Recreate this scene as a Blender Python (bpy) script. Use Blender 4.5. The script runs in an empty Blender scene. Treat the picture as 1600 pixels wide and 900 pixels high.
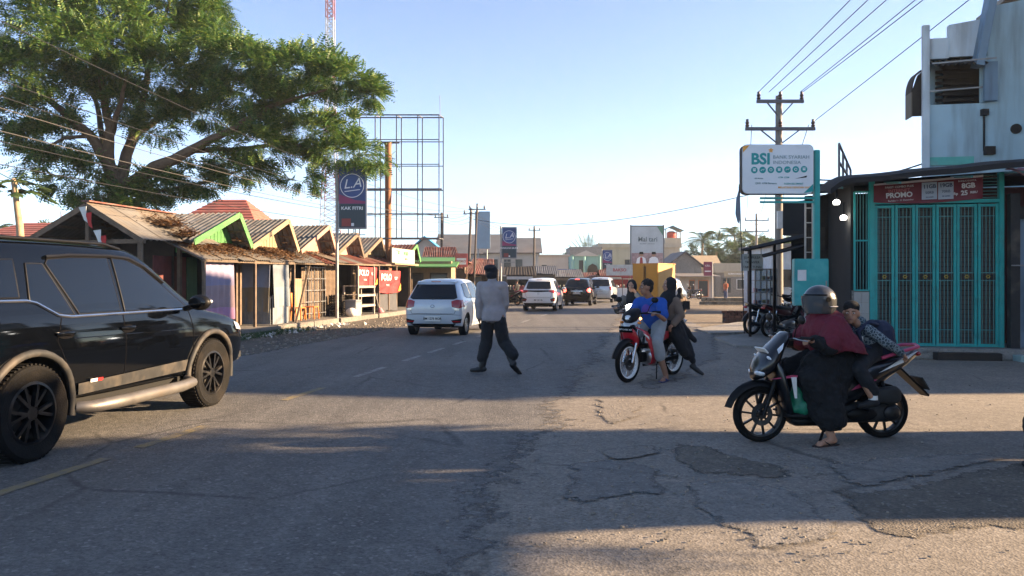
import bpy, bmesh, math, random
import numpy as np
from mathutils import Vector as V, Matrix as MX, geometry as GEO
from mathutils.bvhtree import BVHTree
random.seed(7); rng = np.random.default_rng(7)
sin, cos, pi, rad = math.sin, math.cos, math.pi, math.radians
SC = bpy.context.scene
# ---------------- camera, sky, sun, exposure
CH = 1.45; FP = 1180.0                      # eye height, focal length in photo pixels
cd = bpy.data.cameras.new('camera'); cam = bpy.data.objects.new('camera', cd); SC.collection.objects.link(cam)
cd.sensor_width = 36; cd.lens = 36*FP/1600; cd.clip_end = 3000; cd.clip_start = .05
cam.location = (0, 0, CH); cam.rotation_euler = (rad(90), 0, 0); cd.shift_y = -10/1600
SC.camera = cam
SUN_EL, SUN_AZ = 16.0, 87.0                 # azimuth clockwise from the view direction
W = bpy.data.worlds.new('World'); SC.world = W; W.use_nodes = True
nt = W.node_tree; bg = nt.nodes['Background']
sky = nt.nodes.new('ShaderNodeTexSky'); sky.sky_type = 'NISHITA'; sky.sun_disc = False
sky.sun_elevation = rad(SUN_EL); sky.sun_rotation = rad(SUN_AZ); sky.air_density = .65; sky.dust_density = 0; sky.ozone_density = 2.0
nt.links.new(sky.outputs[0], bg.inputs[0]); bg.inputs[1].default_value = .06
sl = bpy.data.lights.new('sun', 'SUN'); sl.energy = 5.0; sl.angle = rad(.6); sl.color = (1, .72, .44)
sun = bpy.data.objects.new('sun', sl); SC.collection.objects.link(sun)
e, a = rad(SUN_EL), rad(SUN_AZ)
TOSUN = V((sin(a)*cos(e), cos(a)*cos(e), sin(e)))
sun.rotation_euler = TOSUN.to_track_quat('Z', 'Y').to_euler(); sun.location = (30, 5, 20)
vs = SC.view_settings; vs.view_transform = 'Standard'; vs.look = 'None'; vs.gamma = 1; vs.exposure = 2.56
# ---------------- helpers
COL = SC.collection
def at(px, py, d):                          # a photo direction at depth d -> world point
    return V(((px-800)/FP*d, d, CH+(440-py)/FP*d))
def G(px, py, z=0.0):                       # photo pixel -> point on the ground
    d = (CH-z)*FP/(py-440); return V(((px-800)/FP*d, d, z))
HD = rad(10.1); U = V((sin(HD), cos(HD), 0)); RR = V((cos(HD), -sin(HD), 0)); C0 = V((-4.4, 0, 0))
def R(s, t, z=0.0):                         # road frame: s along the centre line, t to the right
    p = C0+U*s+RR*t; return V((p.x, p.y, z))
MATS = {}
def mat(name, col, rough=.75, metal=0, var=.14, scale=5., bump=0., bscale=60., dirt=0., dcol=(.13,.10,.07), dscale=1.5,
        coat=0, rand=0., emit=0., streak=False, alpha=1., trans=0.):
    if name in MATS: return MATS[name]
    m = bpy.data.materials.new(name); m.use_nodes = True; n = m.node_tree.nodes; l = m.node_tree.links; b = n['Principled BSDF']
    b.inputs['Roughness'].default_value = rough; b.inputs['Metallic'].default_value = metal
    b.inputs['Coat Weight'].default_value = coat; b.inputs['Coat Roughness'].default_value = .05
    b.inputs['Transmission Weight'].default_value = trans; b.inputs['Alpha'].default_value = alpha
    tc = n.new('ShaderNodeTexCoord'); src = tc.outputs['Object']
    def noise(sc, det=5, vec=None):
        t = n.new('ShaderNodeTexNoise'); t.inputs['Scale'].default_value = sc; t.inputs['Detail'].default_value = det
        l.new(vec or src, t.inputs['Vector']); return t.outputs['Fac']
    def mrange(x, a0, a1, b0, b1):
        r = n.new('ShaderNodeMapRange'); l.new(x, r.inputs[0])
        for i, v in enumerate((a0, a1, b0, b1)): r.inputs[i+1].default_value = v
        return r.outputs[0]
    def mix(f, A, B, mode='MIX'):
        x = n.new('ShaderNodeMix'); x.data_type = 'RGBA'; x.blend_type = mode
        for v, s in ((f, x.inputs[0]), (A, x.inputs[6]), (B, x.inputs[7])):
            if hasattr(v, 'is_linked') or hasattr(v, 'links'): l.new(v, s)
            elif isinstance(v, tuple): s.default_value = (*v[:3], 1)
            else: s.default_value = v
        return x.outputs[2]
    c = tuple(col)
    if var: c = mix(1., c, mrange(noise(scale), .25, .75, 1-var, 1+var), 'MULTIPLY')
    if rand:
        oi = n.new('ShaderNodeObjectInfo'); c = mix(1., c, mrange(oi.outputs['Random'], 0, 1, 1-rand, 1+rand), 'MULTIPLY')
    if dirt:
        vec = None
        if streak:
            mp = n.new('ShaderNodeMapping'); mp.inputs['Scale'].default_value = (3, 3, .35); l.new(src, mp.inputs[0]); vec = mp.outputs[0]
        c = mix(mrange(noise(dscale, 8, vec), .62-.35*dirt, .75-.1*dirt, 0, min(1, .35+dirt)), c, tuple(dcol))
    if isinstance(c, tuple): b.inputs['Base Color'].default_value = (*c, 1)
    else: l.new(c, b.inputs['Base Color'])
    if bump:
        bp = n.new('ShaderNodeBump'); bp.inputs['Strength'].default_value = bump; bp.inputs['Distance'].default_value = .02
        l.new(noise(bscale, 6), bp.inputs['Height']); l.new(bp.outputs[0], b.inputs['Normal'])
    if emit:
        b.inputs['Emission Color'].default_value = (*col, 1); b.inputs['Emission Strength'].default_value = emit
    MATS[name] = m; return m
def frame(d):
    d = V(d).normalized(); h = V((0, 0, 1)) if abs(d.z) < .95 else V((1, 0, 0))
    a = d.cross(h).normalized(); return a, a.cross(d).normalized()
class MB:
    def __init__(s): s.v = []; s.f = []
    def add(s, vs, fs):
        o = len(s.v); s.v += [tuple(p) for p in vs]; s.f += [tuple(i+o for i in f) for f in fs]; return s
    def box(s, c, d, rz=0, rx=0, ry=0):
        m = MX.Rotation(rz, 3, 'Z') @ MX.Rotation(ry, 3, 'Y') @ MX.Rotation(rx, 3, 'X'); c = V(c)
        vs = [c+m @ V((x*d[0]/2, y*d[1]/2, z*d[2]/2)) for x in (-1, 1) for y in (-1, 1) for z in (-1, 1)]
        return s.add(vs, [(0,1,3,2),(4,6,7,5),(0,4,5,1),(2,3,7,6),(0,2,6,4),(1,5,7,3)])
    def bar(s, a, b, w, h=None, up=(0, 0, 1)):      # rectangular bar between two points
        a, b = V(a), V(b); h = h or w; d = (b-a).normalized(); up = V(up)
        if abs(d.dot(up)) > .98: up = V((0, 1, 0))
        x = d.cross(up).normalized()*w/2; y = x.cross(d).normalized()*h/2
        vs = [p+i*x+j*y for p in (a, b) for i, j in ((-1,-1),(1,-1),(1,1),(-1,1))]
        return s.add(vs, [(0,1,2,3),(7,6,5,4),(0,4,5,1),(1,5,6,2),(2,6,7,3),(3,7,4,0)])
    def loft(s, rings, cap=True, closed=True):
        n = len(rings[0]); vs = [p for r in rings for p in r]; fs = []
        for i in range(len(rings)-1):
            for j in range(n if closed else n-1):
                k = (j+1) % n; fs.append((i*n+j, i*n+k, (i+1)*n+k, (i+1)*n+j))
        if cap: fs.append(tuple(range(n))[::-1]); fs.append(tuple((len(rings)-1)*n+j for j in range(n)))
        return s.add(vs, fs)
    def tube(s, pts, r, n=8, cap=True, sx=1.):
        pts = [V(p) for p in pts]; N = len(pts); rs = r if hasattr(r, '__len__') else [r]*N; rings = []; a = None
        for i, p in enumerate(pts):
            d = (pts[min(i+1, N-1)]-pts[max(i-1, 0)]).normalized()
            if a is None: a, b = frame(d)
            else:
                a = (a-d*a.dot(d)).normalized(); b = a.cross(d).normalized()
            rings.append([p+(a*cos(2*pi*k/n)*sx+b*sin(2*pi*k/n))*rs[i] for k in range(n)])
        return s.loft(rings, cap)
    def cyl(s, a, b, r, r2=None, n=12): return s.tube([a, b], [r, r if r2 is None else r2], n)
    def cap(s, a, b, ra, rb, n=14):                 # rounded tapered limb
        a, b = V(a), V(b); d = (b-a).normalized(); pts = []; rs = []
        for k in range(5): t = pi/2*k/4; pts.append(a-d*ra*cos(t)); rs.append(max(ra*sin(t), .002))
        for k in range(5): t = pi/2*k/4; pts.append(b+d*rb*sin(t)); rs.append(max(rb*cos(t), .002))
        return s.tube(pts, rs, n)
    def ell(s, c, r, n=16, m=10, rot=None):
        c = V(c); rings = []
        for i in range(m+1):
            t = pi*i/m; q = max(sin(t), .01)
            ring = [V((r[0]*q*cos(2*pi*k/n), r[1]*q*sin(2*pi*k/n), -r[2]*cos(t))) for k in range(n)]
            rings.append([c+(rot @ p if rot else p) for p in ring])
        return s.loft(rings)
    def rings(s, spec, n=16, p=2.):                 # upright stack: (cx,cy,z,rx,ry)
        R_ = []
        for cx, cy, z, rx, ry in spec:
            R_.append([V((cx+rx*math.copysign(abs(cos(a_))**(2/p), cos(a_)), cy+ry*math.copysign(abs(sin(a_))**(2/p), sin(a_)), z)) for a_ in [2*pi*k/n for k in range(n)]])
        return s.loft(R_)
    def yrings(s, spec, n=16, p=2.5):               # stack along y: (y,cx,cz,rx,rz)
        R_ = []
        for y, cx, cz, rx, rz in spec:
            R_.append([V((cx+rx*math.copysign(abs(cos(a_))**(2/p), cos(a_)), y, cz+rz*math.copysign(abs(sin(a_))**(2/p), sin(a_)))) for a_ in [2*pi*k/n for k in range(n)]])
        return s.loft(R_)
    def lathe(s, prof, n=32, c=(0, 0, 0)):          # profile (r, x) turned about the x axis
        c = V(c); R_ = [[c+V((x, r*cos(2*pi*k/n), r*sin(2*pi*k/n))) for k in range(n)] for r, x in prof]
        return s.loft(R_, cap=False)
    def prism(s, poly, x0, x1):                     # outline in (y,z) extruded along x
        n = len(poly); vs = [(x0, y, z) for y, z in poly]+[(x1, y, z) for y, z in poly]
        return s.add(vs, [tuple(range(n)), tuple(range(2*n-1, n-1, -1))]+[(i, i+n, (i+1) % n+n, (i+1) % n) for i in range(n)])
    def slab(s, pts, th):                           # planar polygon given a thickness along its normal
        pts = [V(p) for p in pts]; nn = (pts[1]-pts[0]).cross(pts[2]-pts[0]).normalized()*th; n = len(pts)
        return s.add(pts+[p+nn for p in pts], [tuple(range(n))[::-1], tuple(range(n, 2*n))]+[(i, (i+1) % n, (i+1) % n+n, i+n) for i in range(n)])
    def corr(s, a, b, c, d, n=8, amp=.018, th=.004):  # corrugated sheet a-b (low edge) to d-c (high edge)
        a, b, c, d = map(V, (a, b, c, d)); nn = (b-a).cross(d-a).normalized(); k = n*4; vs = []
        for i in range(k+1):
            o = nn*amp*sin(2*pi*i/4)
            for p in (a.lerp(b, i/k), d.lerp(c, i/k)): vs += [p+o, p+o+nn*th]
        fs = []
        for i in range(k):
            o = i*4; fs += [(o, o+4, o+6, o+2), (o+1, o+3, o+7, o+5), (o, o+1, o+5, o+4), (o+2, o+6, o+7, o+3)]
        return s.add(vs, fs)
    def mesh(s, name):
        me = bpy.data.meshes.new(name); me.from_pydata(s.v, [], s.f)
        bm = bmesh.new(); bm.from_mesh(me); bmesh.ops.recalc_face_normals(bm, faces=bm.faces); bm.to_mesh(me); bm.free(); return me
    def build(s, name, m, parent=None, smooth=0, bevel=0, mw=None):
        me = s.mesh(name)
        if bevel:
            bm = bmesh.new(); bm.from_mesh(me)
            ed = [e_ for e_ in bm.edges if len(e_.link_faces) == 2 and e_.calc_face_angle(0) > .5]
            bmesh.ops.bevel(bm, geom=ed, offset=bevel, segments=2, affect='EDGES', clamp_overlap=True); bm.to_mesh(me); bm.free()
        return link(name, me, m, parent, smooth, mw)
def link(name, me, m, parent=None, smooth=0, mw=None):
    if m is not None: me.materials.clear(); me.materials.append(m)
    if smooth:
        me.polygons.foreach_set('use_smooth', [True]*len(me.polygons)); me.set_sharp_from_angle(angle=rad(smooth))
    o = bpy.data.objects.new(name, me); COL.objects.link(o)
    if parent: o.parent = parent
    if mw is not None: o.matrix_local = mw
    return o
def tag(o, label=None, cat=None, group=None, kind=None):
    for k, v in (('label', label), ('category', cat), ('group', group), ('kind', kind)):
        if v: o[k] = v
    return o
def thing(name, label, cat, loc=(0, 0, 0), rz=0, group=None):
    o = bpy.data.objects.new(name, None); COL.objects.link(o); o.empty_display_size = .2
    o.location = loc; o.rotation_euler = (0, 0, rz); return tag(o, label, cat, group)
def copy_tree(o, parent=None):
    c = o.copy(); COL.objects.link(c)
    if parent: c.parent = parent
    for ch in list(o.children): copy_tree(ch, c)
    return c
def struct(o): o['kind'] = 'structure'; return o
def evalmesh(o):
    dg = bpy.context.evaluated_depsgraph_get(); dg.update(); me = bpy.data.meshes.new_from_object(o.evaluated_get(dg)); return me
def blob(mb, name, m, parent=None, voxel=.012, smooth=3, wrinkle=0., wsize=.12):   # union of shapes as one continuous skin
    me = mb.mesh(name); o = bpy.data.objects.new(name, me); COL.objects.link(o)
    r = o.modifiers.new('r', 'REMESH'); r.mode = 'VOXEL'; r.voxel_size = voxel; r.use_smooth_shade = True
    if smooth: s = o.modifiers.new('s', 'SMOOTH'); s.iterations = smooth; s.factor = .5
    if wrinkle:
        tx = bpy.data.textures.new('folds', 'CLOUDS'); tx.noise_scale = wsize
        w = o.modifiers.new('w', 'DISPLACE'); w.texture = tx; w.strength = wrinkle; w.mid_level = .5
    e_ = evalmesh(o); bpy.data.objects.remove(o); return link(name, e_, m, parent, 60)
def text(s, size, m, parent, mw, name='lettering', bold=0., align='CENTER', shear=0., depth=.002, xs=1.):
    c = bpy.data.curves.new(name, 'FONT'); c.body = s; c.size = size; c.align_x = align; c.align_y = 'CENTER'; c.extrude = depth; c.offset = bold*size; c.shear = shear; c.resolution_u = 3
    o = bpy.data.objects.new(name, c); COL.objects.link(o); me = evalmesh(o); bpy.data.objects.remove(o); me.name = name
    return link(name, me, m, parent, 0, mw @ MX.Diagonal((xs, 1, 1, 1)))
def face_mw(c, right, up=(0, 0, 1)):        # matrix for flat print: local x = right, y = up, z out of the sheet
    x = V(right).normalized(); y = V(up); y = (y-x*y.dot(x)).normalized(); z = x.cross(y)
    return MX(((x.x, y.x, z.x, c[0]), (x.y, y.y, z.y, c[1]), (x.z, y.z, z.z, c[2]), (0, 0, 0, 1)))
def disc(mb, c, r, th=.004, n=24, right=(1, 0, 0), r_in=0):
    f = face_mw(c, right)
    o = [[f @ V((q*cos(2*pi*k/n), q*sin(2*pi*k/n), z)) for k in range(n)] for q, z in ((r, 0), (r, th), (max(r_in, .0005), th), (max(r_in, .0005), 0))]
    mb.loft(o, cap=False); return mb
def wire(pts_a, pts_b, sag, r, name, m, label, group=None, n=20):
    a, b = V(pts_a), V(pts_b); pts = [a.lerp(b, i/n)-V((0, 0, sag*4*(i/n)*(1-i/n))) for i in range(n+1)]
    return tag(MB().tube(pts, r, 5).build(name, m, None, 60), label, 'cable', group)
# ---------------- the setting
def ground_mat(name, c1, c2, speck=.35, crack=0., bump=.5, rough=.85, along=False, s1=.5, worn=False):
    m = bpy.data.materials.new(name); m.use_nodes = True; n = m.node_tree.nodes; l = m.node_tree.links; b = n['Principled BSDF']
    tc = n.new('ShaderNodeTexCoord'); src = tc.outputs['Object']
    def N(kind, sc, vec=None, **k):
        t = n.new(kind); t.inputs['Scale'].default_value = sc; l.new(vec or src, t.inputs['Vector'])
        if 'det' in k: t.inputs['Detail'].default_value = k['det']; t.inputs['Roughness'].default_value = k.get('ro', .6)
        if 'feat' in k: t.feature = k['feat']
        return t
    def mr(x, a0, a1, b0, b1):
        r = n.new('ShaderNodeMapRange'); l.new(x, r.inputs[0])
        for i, v in enumerate((a0, a1, b0, b1)): r.inputs[i+1].default_value = v
        return r.outputs[0]
    def mix(f, A, B, mode='MIX'):
        x = n.new('ShaderNodeMix'); x.data_type = 'RGBA'; x.blend_type = mode
        for v, s in ((f, x.inputs[0]), (A, x.inputs[6]), (B, x.inputs[7])):
            if isinstance(v, tuple): s.default_value = (*v, 1)
            elif isinstance(v, float): s.default_value = v
            else: l.new(v, s)
        return x.outputs[2]
    big = N('ShaderNodeTexNoise', s1, det=8, ro=.65).outputs['Fac']
    c = mix(mr(big, .35, .65, 0, 1), c1, c2)
    if along:                               # long wear streaks in the travel direction
        mp = n.new('ShaderNodeMapping'); mp.inputs['Rotation'].default_value = (0, 0, HD); mp.inputs['Scale'].default_value = (1.1, .06, 1); l.new(src, mp.inputs[0])
        c = mix(1., c, mr(N('ShaderNodeTexNoise', 1.6, mp.outputs[0], det=6).outputs['Fac'], .3, .7, .78, 1.2), 'MULTIPLY')
    med = N('ShaderNodeTexNoise', 7, det=10, ro=.75).outputs['Fac']
    c = mix(1., c, mr(med, .3, .7, .75, 1.25), 'MULTIPLY')
    vo = N('ShaderNodeTexVoronoi', 70); vo2 = N('ShaderNodeTexVoronoi', 48)
    hs = n.new('ShaderNodeSeparateColor'); l.new(vo.outputs['Color'], hs.inputs[0])
    c = mix(1., c, mr(hs.outputs[0], 0, 1, 1-speck, 1+speck), 'MULTIPLY')
    h2 = n.new('ShaderNodeSeparateColor'); l.new(vo2.outputs['Color'], h2.inputs[0])
    c = mix(mr(h2.outputs[0], .94, .98, 0, .35), c, (.34, .32, .29))
    c = mix(mr(h2.outputs[1], .92, .97, 0, .4), c, (.045, .042, .038))
    if crack:
        wv = N('ShaderNodeTexNoise', 2.5, det=4)
        ad = n.new('ShaderNodeMix'); ad.data_type = 'VECTOR'; ad.inputs[0].default_value = .12; l.new(src, ad.inputs[4]); l.new(wv.outputs['Color'], ad.inputs[5])
        ck = N('ShaderNodeTexVoronoi', .55, ad.outputs[1], feat='DISTANCE_TO_EDGE').outputs['Distance']
        mk = n.new('ShaderNodeMath'); mk.operation = 'MULTIPLY'; l.new(mr(ck, .004, .016, crack, 0), mk.inputs[0]); l.new(mr(big, .48, .58, 0, 1), mk.inputs[1])
        c = mix(mk.outputs[0], c, (.022, .02, .018))
    l.new(c, b.inputs['Base Color']); b.inputs['Roughness'].default_value = rough; b.inputs['Specular IOR Level'].default_value = .35
    bp = n.new('ShaderNodeBump'); bp.inputs['Strength'].default_value = bump; bp.inputs['Distance'].default_value = .012
    sm = n.new('ShaderNodeMath'); sm.operation = 'ADD'; l.new(med, sm.inputs[0]); l.new(vo.outputs['Distance'], sm.inputs[1])
    l.new(sm.outputs[0], bp.inputs['Height']); l.new(bp.outputs[0], b.inputs['Normal'])
    if worn:                                # surface crumbles away towards the sheet's own edge
        at_ = n.new('ShaderNodeAttribute'); at_.attribute_name = 'edge'; nz = N('ShaderNodeTexNoise', 4.5, det=9, ro=.75).outputs['Fac']
        s2 = n.new('ShaderNodeMath'); s2.operation = 'ADD'; l.new(at_.outputs['Fac'], s2.inputs[0]); l.new(mr(nz, .25, .75, -.55, .45), s2.inputs[1]); l.new(mr(s2.outputs[0], .22, .42, 0, 1), b.inputs['Alpha'])
    return m
M_road = ground_mat('asphalt', (.10, .096, .091), (.135, .127, .117), .26, .55, .35, .8, True, worn=True)
M_side = ground_mat('worn_asphalt', (.160, .143, .122), (.215, .19, .16), .26, .55, .2, .88)
M_dirt = ground_mat('dirt', (.15, .118, .085), (.21, .175, .13), .45, 0, 1., .95)
M_soil = ground_mat('dark_soil', (.10, .088, .072), (.145, .125, .10), .25, 0, .45, .95, False, 1.4, worn=True)
M_patch = ground_mat('old_patch', (.16, .147, .13), (.21, .19, .165), .22, .4, .3, .85, worn=True)
M_patchd = ground_mat('dark_patch', (.115, .107, .097), (.155, .143, .128), .22, .3, .3, .82, worn=True)
M_sidep = ground_mat('crumbled_asphalt', (.16, .143, .122), (.215, .19, .16), .3, 0, .4, .9, worn=True)
M_pave = ground_mat('pavement_concrete', (.13, .12, .105), (.18, .165, .145), .15, .6, .3, .88)
M_conc = ground_mat('concrete', (.20, .19, .175), (.27, .255, .23), .12, .6, .3, .85)
def wob(i, a=1.): return a*(sin(i*1.7)+.6*sin(i*3.1+1)+.4*sin(i*6.7+2))*.5
def sheet(name, pts, z, m, sub=0):
    me = bpy.data.meshes.new(name); me.from_pydata([(p[0], p[1], z) for p in pts], [], [tuple(range(len(pts)))])
    bm = bmesh.new(); bm.from_mesh(me); bmesh.ops.recalc_face_normals(bm, faces=bm.faces)
    if sum(f.normal.z for f in bm.faces) < 0: bmesh.ops.reverse_faces(bm, faces=bm.faces)
    bmesh.ops.triangulate(bm, faces=bm.faces); bm.to_mesh(me); bm.free()
    return struct(link(name, me, m))
def ragged(pts, amp, step=.35):              # densify an outline and roughen it
    out = []; n = len(pts)
    for i in range(n):
        a, b = V((pts[i][0], pts[i][1], 0)), V((pts[(i+1) % n][0], pts[(i+1) % n][1], 0)); k = max(1, int((b-a).length/step))
        for j in range(k):
            p = a.lerp(b, j/k); out.append((p.x+random.uniform(-amp, amp), p.y+random.uniform(-amp, amp)))
    return out
sheet('ground', [(-1600, -60), (1600, -60), (1600, 2500), (-1600, 2500)], 0, M_dirt)
# side street mouth on the right, worn light asphalt
sheet('side_street', ragged([(-4.2, -8), (60, -14), (60, 5.2), (11.5, 13.4), (6.4, 14.2), (5.2, 18.5), (6.3, 26), (6.9, 34), (1.2, 22), (-1.2, 8)], .06, .5), .004, M_side)
# main road: straight, then bending a little to the right
edge_l = [R(s, -3.35+wob(s*.8, .07)) for s in np.arange(-12, 60, .6)]
edge_r = [R(s, 3.55+wob(s*1.1+3, .16)+(.9 if s < 9 else .9*max(0, (14-s)/5))*0) for s in np.arange(-12, 60, .6)]
far_l = [(R(60, -3.35).x+3.2, 75), (26, 130), (60, 260)]; far_r = [(R(60, 3.55).x+7, 72), (40, 128), (75, 258)]
rv = []; rf = []; re_ = []; NS = len(edge_l)
for i, s in enumerate(np.arange(-12, 60, .6)):
    for t, e_ in ((-3.55+wob(s*.8, .07), 0), (-3.15+wob(s*.8, .07), 1), (2.75+wob(s*1.1+3, .14), 1), (3.65+wob(s*1.1+3, .2), 0)): rv.append(tuple(R(s, t, .008))); re_.append(e_)
    if i: o = (i-1)*4; rf += [(o+j, o+j+1, o+j+5, o+j+4) for j in range(3)]
o = len(rv); rv += [(*p, .008) for p in far_l+far_r[::-1]]; re_ += [1]*6; l0 = (NS-1)*4; rf += [(l0, l0+3, o+5, o), (o, o+5, o+4, o+1), (o+1, o+4, o+3, o+2)]
rme = bpy.data.meshes.new('road'); rme.from_pydata(rv, [], rf); rme.attributes.new('edge', 'FLOAT', 'POINT').data.foreach_set('value', np.array(re_, np.float32)); struct(link('road', rme, M_road))
# patches and broken edges near the junction
def gpatch(name, px, z, m, amp=.04, fall=.22): return worn_sheet(name, ragged([G(*p)[:2] for p in px], amp, .18), z, m, fall)
def worn_sheet(name, ol, z, m, fall):
    P_ = np.array(ol); A, B_ = P_, np.roll(P_, -1, 0); lo, hi = P_.min(0), P_.max(0); st = max(.09, float((hi-lo).max())/60); N = len(ol)
    grid = [V((x, y)) for x in np.arange(lo[0], hi[0], st) for y in np.arange(lo[1], hi[1], st)]
    r = GEO.delaunay_2d_cdt([V(p) for p in ol]+grid, [(i, (i+1) % N) for i in range(N)], [], 1, 1e-5); Q_ = np.array([(v.x, v.y) for v in r[0]])
    d = B_-A; t_ = np.clip(((Q_[:, None]-A[None])*d[None]).sum(2)/np.maximum((d*d).sum(1), 1e-9)[None], 0, 1); ds = np.linalg.norm(Q_[:, None]-(A[None]+t_[..., None]*d[None]), axis=2).min(1)
    me = bpy.data.meshes.new(name); me.from_pydata([(x, y, z) for x, y in Q_], [], r[2]); a_ = me.attributes.new('edge', 'FLOAT', 'POINT'); a_.data.foreach_set('value', np.clip(ds/fall, 0, 1).astype(np.float32)); 
    bm = bmesh.new(); bm.from_mesh(me); bmesh.ops.recalc_face_normals(bm, faces=bm.faces)
    if sum(f.normal.z for f in bm.faces) < 0: bmesh.ops.reverse_faces(bm, faces=bm.faces)
    bm.to_mesh(me); bm.free(); return struct(link(name, me, m))
gpatch('asphalt_patch', [(1060,748),(1170,752),(1240,765),(1300,800),(1345,838),(1300,862),(1180,862),(1130,830),(1060,790)], .012, M_patch, .03)
gpatch('asphalt_patch', [(1275,724),(1420,712),(1568,707),(1575,722),(1450,748),(1350,768),(1320,760)], .014, M_patch, .02)
gpatch('asphalt_patch', [(880,725),(960,715),(1040,735),(1050,775),(960,785),(900,800),(870,780)], .012, M_patchd, .03)
gpatch('soil_strip', [(1250,722),(1275,724),(1320,762),(1352,771),(1450,750),(1580,722),(1760,716),(1760,830),(1500,835),(1380,850),(1330,815),(1290,772)], .010, M_soil, .04)
gpatch('soil_strip', [(1040,690),(1120,700),(1240,735),(1250,752),(1160,748),(1090,742),(1045,720)], .010, M_soil, .04)
gpatch('asphalt_patch', [(930,622),(1010,628),(1005,652),(960,668),(925,650)], .012, M_sidep, .04)
gpatch('asphalt_patch', [(920,705),(1030,696),(1036,712),(960,724)], .016, M_sidep, .03, .12)
gpatch('asphalt_patch', [(1060,505),(1120,520),(1130,560),(1070,590),(1010,620),(990,600),(1040,560)], .012, M_patchd, .10)
# concrete aprons in front of the parked motorcycles
for px in ([(1088,516),(1165,503),(1240,503),(1240,520),(1110,523)], [(1115,530),(1180,522),(1330,520),(1330,546),(1150,543)]):
    o = MB().slab([G(*p) for p in px[::-1]], .05).build('concrete_apron', M_conc); struct(o)
M_shoulder = ground_mat('shoulder_soil', (.075, .065, .053), (.12, .10, .08), .3, 0, .8, .95, False, 1.4)
# left shoulder of dirt and the raised pavement in front of the shops
sheet('shoulder', ragged([R(s, -3.2)[:2] for s in (4, 20, 40, 58)]+[R(s, -8.5)[:2] for s in (58, 40, 20, 4)], .1, .5), .004, M_shoulder)
pav = struct(bpy.data.objects.new('pavement', None)); COL.objects.link(pav)
s = 15.5
while s < 44:
    L = random.uniform(1.6, 2.6); t0 = -6.15+random.uniform(-.08, .05); h = .17+random.uniform(-.012, .012)
    mb = MB().slab([R(s, t0), R(s+L-.02, t0+random.uniform(-.03, .03)), R(s+L-.02, -8.9), R(s, -8.9)], h); o = mb.build('pavement_slab', M_pave, pav, 0, .015)
    s += L
# centre line: worn paint
M_yel = mat('yellow_paint', (.26, .20, .085), .7, 0, .3, 9, .4, 120, .75, (.11, .105, .10), 9)
M_wht = mat('faded_white_paint', (.26, .255, .24), .7, 0, .25, 9, .4, 120, .75, (.115, .11, .105), 8)
for s0, s1, m in ((-6, -3, M_yel), (-1, 2, M_yel), (3.6, 6.25, M_yel), (6.65, 7.65, M_yel), (9.3, 10.4, M_yel), (11.6, 12.9, M_wht), (13.9, 14.9, M_wht), (15.5, 16.6, M_wht), (17.5, 18.5, M_wht), (20, 21.2, M_wht), (23, 24.5, M_wht), (27, 29, M_wht), (32, 34, M_wht)):
    sheet('lane_marking', ragged([R(s0, -.055)[:2], R(s1, -.055)[:2], R(s1, .055)[:2], R(s0, .055)[:2]], .006, .12), .013, m)
# loose stones along the broken edges and the shoulder: uncountable
def stones(n, area, label, sz=(.006, .028)):
    vs = np.zeros((n, 8, 3)); base = np.array([(x, y, z) for x in (-1, 1) for y in (-1, 1) for z in (-.6, .6)], float)
    for i in range(n):
        p = area(); k = random.uniform(*sz); a_ = random.random()*6.3
        q = base*k*rng.uniform(.5, 1.2, (8, 3)); r_ = np.array([[cos(a_), -sin(a_), 0], [sin(a_), cos(a_), 0], [0, 0, 1]])
        vs[i] = q@r_.T+np.array([p[0], p[1], p[2]+k*.35])
    f = np.array([(0,1,3,2),(4,6,7,5),(0,4,5,1),(2,3,7,6),(0,2,6,4),(1,5,7,3)])
    fs = (f[None]+8*np.arange(n)[:, None, None]).reshape(-1, 4)
    me = bpy.data.meshes.new('gravel'); me.from_pydata(vs.reshape(-1, 3).tolist(), [], fs.tolist())
    return tag(link('gravel', me, mat('gravel', (.22, .19, .155), .9, 0, .4, 30)), label, 'gravel', None, 'stuff')
def a_right():
    c = random.random()
    if c < .45: p = G(random.gauss(1200, 190), random.uniform(700, 880))
    elif c < .75: p = G(random.gauss(1000, 45), random.uniform(610, 860))
    else: p = G(random.uniform(1050, 1600), random.uniform(575, 700))
    return (p.x, p.y, .012)
def a_left(): return R(random.uniform(10, 44), -3.4-abs(random.gauss(0, 1.2)), .006)
stones(420, a_right, 'loose gravel and grit on the broken asphalt edge', (.003, .010))
stones(1800, a_left, 'loose stones on the dirt shoulder before the shops', (.008, .03))
# ---------------- cars
M_blk = mat('black_plastic', (.005, .005, .0055), .45, 0, .2, 10)
M_rub = mat('tyre_rubber', (.007, .0065, .006), .9, 0, .3, 20, .3, 80, .3, (.024, .019, .015), 4); M_rub.node_tree.nodes['Principled BSDF'].inputs['Specular IOR Level'].default_value = .2
M_glass = mat('tinted_glass', (.0012, .0016, .002), .04, 0, 0); M_glass.node_tree.nodes['Principled BSDF'].inputs['Specular IOR Level'].default_value = .6
M_chr = mat('chrome', (.62, .62, .62), .18, 1., .1, 6)
M_alu = mat('alloy_grey', (.42, .42, .43), .32, .9, .15, 8, 0, 60, .3, (.10, .09, .08), 6)
M_alud = mat('alloy_black', (.012, .012, .013), .35, .4, .2, 8, 0, 60, .3, (.10, .09, .08), 6)
M_red = mat('lamp_red', (.30, .008, .012), .12, 0, .15, 14, coat=.6)
M_redlit = mat('brake_lamp_lit', (1, .06, .04), .2, 0, 0, emit=2.2)
M_clear = mat('lamp_clear', (.62, .64, .66), .1, .3, .2, 20, coat=.6)
M_plate = mat('plate_white', (.62, .62, .60), .5, 0, .1, 8)
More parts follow.
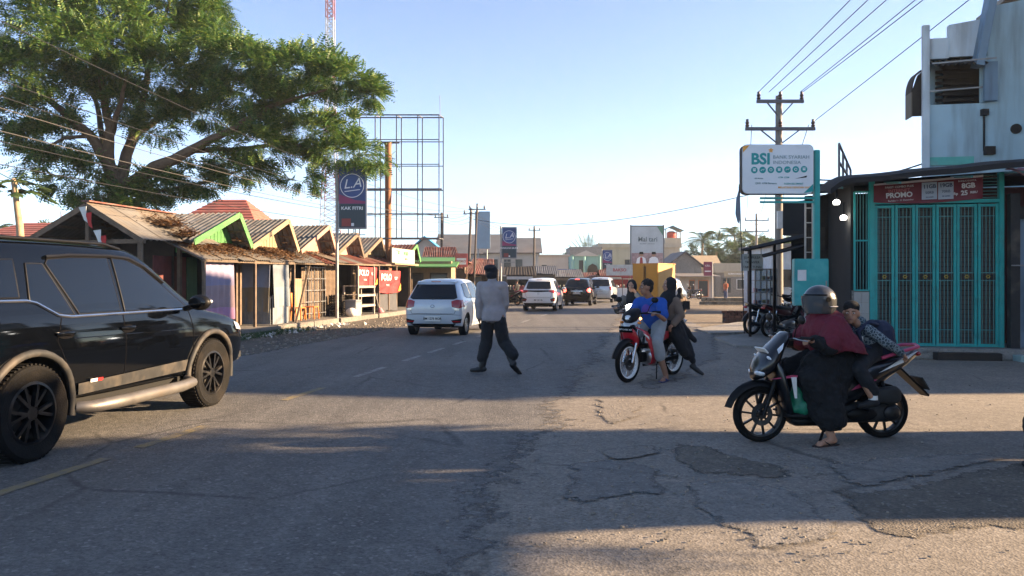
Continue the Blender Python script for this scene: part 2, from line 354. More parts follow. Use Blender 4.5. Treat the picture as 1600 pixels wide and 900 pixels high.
M_ink = mat('plate_ink', (.006, .006, .007), .6, 0, 0)
M_greyp = mat('grey_plastic', (.026, .026, .026), .6, 0, .2, 10, 0, 60, .3, (.11, .09, .07), 4)
M_under = mat('underbody', (.005, .005, .005), .9, 0, .2, 6)
P_black = mat('paint_black', (.0012, .0016, .0025), .3, 0, 0, coat=.8)
P_black.node_tree.nodes['Principled BSDF'].inputs['Specular IOR Level'].default_value = 0
P_white = mat('paint_white', (.62, .63, .64), .3, 0, .04, 3, coat=.8)
P_silver = mat('paint_silver', (.50, .53, .56), .32, .45, .04, 3, coat=.7)
P_pearl = mat('paint_pearl', (.46, .50, .55), .3, .15, .04, 3, coat=.8)
for m_, v_ in ((M_ink, 0.), (M_blk, .2), (M_greyp, .25)): m_.node_tree.nodes['Principled BSDF'].inputs['Specular IOR Level'].default_value = v_
FR = (-1, -.55, 0, .55, 1)
def car_body(st, bulge_r=.06, bulge_f=.08, crease=.25):
    """stations (y_bottom, y_top, z_sill, z_belt, z_top, half_width, half_roof); +y is the front"""
    bm = bmesh.new(); rings = []
    for yb, yt, zb, zm, zt, hw, hr in st:
        def Y(z): return yb+(yt-yb)*max(0, min(1, (z-zm)/(max(zt-zm, .02)))) if zt-zm > .2 else yb
        h = zm-zb; side = [(hw*.968, zb+.22*h), (hw*1.0, zb+.62*h), (hw*.955, zm), (hr*1.03, zm+(zt-zm)*.80)]
        ring = [(f*hw*.93, yb, zb) for f in FR[::-1]]
        ring += [(-x, Y(z), z) for x, z in side]+[(f*hr*.9, Y(zt), zt+(1-f*f)*.025) for f in FR]+[(x, Y(z), z) for x, z in side[::-1]]
        rings.append([bm.verts.new(p) for p in ring])
    n = 18
    for i in range(len(rings)-1):
        for j in range(n): bm.faces.new((rings[i][j], rings[i][(j+1) % n], rings[i+1][(j+1) % n], rings[i+1][j]))
    for ring, bl in ((rings[0], -bulge_r), (rings[-1], bulge_f)):
        L = [ring[4], ring[5], ring[6], ring[7], ring[8], ring[9]]; Rr = [ring[0], ring[17], ring[16], ring[15], ring[14], ring[13]]
        bot = ring[0:5][::-1]; top = ring[9:14]; grid = [bot]
        for k in range(1, 5):
            a, b = L[k], Rr[k]; row = [a]
            for f in FR[1:4]:
                p = a.co.lerp(b.co, (f+1)/2); p.y += bl*(1-f*f*.7); row.append(bm.verts.new(p))
            grid.append(row+[b])
        grid.append(top)
        for r in range(5):
            for c in range(4): bm.faces.new((grid[r][c], grid[r][c+1], grid[r+1][c+1], grid[r+1][c]))
    bmesh.ops.recalc_face_normals(bm, faces=bm.faces)
    cl = bm.edges.layers.float.new('crease_edge')
    for i in range(len(rings)-1):
        for j in (0, 4): e_ = bm.edges.get((rings[i][j], rings[i+1][j])); e_[cl] = .7
        for j in (7, 15): e_ = bm.edges.get((rings[i][j], rings[i+1][j])); e_[cl] = crease
        for j in (8, 14): e_ = bm.edges.get((rings[i][j], rings[i+1][j])); e_[cl] = .3
    me = bpy.data.meshes.new('body'); bm.to_mesh(me); bm.free(); return me
def drape(bvh, outline, axis, sgn, off=.004, step=.05, curve=False):
    """project a flat outline (or curve) onto the body along an axis; returns 3-D verts, faces"""
    if curve: pts, fs = [V(p) for p in outline], []
    else:
        xs = [p[0] for p in outline]; zs = [p[1] for p in outline]; ol = []; n = len(outline)
        for i in range(n):
            a, b = V(outline[i]), V(outline[(i+1) % n]); k = max(1, int((b-a).length/step))
            ol += [a.lerp(b, j/k) for j in range(k)]
        inner = [V((x, z)) for x in np.arange(min(xs)+step/2, max(xs), step) for z in np.arange(min(zs)+step/2, max(zs), step)]
        N = len(ol); r = GEO.delaunay_2d_cdt(ol+inner, [(i, (i+1) % N) for i in range(N)], [], 1, 1e-5); pts, fs = r[0], r[2]
    out = []; last = None
    for p in pts:
        if axis == 'x': o, d = V((sgn*3, p[0], p[1])), V((-sgn, 0, 0))
        else: o, d = V((p[0], sgn*6, p[1])), V((0, -sgn, 0))
        h = bvh.ray_cast(o, d)
        q = (h[0]-d*off) if h[0] is not None else last
        if q is None: q = V((sgn*.8, p[0], p[1])) if axis == 'x' else V((p[0], sgn*2, p[1]))
        last = q; out.append(q)
    return out, fs
class Car: pass
def car(name, label, st, rear_ax, front_ax, rw, loc, rz, paint, track, group=None, tw=.22, spokes=6, alloy=None, crease=.25, wells=True):
    root = thing(name, label, 'car', loc, rz, group); C_ = Car(); C_.root = root
    o = bpy.data.objects.new('t', car_body(st, crease=crease)); COL.objects.link(o); o.data.materials.append(paint)
    sb = o.modifiers.new('s', 'SUBSURF'); sb.levels = 3; sb.render_levels = 3
    cut = MB()
    for y in (rear_ax, front_ax):
        for sx in (-1, 1): cut.cyl((sx*(track-.14), y, rw+.01), (sx*(track+.6), y, rw+.01), rw*1.17, n=36)
    co = bpy.data.objects.new('c', cut.mesh('c')); COL.objects.link(co); co.data.materials.append(M_under)
    bo = o.modifiers.new('b', 'BOOLEAN'); bo.object = co; bo.operation = 'DIFFERENCE'; bo.solver = 'EXACT'; bo.material_mode = 'TRANSFER'
    me = evalmesh(o); o.modifiers.remove(bo); full = evalmesh(o)
    bpy.data.objects.remove(o); bpy.data.objects.remove(co)
    C_.bvh = BVHTree.FromPolygons([v.co.copy() for v in full.vertices], [tuple(p.vertices) for p in full.polygons])
    C_.body = link('body', me, None, root, 38)
    for y in (rear_ax, front_ax):
        for sx in (-1, 1):
            w = wheel(rw, tw, spokes, alloy or M_alu, sx); w.parent = root; w.location = (sx*track, y, rw)
    return C_
def wheel(r, w, spokes, alloy, sx, double=True):
    h = w/2; rr = r*.64
    t = MB().lathe([(rr, -h*.8), (r*.9, -h), (r*.97, -h*.85), (r, -h*.5), (r, h*.5), (r*.97, h*.85), (r*.9, h), (rr, h*.8)], 40)
    for k in range(56):                      # tread blocks
        a_ = 2*pi*k/56
        t.box((0, r*1.0*cos(a_), r*1.0*sin(a_)), (w*.72, r*.055, .014), rx=a_+pi/2)
    o = t.build('wheel', M_rub, None, 35)
    m = MB().lathe([(rr*1.02, -h*.8), (rr*1.02, h*.82), (rr*.93, h*.86), (rr*.9, h*.55), (rr*.88, -h*.4)], 40)
    f = h*.62
    for k in range(spokes):
        a_ = 2*pi*k/spokes
        for da in ((-.14, .14) if double else (0,)):
            q = a_+da; i_, o_ = rr*.22, rr*.93
            m.bar((sx*f*1.05, i_*cos(a_), i_*sin(a_)), (sx*f*.95, o_*cos(q*1.0+da*.5), o_*sin(q+da*.5)), r*.065, h*.3, up=(1, 0, 0))
    m.cyl((sx*f*.3, 0, 0), (sx*f*1.25, 0, 0), rr*.27, rr*.22, 16)
    m.build('rim', alloy, o, 35)
    MB().cyl((sx*h*.05, 0, 0), (sx*h*.16, 0, 0), rr*.62, n=28).build('brake_disc', mat('brake_disc', (.10, .095, .09), .45, .8), o, 35)
    return o
def put(C_, name, m, outline, axis, sgn, off=.004, step=.05, parent=None):
    v, f = drape(C_.bvh, outline, axis, sgn, off, step)
    me = bpy.data.meshes.new(name); me.from_pydata([tuple(p) for p in v], [], f)
    bm = bmesh.new(); bm.from_mesh(me); bmesh.ops.recalc_face_normals(bm, faces=bm.faces)
    bm.verts.ensure_lookup_table(); seen = set(); isl = []
    for v0 in bm.verts:
        if v0 in seen: continue
        st_, grp = [v0], []
        while st_:
            q_ = st_.pop()
            if q_ in seen: continue
            seen.add(q_); grp.append(q_); st_ += [e_.other_vert(q_) for e_ in q_.link_edges]
        isl.append(grp)
    isl.sort(key=len)
    for grp in isl[:-1]: bmesh.ops.delete(bm, geom=grp, context='VERTS')
    bmesh.ops.solidify(bm, geom=bm.faces[:], thickness=-.006); bm.to_mesh(me); bm.free()
    return link(name, me, m, parent or C_.root, 40)
def line(C_, name, m, pts, axis, sgn, r=.006, off=.001, parent=None, step=.06, flat=1.):
    P_ = [V(p) for p in pts]; dn = []
    for a, b in zip(P_[:-1], P_[1:]):
        k = max(1, int((b-a).length/step)); dn += [a.lerp(b, j/k) for j in range(k)]
    v, _ = drape(C_.bvh, dn+[P_[-1]], axis, sgn, off, curve=True)
    return MB().tube(v, r, 6).build(name, m, parent or C_.root, 50)
def loop(p): return list(p)+[p[0]]
def shift(poly, dy): return [(y+dy, z) for y, z in poly]
def plate(C_, txt, y, z, w=.43, h=.135, sgn=-1, dark=False):
    h_ = C_.bvh.ray_cast(V((0, sgn*6, z)), V((0, -sgn, 0)))[0]; yy = (h_.y if h_ else y)+sgn*.012
    b = MB().box((0, yy, z), (w, .016, h)).build('number_plate', M_ink if dark else M_plate, C_.root, 0, .004)
    text(txt, h*.62, M_plate if dark else M_ink, b, face_mw((0, yy+sgn*.0105, z), (-sgn, 0, 0)), bold=.02)
    return b
# --- the black SUV passing on the left, seen from its right side
SUV = [(-2.43, -2.22, .50, 1.16, 1.72, .84, .60), (-2.34, -2.05, .46, 1.17, 1.775, .90, .645), (-1.95, -1.82, .46, 1.17, 1.80, .918, .665), (-1.1, -1.05, .44, 1.15, 1.815, .922, .675),
       (-.2, -.22, .42, 1.14, 1.815, .92, .675), (.55, .30, .42, 1.13, 1.79, .92, .665), (1.0, .42, .42, 1.12, 1.745, .918, .645), (1.27, 1.18, .42, 1.10, 1.155, .918, .66), (1.75, 1.75, .44, 1.05, 1.125, .915, .62), (2.1, 2.1, .46, .96, 1.04, .895, .58), (2.30, 2.30, .48, .84, .91, .80, .50)]
rz_s = -rad(7.6)
pr, pf = V((-3.81, 6.07, 0)), V((-3.46, 8.75, 0))
mid = (pr+pf)/2; rt = V((cos(rz_s), sin(rz_s), 0))
S = car('black_suv', 'large black sport utility vehicle with black alloy wheels passing on the left', SUV, -1.37, 1.375, .392, mid-rt*.93, rz_s, P_black, .80, tw=.265, spokes=6, alloy=M_alud, crease=.35)
zc = lambda y: 1.145 if y > -1.0 else 1.145+.115*min(1, (-1.0-y)/.28)
for sx in (1, -1):
    side = 'x'
    front = [(.92, 1.165), (.56, 1.43), (.30, 1.60), (.10, 1.665), (-.12, 1.675), (-.17, 1.165)]
    reard = [(-.23, 1.165), (-.19, 1.675), (-.70, 1.665), (-.98, 1.64), (-1.02, 1.60), (-.80, 1.165)]
    quart = [(-.86, 1.165), (-1.06, 1.60), (-1.24, 1.60), (-1.32, 1.30), (-1.10, 1.20), (-.98, 1.165)]
    rearq = [(-1.42, 1.32), (-1.36, 1.63), (-2.02, 1.60), (-2.14, 1.32)]
    for nm, ol in (('side_window', front), ('side_window', reard), ('side_window', quart), ('side_window', rearq)):
        w = put(S, nm, M_glass, ol, side, sx, .002); line(S, 'window_seal', M_blk, loop(ol), side, sx, .008, .003, w)
    line(S, 'belt_trim', M_chr, [(.95, 1.150), (-.9, 1.148), (-1.05, 1.165), (-1.26, 1.275), (-1.36, 1.295), (-2.2, 1.30)], side, sx, .013, .004)
    line(S, 'rain_visor', M_blk, [(.62, 1.44), (.36, 1.60), (.14, 1.68), (-.15, 1.695), (-.7, 1.685), (-1.0, 1.66)], side, sx, .018, .012)
    for pts in ([(-.205, 1.14), (-.205, .60), (-.20, .47)], [(.92, 1.14), (.97, .95), (.97, .60), (.86, .47)], [(-1.02, 1.14), (-1.10, .95), (-1.02, .80), (-.88, .60), (-.86, .47)], [(-.86, .49), (.86, .49)]):
        line(S, 'door_seam', M_ink, pts, side, sx, .005, .000)
    line(S, 'character_crease', P_black, [(1.0, .93), (-.9, .96)], side, sx, .006, -.003)
    for y in (-.06, -.90):                   # door handles in their cups
        h = S.bvh.ray_cast(V((sx*3, y-.02, 1.005)), V((-sx, 0, 0)))[0].x
        cup = put(S, 'door_handle', M_ink, [(y-.10+.05*cos(q)*2, 1.0+.038*sin(q)) for q in np.arange(0, 6.28, .4)], side, sx, .001, .03)
        MB().tube([(h+sx*.006, y-.21, 1.008), (h+sx*.036, y-.17, 1.012), (h+sx*.038, y-.06, 1.012), (h+sx*.006, y-.01, 1.008)], .017, 8).build('grip', P_black, cup, 50)
    put(S, 'sill_cladding', M_greyp, [(.86, .60), (-.84, .56), (-.82, .46), (.84, .48)], side, sx, .012)
    for ax in (-1.37, 1.375):                # wheel arch flares
        h0 = []
        for q in np.linspace(-.22, pi+.22, 22):
            yy, zz = ax+.475*cos(q), .40+.475*sin(q); h = S.bvh.ray_cast(V((sx*3, yy, max(zz, .52))), V((-sx, 0, 0)))[0]
            h0.append(V(((h.x if h else sx*.88)+sx*.006, yy, zz)))
        MB().tube(h0, .032, 8).build('wheel_arch_flare', M_greyp, S.root, 50)
    MB().tube([(sx*.90, -.86, .36), (sx*1.0, -.80, .355), (sx*1.02, -.4, .35), (sx*1.02, .55, .35), (sx*.99, .80, .36), (sx*.88, .88, .38)], [.05, .055, .058, .058, .055, .05], 10).build('side_step', mat('step_aluminium', (.16, .15, .14), .5, .6, .2, 8, 0, 60, .4, (.14, .11, .08), 4), S.root, 50)
    MB().tube([(sx*.575, .16, 1.775), (sx*.59, -.1, 1.815), (sx*.59, -1.5, 1.815), (sx*.565, -1.95, 1.765)], .016, 8).build('roof_rail', M_blk, S.root, 50)
    # mirror: stalk, housing, glass facing back
    mr = MB().ell((sx*1.10, .76, 1.225), (.125, .075, .085), 16, 10).build('wing_mirror', M_blk, S.root, 60)
    MB().bar((sx*.90, .80, 1.15), (sx*1.03, .78, 1.19), .08, .05).build('stalk', M_blk, mr, 0, .01)
    MB().ell((sx*1.10, .70, 1.225), (.10, .02, .066), 14, 8).build('mirror_glass', M_glass, mr, 60)
    MB().ell((sx*1.19, .80, 1.235), (.03, .05, .022), 10, 6).build('indicator', M_clear, mr, 60)
    put(S, 'headlight', M_clear, [(1.92, .96), (2.14, .91), (2.15, .84), (1.96, .87)], side, sx, .004, .03)
    put(S, 'badge', mat('badge_red', (.55, .02, .02), .4), [(-.60, .556), (-.54, .556), (-.54, .582), (-.60, .582)], side, sx, .022, .03)
    put(S, 'badge', M_plate, [(-.70, .555), (-.61, .555), (-.61, .583), (-.70, .583)], side, sx, .021, .03)
put(S, 'windscreen', M_glass, [(-.60, 1.66), (.60, 1.66), (.76, 1.20), (-.76, 1.20)], 'y', 1, .002)
put(S, 'rear_window', M_glass, [(-.58, 1.62), (.58, 1.62), (.66, 1.25), (-.66, 1.25)], 'y', -1, .002)
put(S, 'grille', M_blk, [(-.5, .86), (.5, .86), (.45, .62), (-.45, .62)], 'y', 1, .004)
MB().box((0, 2.31, .52), (1.5, .12, .14)).build('front_bumper', M_greyp, S.root, 0, .03)
for sx in (-1, 1): put(S, 'tail_lamp', M_red, [(sx*.55, 1.16), (sx*.85, 1.18), (sx*.84, 1.02), (sx*.55, 1.06)], 'y', -1)
MB().box((0, 0, .40), (1.5, 3.9, .18)).build('chassis', M_under, S.root)
# --- cars driving away, seen from behind
def rear_car(name, label, st, L, rw, loc, rz, paint, plate_txt, spec, track, alloy=None):
    """spec: outlines in the rear and side views"""
    c = car(name, label, st, *L, rw, loc, rz, paint, track, tw=.19, spokes=5, alloy=alloy)
    for ol in spec['rear_window']:
        w = put(c, 'rear_window', M_glass, ol, 'y', -1, .003); line(c, 'window_seal', M_blk, loop(ol), 'y', -1, .008, .004, w)
    for sx in (-1, 1):
        for ol in spec['tail']:
            put(c, 'tail_lamp', M_redlit if spec.get('brake') else M_red, [(sx*x, z) for x, z in ol], 'y', -1, .006, .03)
        for ol in spec.get('tail2', []): put(c, 'reversing_lamp', M_clear, [(sx*x, z) for x, z in ol], 'y', -1, .007, .03)
        for ol in spec.get('tailside', []): put(c, 'tail_lamp_side', M_red, ol, 'x', sx, .004, .03)
        for ol in spec.get('vents', []):
            v_ = put(c, 'bumper_vent', M_blk, [(sx*x, z) for x, z in ol], 'y', -1, .004, .03)
            zc_ = sum(p[1] for p in ol)/len(ol); x0 = min(p[0] for p in ol); x1 = max(p[0] for p in ol)
            put(c, 'reflector', M_red, [(sx*(x0+.02), zc_+.012), (sx*(x1-.03), zc_+.012), (sx*(x1-.03), zc_-.02), (sx*(x0+.02), zc_-.02)], 'y', -1, .010, .03, v_)
        for ol in spec['side_windows']:
            w = put(c, 'side_window', M_glass, ol, 'x', sx, .003); line(c, 'window_seal', M_blk, loop(ol), 'x', sx, .007, .003, w)
        for pts in spec['seams']: line(c, 'door_seam', M_ink, pts, 'x', sx, .004, 0)
        for y, z in spec['handles']:
            h = c.bvh.ray_cast(V((sx*3, y, z)), V((-sx, 0, 0)))[0].x
            MB().tube([(h, y-.1, z), (h+sx*.03, y-.06, z), (h+sx*.03, y+.06, z), (h, y+.1, z)], .014, 6).build('door_handle', paint, c.root, 50)
        y, z = spec['mirror']
        m_ = MB().ell((sx*(spec['mx']+.10), y, z), (.11, .06, .07), 12, 8).build('wing_mirror', paint, c.root, 60)
        MB().bar((sx*(spec['mx']-.06), y+.02, z-.05), (sx*(spec['mx']+.04), y, z-.03), .06, .04).build('stalk', M_blk, m_)
    for pts in spec['lines']: line(c, 'panel_seam', M_ink, pts, 'y', -1, .005, 0)
    for ol in spec.get('diffuser', []): put(c, 'rear_diffuser', M_blk, ol, 'y', -1, .006, .05)
    for ol in spec.get('trim', []): put(c, 'tailgate_trim', M_chr if spec.get('chrome') else M_blk, ol, 'y', -1, .006, .03)
    put(c, 'windscreen', M_glass, spec['windscreen'], 'y', 1, .003)
    plate(c, plate_txt, 0, spec['plate'])
    # spoiler, wiper, badge, bumper lip
    zt, yt, hw = spec['spoiler']
    sp = MB().slab([(-hw, yt+.22, zt), (hw, yt+.22, zt), (hw*.93, yt-.02, zt-.03), (-hw*.93, yt-.02, zt-.03)], .03).build('roof_spoiler', paint, c.root, 0, .012)
    MB().box((0, yt-.022, zt-.015), (.26, .012, .018)).build('brake_light', M_redlit if spec.get('brake') else M_red, sp)
    zr = min(p[1] for p in spec['rear_window'][0])
    line(c, 'wiper', M_blk, [(0, zr-.02), (.03, zr+.035), (.30, zr+.06)], 'y', -1, .008, .012)
    b = c.bvh.ray_cast(V((0, -6, spec['badge'])), V((0, 1, 0)))[0]
    MB().tube([(.05*cos(q), b.y-.008, spec['badge']+.035*sin(q)) for q in np.arange(0, 6.6, .4)], .006, 6).build('badge', M_chr, c.root, 50)
    MB().box((0, (L[0]+L[1])/2, .30), (1.3, L[1]-L[0]+.9, .14)).build('chassis', M_under, c.root)
    MB().cyl((.45, st[0][0]+.02, .27), (.45, st[0][0]+.4, .27), .028).build('exhaust', M_alud, c.root, 40)
    return c
HB = [(-1.78, -1.52, .30, .93, 1.40, .74, .50), (-1.70, -1.34, .26, .95, 1.475, .81, .56), (-1.25, -1.10, .24, .95, 1.505, .828, .60), (-.55, -.5, .22, .94, 1.52, .832, .61), (.1, .1, .22, .92, 1.52, .832, .61), (.62, .32, .22, .91, 1.49, .832, .60), (.95, .42, .22, .90, 1.45, .83, .58), (1.2, 1.12, .22, .88, .94, .825, .60), (1.6, 1.6, .24, .82, .88, .80, .56), (1.88, 1.88, .28, .66, .72, .70, .46)]
hb = dict(rear_window=[[(-.52, 1.37), (.52, 1.37), (.64, 1.02), (.56, .985), (-.56, .985), (-.64, 1.02)]], tail=[[(.50, .93), (.62, .97), (.79, .96), (.80, .78), (.70, .74), (.52, .78)]], tail2=[[(.56, .755), (.74, .735), (.72, .69), (.60, .68)]],
          tailside=[[(-1.72, .95), (-1.42, .90), (-1.60, .80), (-1.72, .78)]], vents=[[(.50, .43), (.76, .47), (.74, .36), (.56, .34)]],
          side_windows=[[(-1.28, 1.06), (-1.16, 1.38), (-.72, 1.42), (-.68, 1.0), (-1.1, 1.02)], [(-.60, 1.0), (-.62, 1.42), (.05, 1.43), (.10, .99)], [(.16, .99), (.12, 1.43), (.30, 1.40), (.72, 1.08), (.80, .98)]],
          seams=[[(-.64, .98), (-.66, .34)], [(.13, .97), (.12, .30)], [(.86, .96), (.92, .7), (.80, .32)], [(-.68, .32), (.80, .30)]], handles=[(-.50, .86), (.28, .84)], mirror=(.72, 1.02), mx=.83,
          lines=[[(-.60, .96), (-.66, .80), (-.58, .60), (.58, .60), (.66, .80), (.60, .96)], [(-.8, .56), (-.4, .585), (.4, .585), (.8, .56)]], diffuser=[[(-.62, .335), (.62, .335), (.55, .27), (-.55, .27)]],
          windscreen=[(-.52, 1.42), (.52, 1.42), (.68, .98), (-.68, .98)], plate=.47, spoiler=(1.47, -1.46, .56), badge=.80)
rear_car('white_hatchback', 'silver white hatchback with roof spoiler driving away beside the walking officer', HB, (-1.23, 1.23), .285, V((-2.08, 20.05, 0))+U*1.72, -HD, P_pearl, 'BM 1275 BOR', hb, .70)
XO = [(-1.92, -1.70, .36, 1.0, 1.48, .76, .52), (-1.84, -1.5, .30, 1.03, 1.55, .83, .58), (-1.4, -1.25, .28, 1.03, 1.595, .845, .60), (-.55, -.5, .26, 1.0, 1.62, .848, .61), (.1, .1, .26, .99, 1.62, .848, .61), (.66, .36, .26, .98, 1.59, .848, .60), (1.0, .46, .26, .97, 1.54, .845, .58), (1.25, 1.2, .26, .98, 1.05, .84, .62), (1.7, 1.7, .30, .93, .99, .82, .58), (1.98, 1.98, .34, .76, .83, .72, .48)]
xo = dict(rear_window=[[(-.54, 1.45), (.54, 1.45), (.60, 1.12), (.52, 1.10), (-.52, 1.10), (-.60, 1.12)]], tail=[[(.50, 1.03), (.80, 1.05), (.81, .90), (.68, .90), (.50, .97)]], vents=[[(.56, .62), (.80, .70), (.78, .50), (.62, .48)]],
          trim=[[(-.50, 1.03), (.50, 1.03), (.50, .965), (0, .94), (-.50, .965)]], side_windows=[[(-1.25, 1.12), (-1.15, 1.46), (-.74, 1.50), (-.70, 1.07), (-1.1, 1.08)], [(-.62, 1.06), (-.64, 1.51), (.05, 1.52), (.10, 1.05)], [(.16, 1.05), (.12, 1.52), (.32, 1.49), (.76, 1.15), (.84, 1.04)]],
          seams=[[(-.66, 1.05), (-.68, .40)], [(.13, 1.03), (.12, .34)], [(.9, 1.0), (.95, .7), (.82, .36)]], handles=[(-.5, .93), (.28, .92)], mirror=(.76, 1.10), mx=.84, lines=[[(-.62, 1.06), (-.64, .82), (-.58, .68), (.58, .68), (.64, .82), (.62, 1.06)]],
          diffuser=[[(-.74, .42), (.74, .42), (.66, .30), (-.66, .30)]], windscreen=[(-.52, 1.50), (.52, 1.50), (.70, 1.06), (-.70, 1.06)], plate=.56, spoiler=(1.555, -1.60, .58), badge=.86)
rear_car('white_crossover', 'white crossover with dark tailgate trim driving away in the sunlight', XO, (-1.26, 1.26), .325, V((1.28, 36.4, 0))+U*1.9, -HD, P_white, 'BM 1351 ML', xo, .72)
MP = [(-2.1, -1.88, .36, 1.02, 1.54, .76, .54), (-2.02, -1.7, .30, 1.05, 1.60, .83, .60), (-1.5, -1.4, .26, 1.04, 1.645, .845, .62), (-.6, -.55, .24, 1.0, 1.665, .848, .63), (.15, .15, .24, .98, 1.66, .848, .63), (.75, .45, .24, .97, 1.62, .848, .61), (1.1, .55, .24, .96, 1.57, .845, .59), (1.4, 1.35, .24, .95, 1.01, .84, .62), (1.8, 1.8, .26, .88, .94, .82, .58), (2.05, 2.05, .30, .72, .78, .72, .48)]
mp = dict(rear_window=[[(-.55, 1.50), (.55, 1.50), (.66, 1.12), (.55, 1.08), (-.55, 1.08), (-.66, 1.12)]], tail=[[(.66, 1.04), (.80, 1.06), (.80, .82), (.70, .80), (.60, .92)]], brake=True,
          side_windows=[[(-1.75, 1.14), (-1.62, 1.50), (-.95, 1.54), (-.92, 1.08)], [(-.84, 1.08), (-.86, 1.55), (.0, 1.56), (.05, 1.06)], [(.12, 1.06), (.08, 1.56), (.40, 1.52), (.88, 1.15), (.96, 1.04)]],
          seams=[[(-.88, 1.06), (-.9, .36)], [(.08, 1.03), (.08, .34)]], handles=[(-.7, .93), (.25, .92)], mirror=(.85, 1.10), mx=.84, lines=[[(-.62, 1.06), (-.64, .82), (-.58, .60), (.58, .60), (.64, .82), (.62, 1.06)]],
          trim=[[(-.35, .905), (.35, .905), (.35, .87), (-.35, .87)]], chrome=True, windscreen=[(-.54, 1.54), (.54, 1.54), (.70, 1.04), (-.70, 1.04)], plate=.78, spoiler=(1.60, -1.80, .58), badge=.97)
rear_car('black_minivan', 'black people carrier braking with red lamps lit, behind the white crossover', MP, (-1.32, 1.35), .31, V((3.95, 45, 0))+U*2.0, -HD-.04, P_black, 'BM 1478 RB', mp, .72)
IN = [(y0*1.06, y1*1.06, a_, b_*1.04, c_*1.05, d_*1.03, e_*1.04) for y0, y1, a_, b_, c_, d_, e_ in MP]
inn = dict(mp); inn.update(brake=False, rear_window=[[(-.58, 1.58), (.58, 1.58), (.68, 1.18), (.55, 1.14), (-.55, 1.14), (-.68, 1.18)]], tail=[[(.62, 1.10), (.83, 1.12), (.82, .90), (.70, .86)]], plate=.80, spoiler=(1.675, -1.92, .60), badge=1.0)
rear_car('silver_minivan', 'silver people carrier with wide rear glass, farthest of the cars driving away', IN, (-1.4, 1.43), .32, V((6.1, 51.5, 0))+U*2.1, -HD-.05, P_silver, 'BM 1820 JN', inn, .74)
# --- small pickup with an orange cargo box at the right edge of the road
M_org = mat('orange_box_paint', (.44, .20, .008), .5, 0, .1, 3, 0, 60, .2, (.3, .16, .04), 2)
tk = thing('cargo_pickup', 'orange boxy cargo truck parked behind the motorcyclists', 'truck', (7.15, 38.0, 0), rad(-40))
bx_ = MB().box((0, 0, 1.42), (1.42, 1.75, 1.86)).build('cargo_box', M_org, tk, 0, .02)
for x in (-.36, .36): MB().box((x, -.892, 1.40), (.68, .03, 1.72)).build('box_door', M_org, bx_, 0, .008); MB().cyl((x*.12, -.92, .6), (x*.12, -.92, 2.2), .015).build('lock_rod', M_greyp, bx_)
for z in (.52, 2.33): MB().box((0, 0, z), (1.46, 1.79, .05)).build('edge_rail', mat('orange_rail', (.45, .20, .01), .5), bx_)
MB().box((0, .35, .42), (.8, 2.9, .12)).build('chassis', M_under, tk)
MB().yrings([(.98, 0, 1.0, .66, .50), (1.05, 0, 1.02, .70, .62), (1.55, 0, 1.0, .70, .64), (1.85, 0, .85, .69, .44), (2.25, 0, .72, .66, .30), (2.32, 0, .70, .6, .24)], 20, 4).build('cab', P_white, tk, 40)
MB().slab([(-.56, 1.64, 1.52), (.56, 1.64, 1.52), (.6, 1.93, 1.12), (-.6, 1.93, 1.12)], .02).build('windscreen', M_glass, tk)
for x in (-.6, .6):
    for y in (-.45, 1.75): w = wheel(.27, .16, 5, M_alu, 1 if x > 0 else -1); w.parent = tk; w.location = (x, y, .27)
    MB().box((x, -.90, .50), (.14, .03, .09)).build('tail_lamp', M_red, tk)
# ---------------- left side: row of kiosks
M_tin = mat('weathered_tin', (.19, .19, .185), .6, .25, .3, 3, .15, 30, .35, (.17, .10, .06), 1.6, rand=.25)
M_tin2 = mat('grey_tin_sheet', (.155, .145, .132), .65, .1, .22, 2, .2, 25, .5, (.20, .15, .10), 1.2, rand=.08)
M_rust = mat('rusty_tin', (.14, .045, .032), .75, .1, .35, 3, .2, 30, .4, (.19, .16, .14), 1.5, rand=.3)
M_wood = mat('weathered_wood', (.13, .092, .062), .85, 0, .3, 7, .4, 40, .4, (.08, .06, .045), 3, rand=.2)
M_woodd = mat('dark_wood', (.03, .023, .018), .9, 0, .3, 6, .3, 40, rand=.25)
M_green = mat('green_paint', (.07, .22, .06), .7, 0, .15, 5, .1, 40, .25, (.10, .16, .06), 3, rand=.12)
M_cream = mat('cream_paint', (.27, .195, .115), .8, 0, .15, 5, .1, 40, .3, (.30, .22, .14), 3, rand=.12)
M_pink = mat('pink_paint', (.34, .19, .145), .8, 0, .12, 5, .1, 40, .3, (.40, .25, .18), 3, rand=.10)
M_redw = mat('red_plank', (.12, .03, .026), .8, 0, .25, 5, .1, 40, .3, (.07, .04, .03), 3, rand=.2)
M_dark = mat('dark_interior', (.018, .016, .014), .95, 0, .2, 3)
M_leafdry = mat('dry_leaves', (.17, .085, .03), .9, 0, .45, 30)
M_steel = mat('galvanised_steel', (.26, .26, .26), .5, .5, .15, 6, 0, 60, .25, (.20, .13, .08), 4)
M_rustp = mat('rusty_steel_post', (.24, .11, .055), .75, .3, .25, 4, .2, 30, .45, (.16, .07, .035), 2)
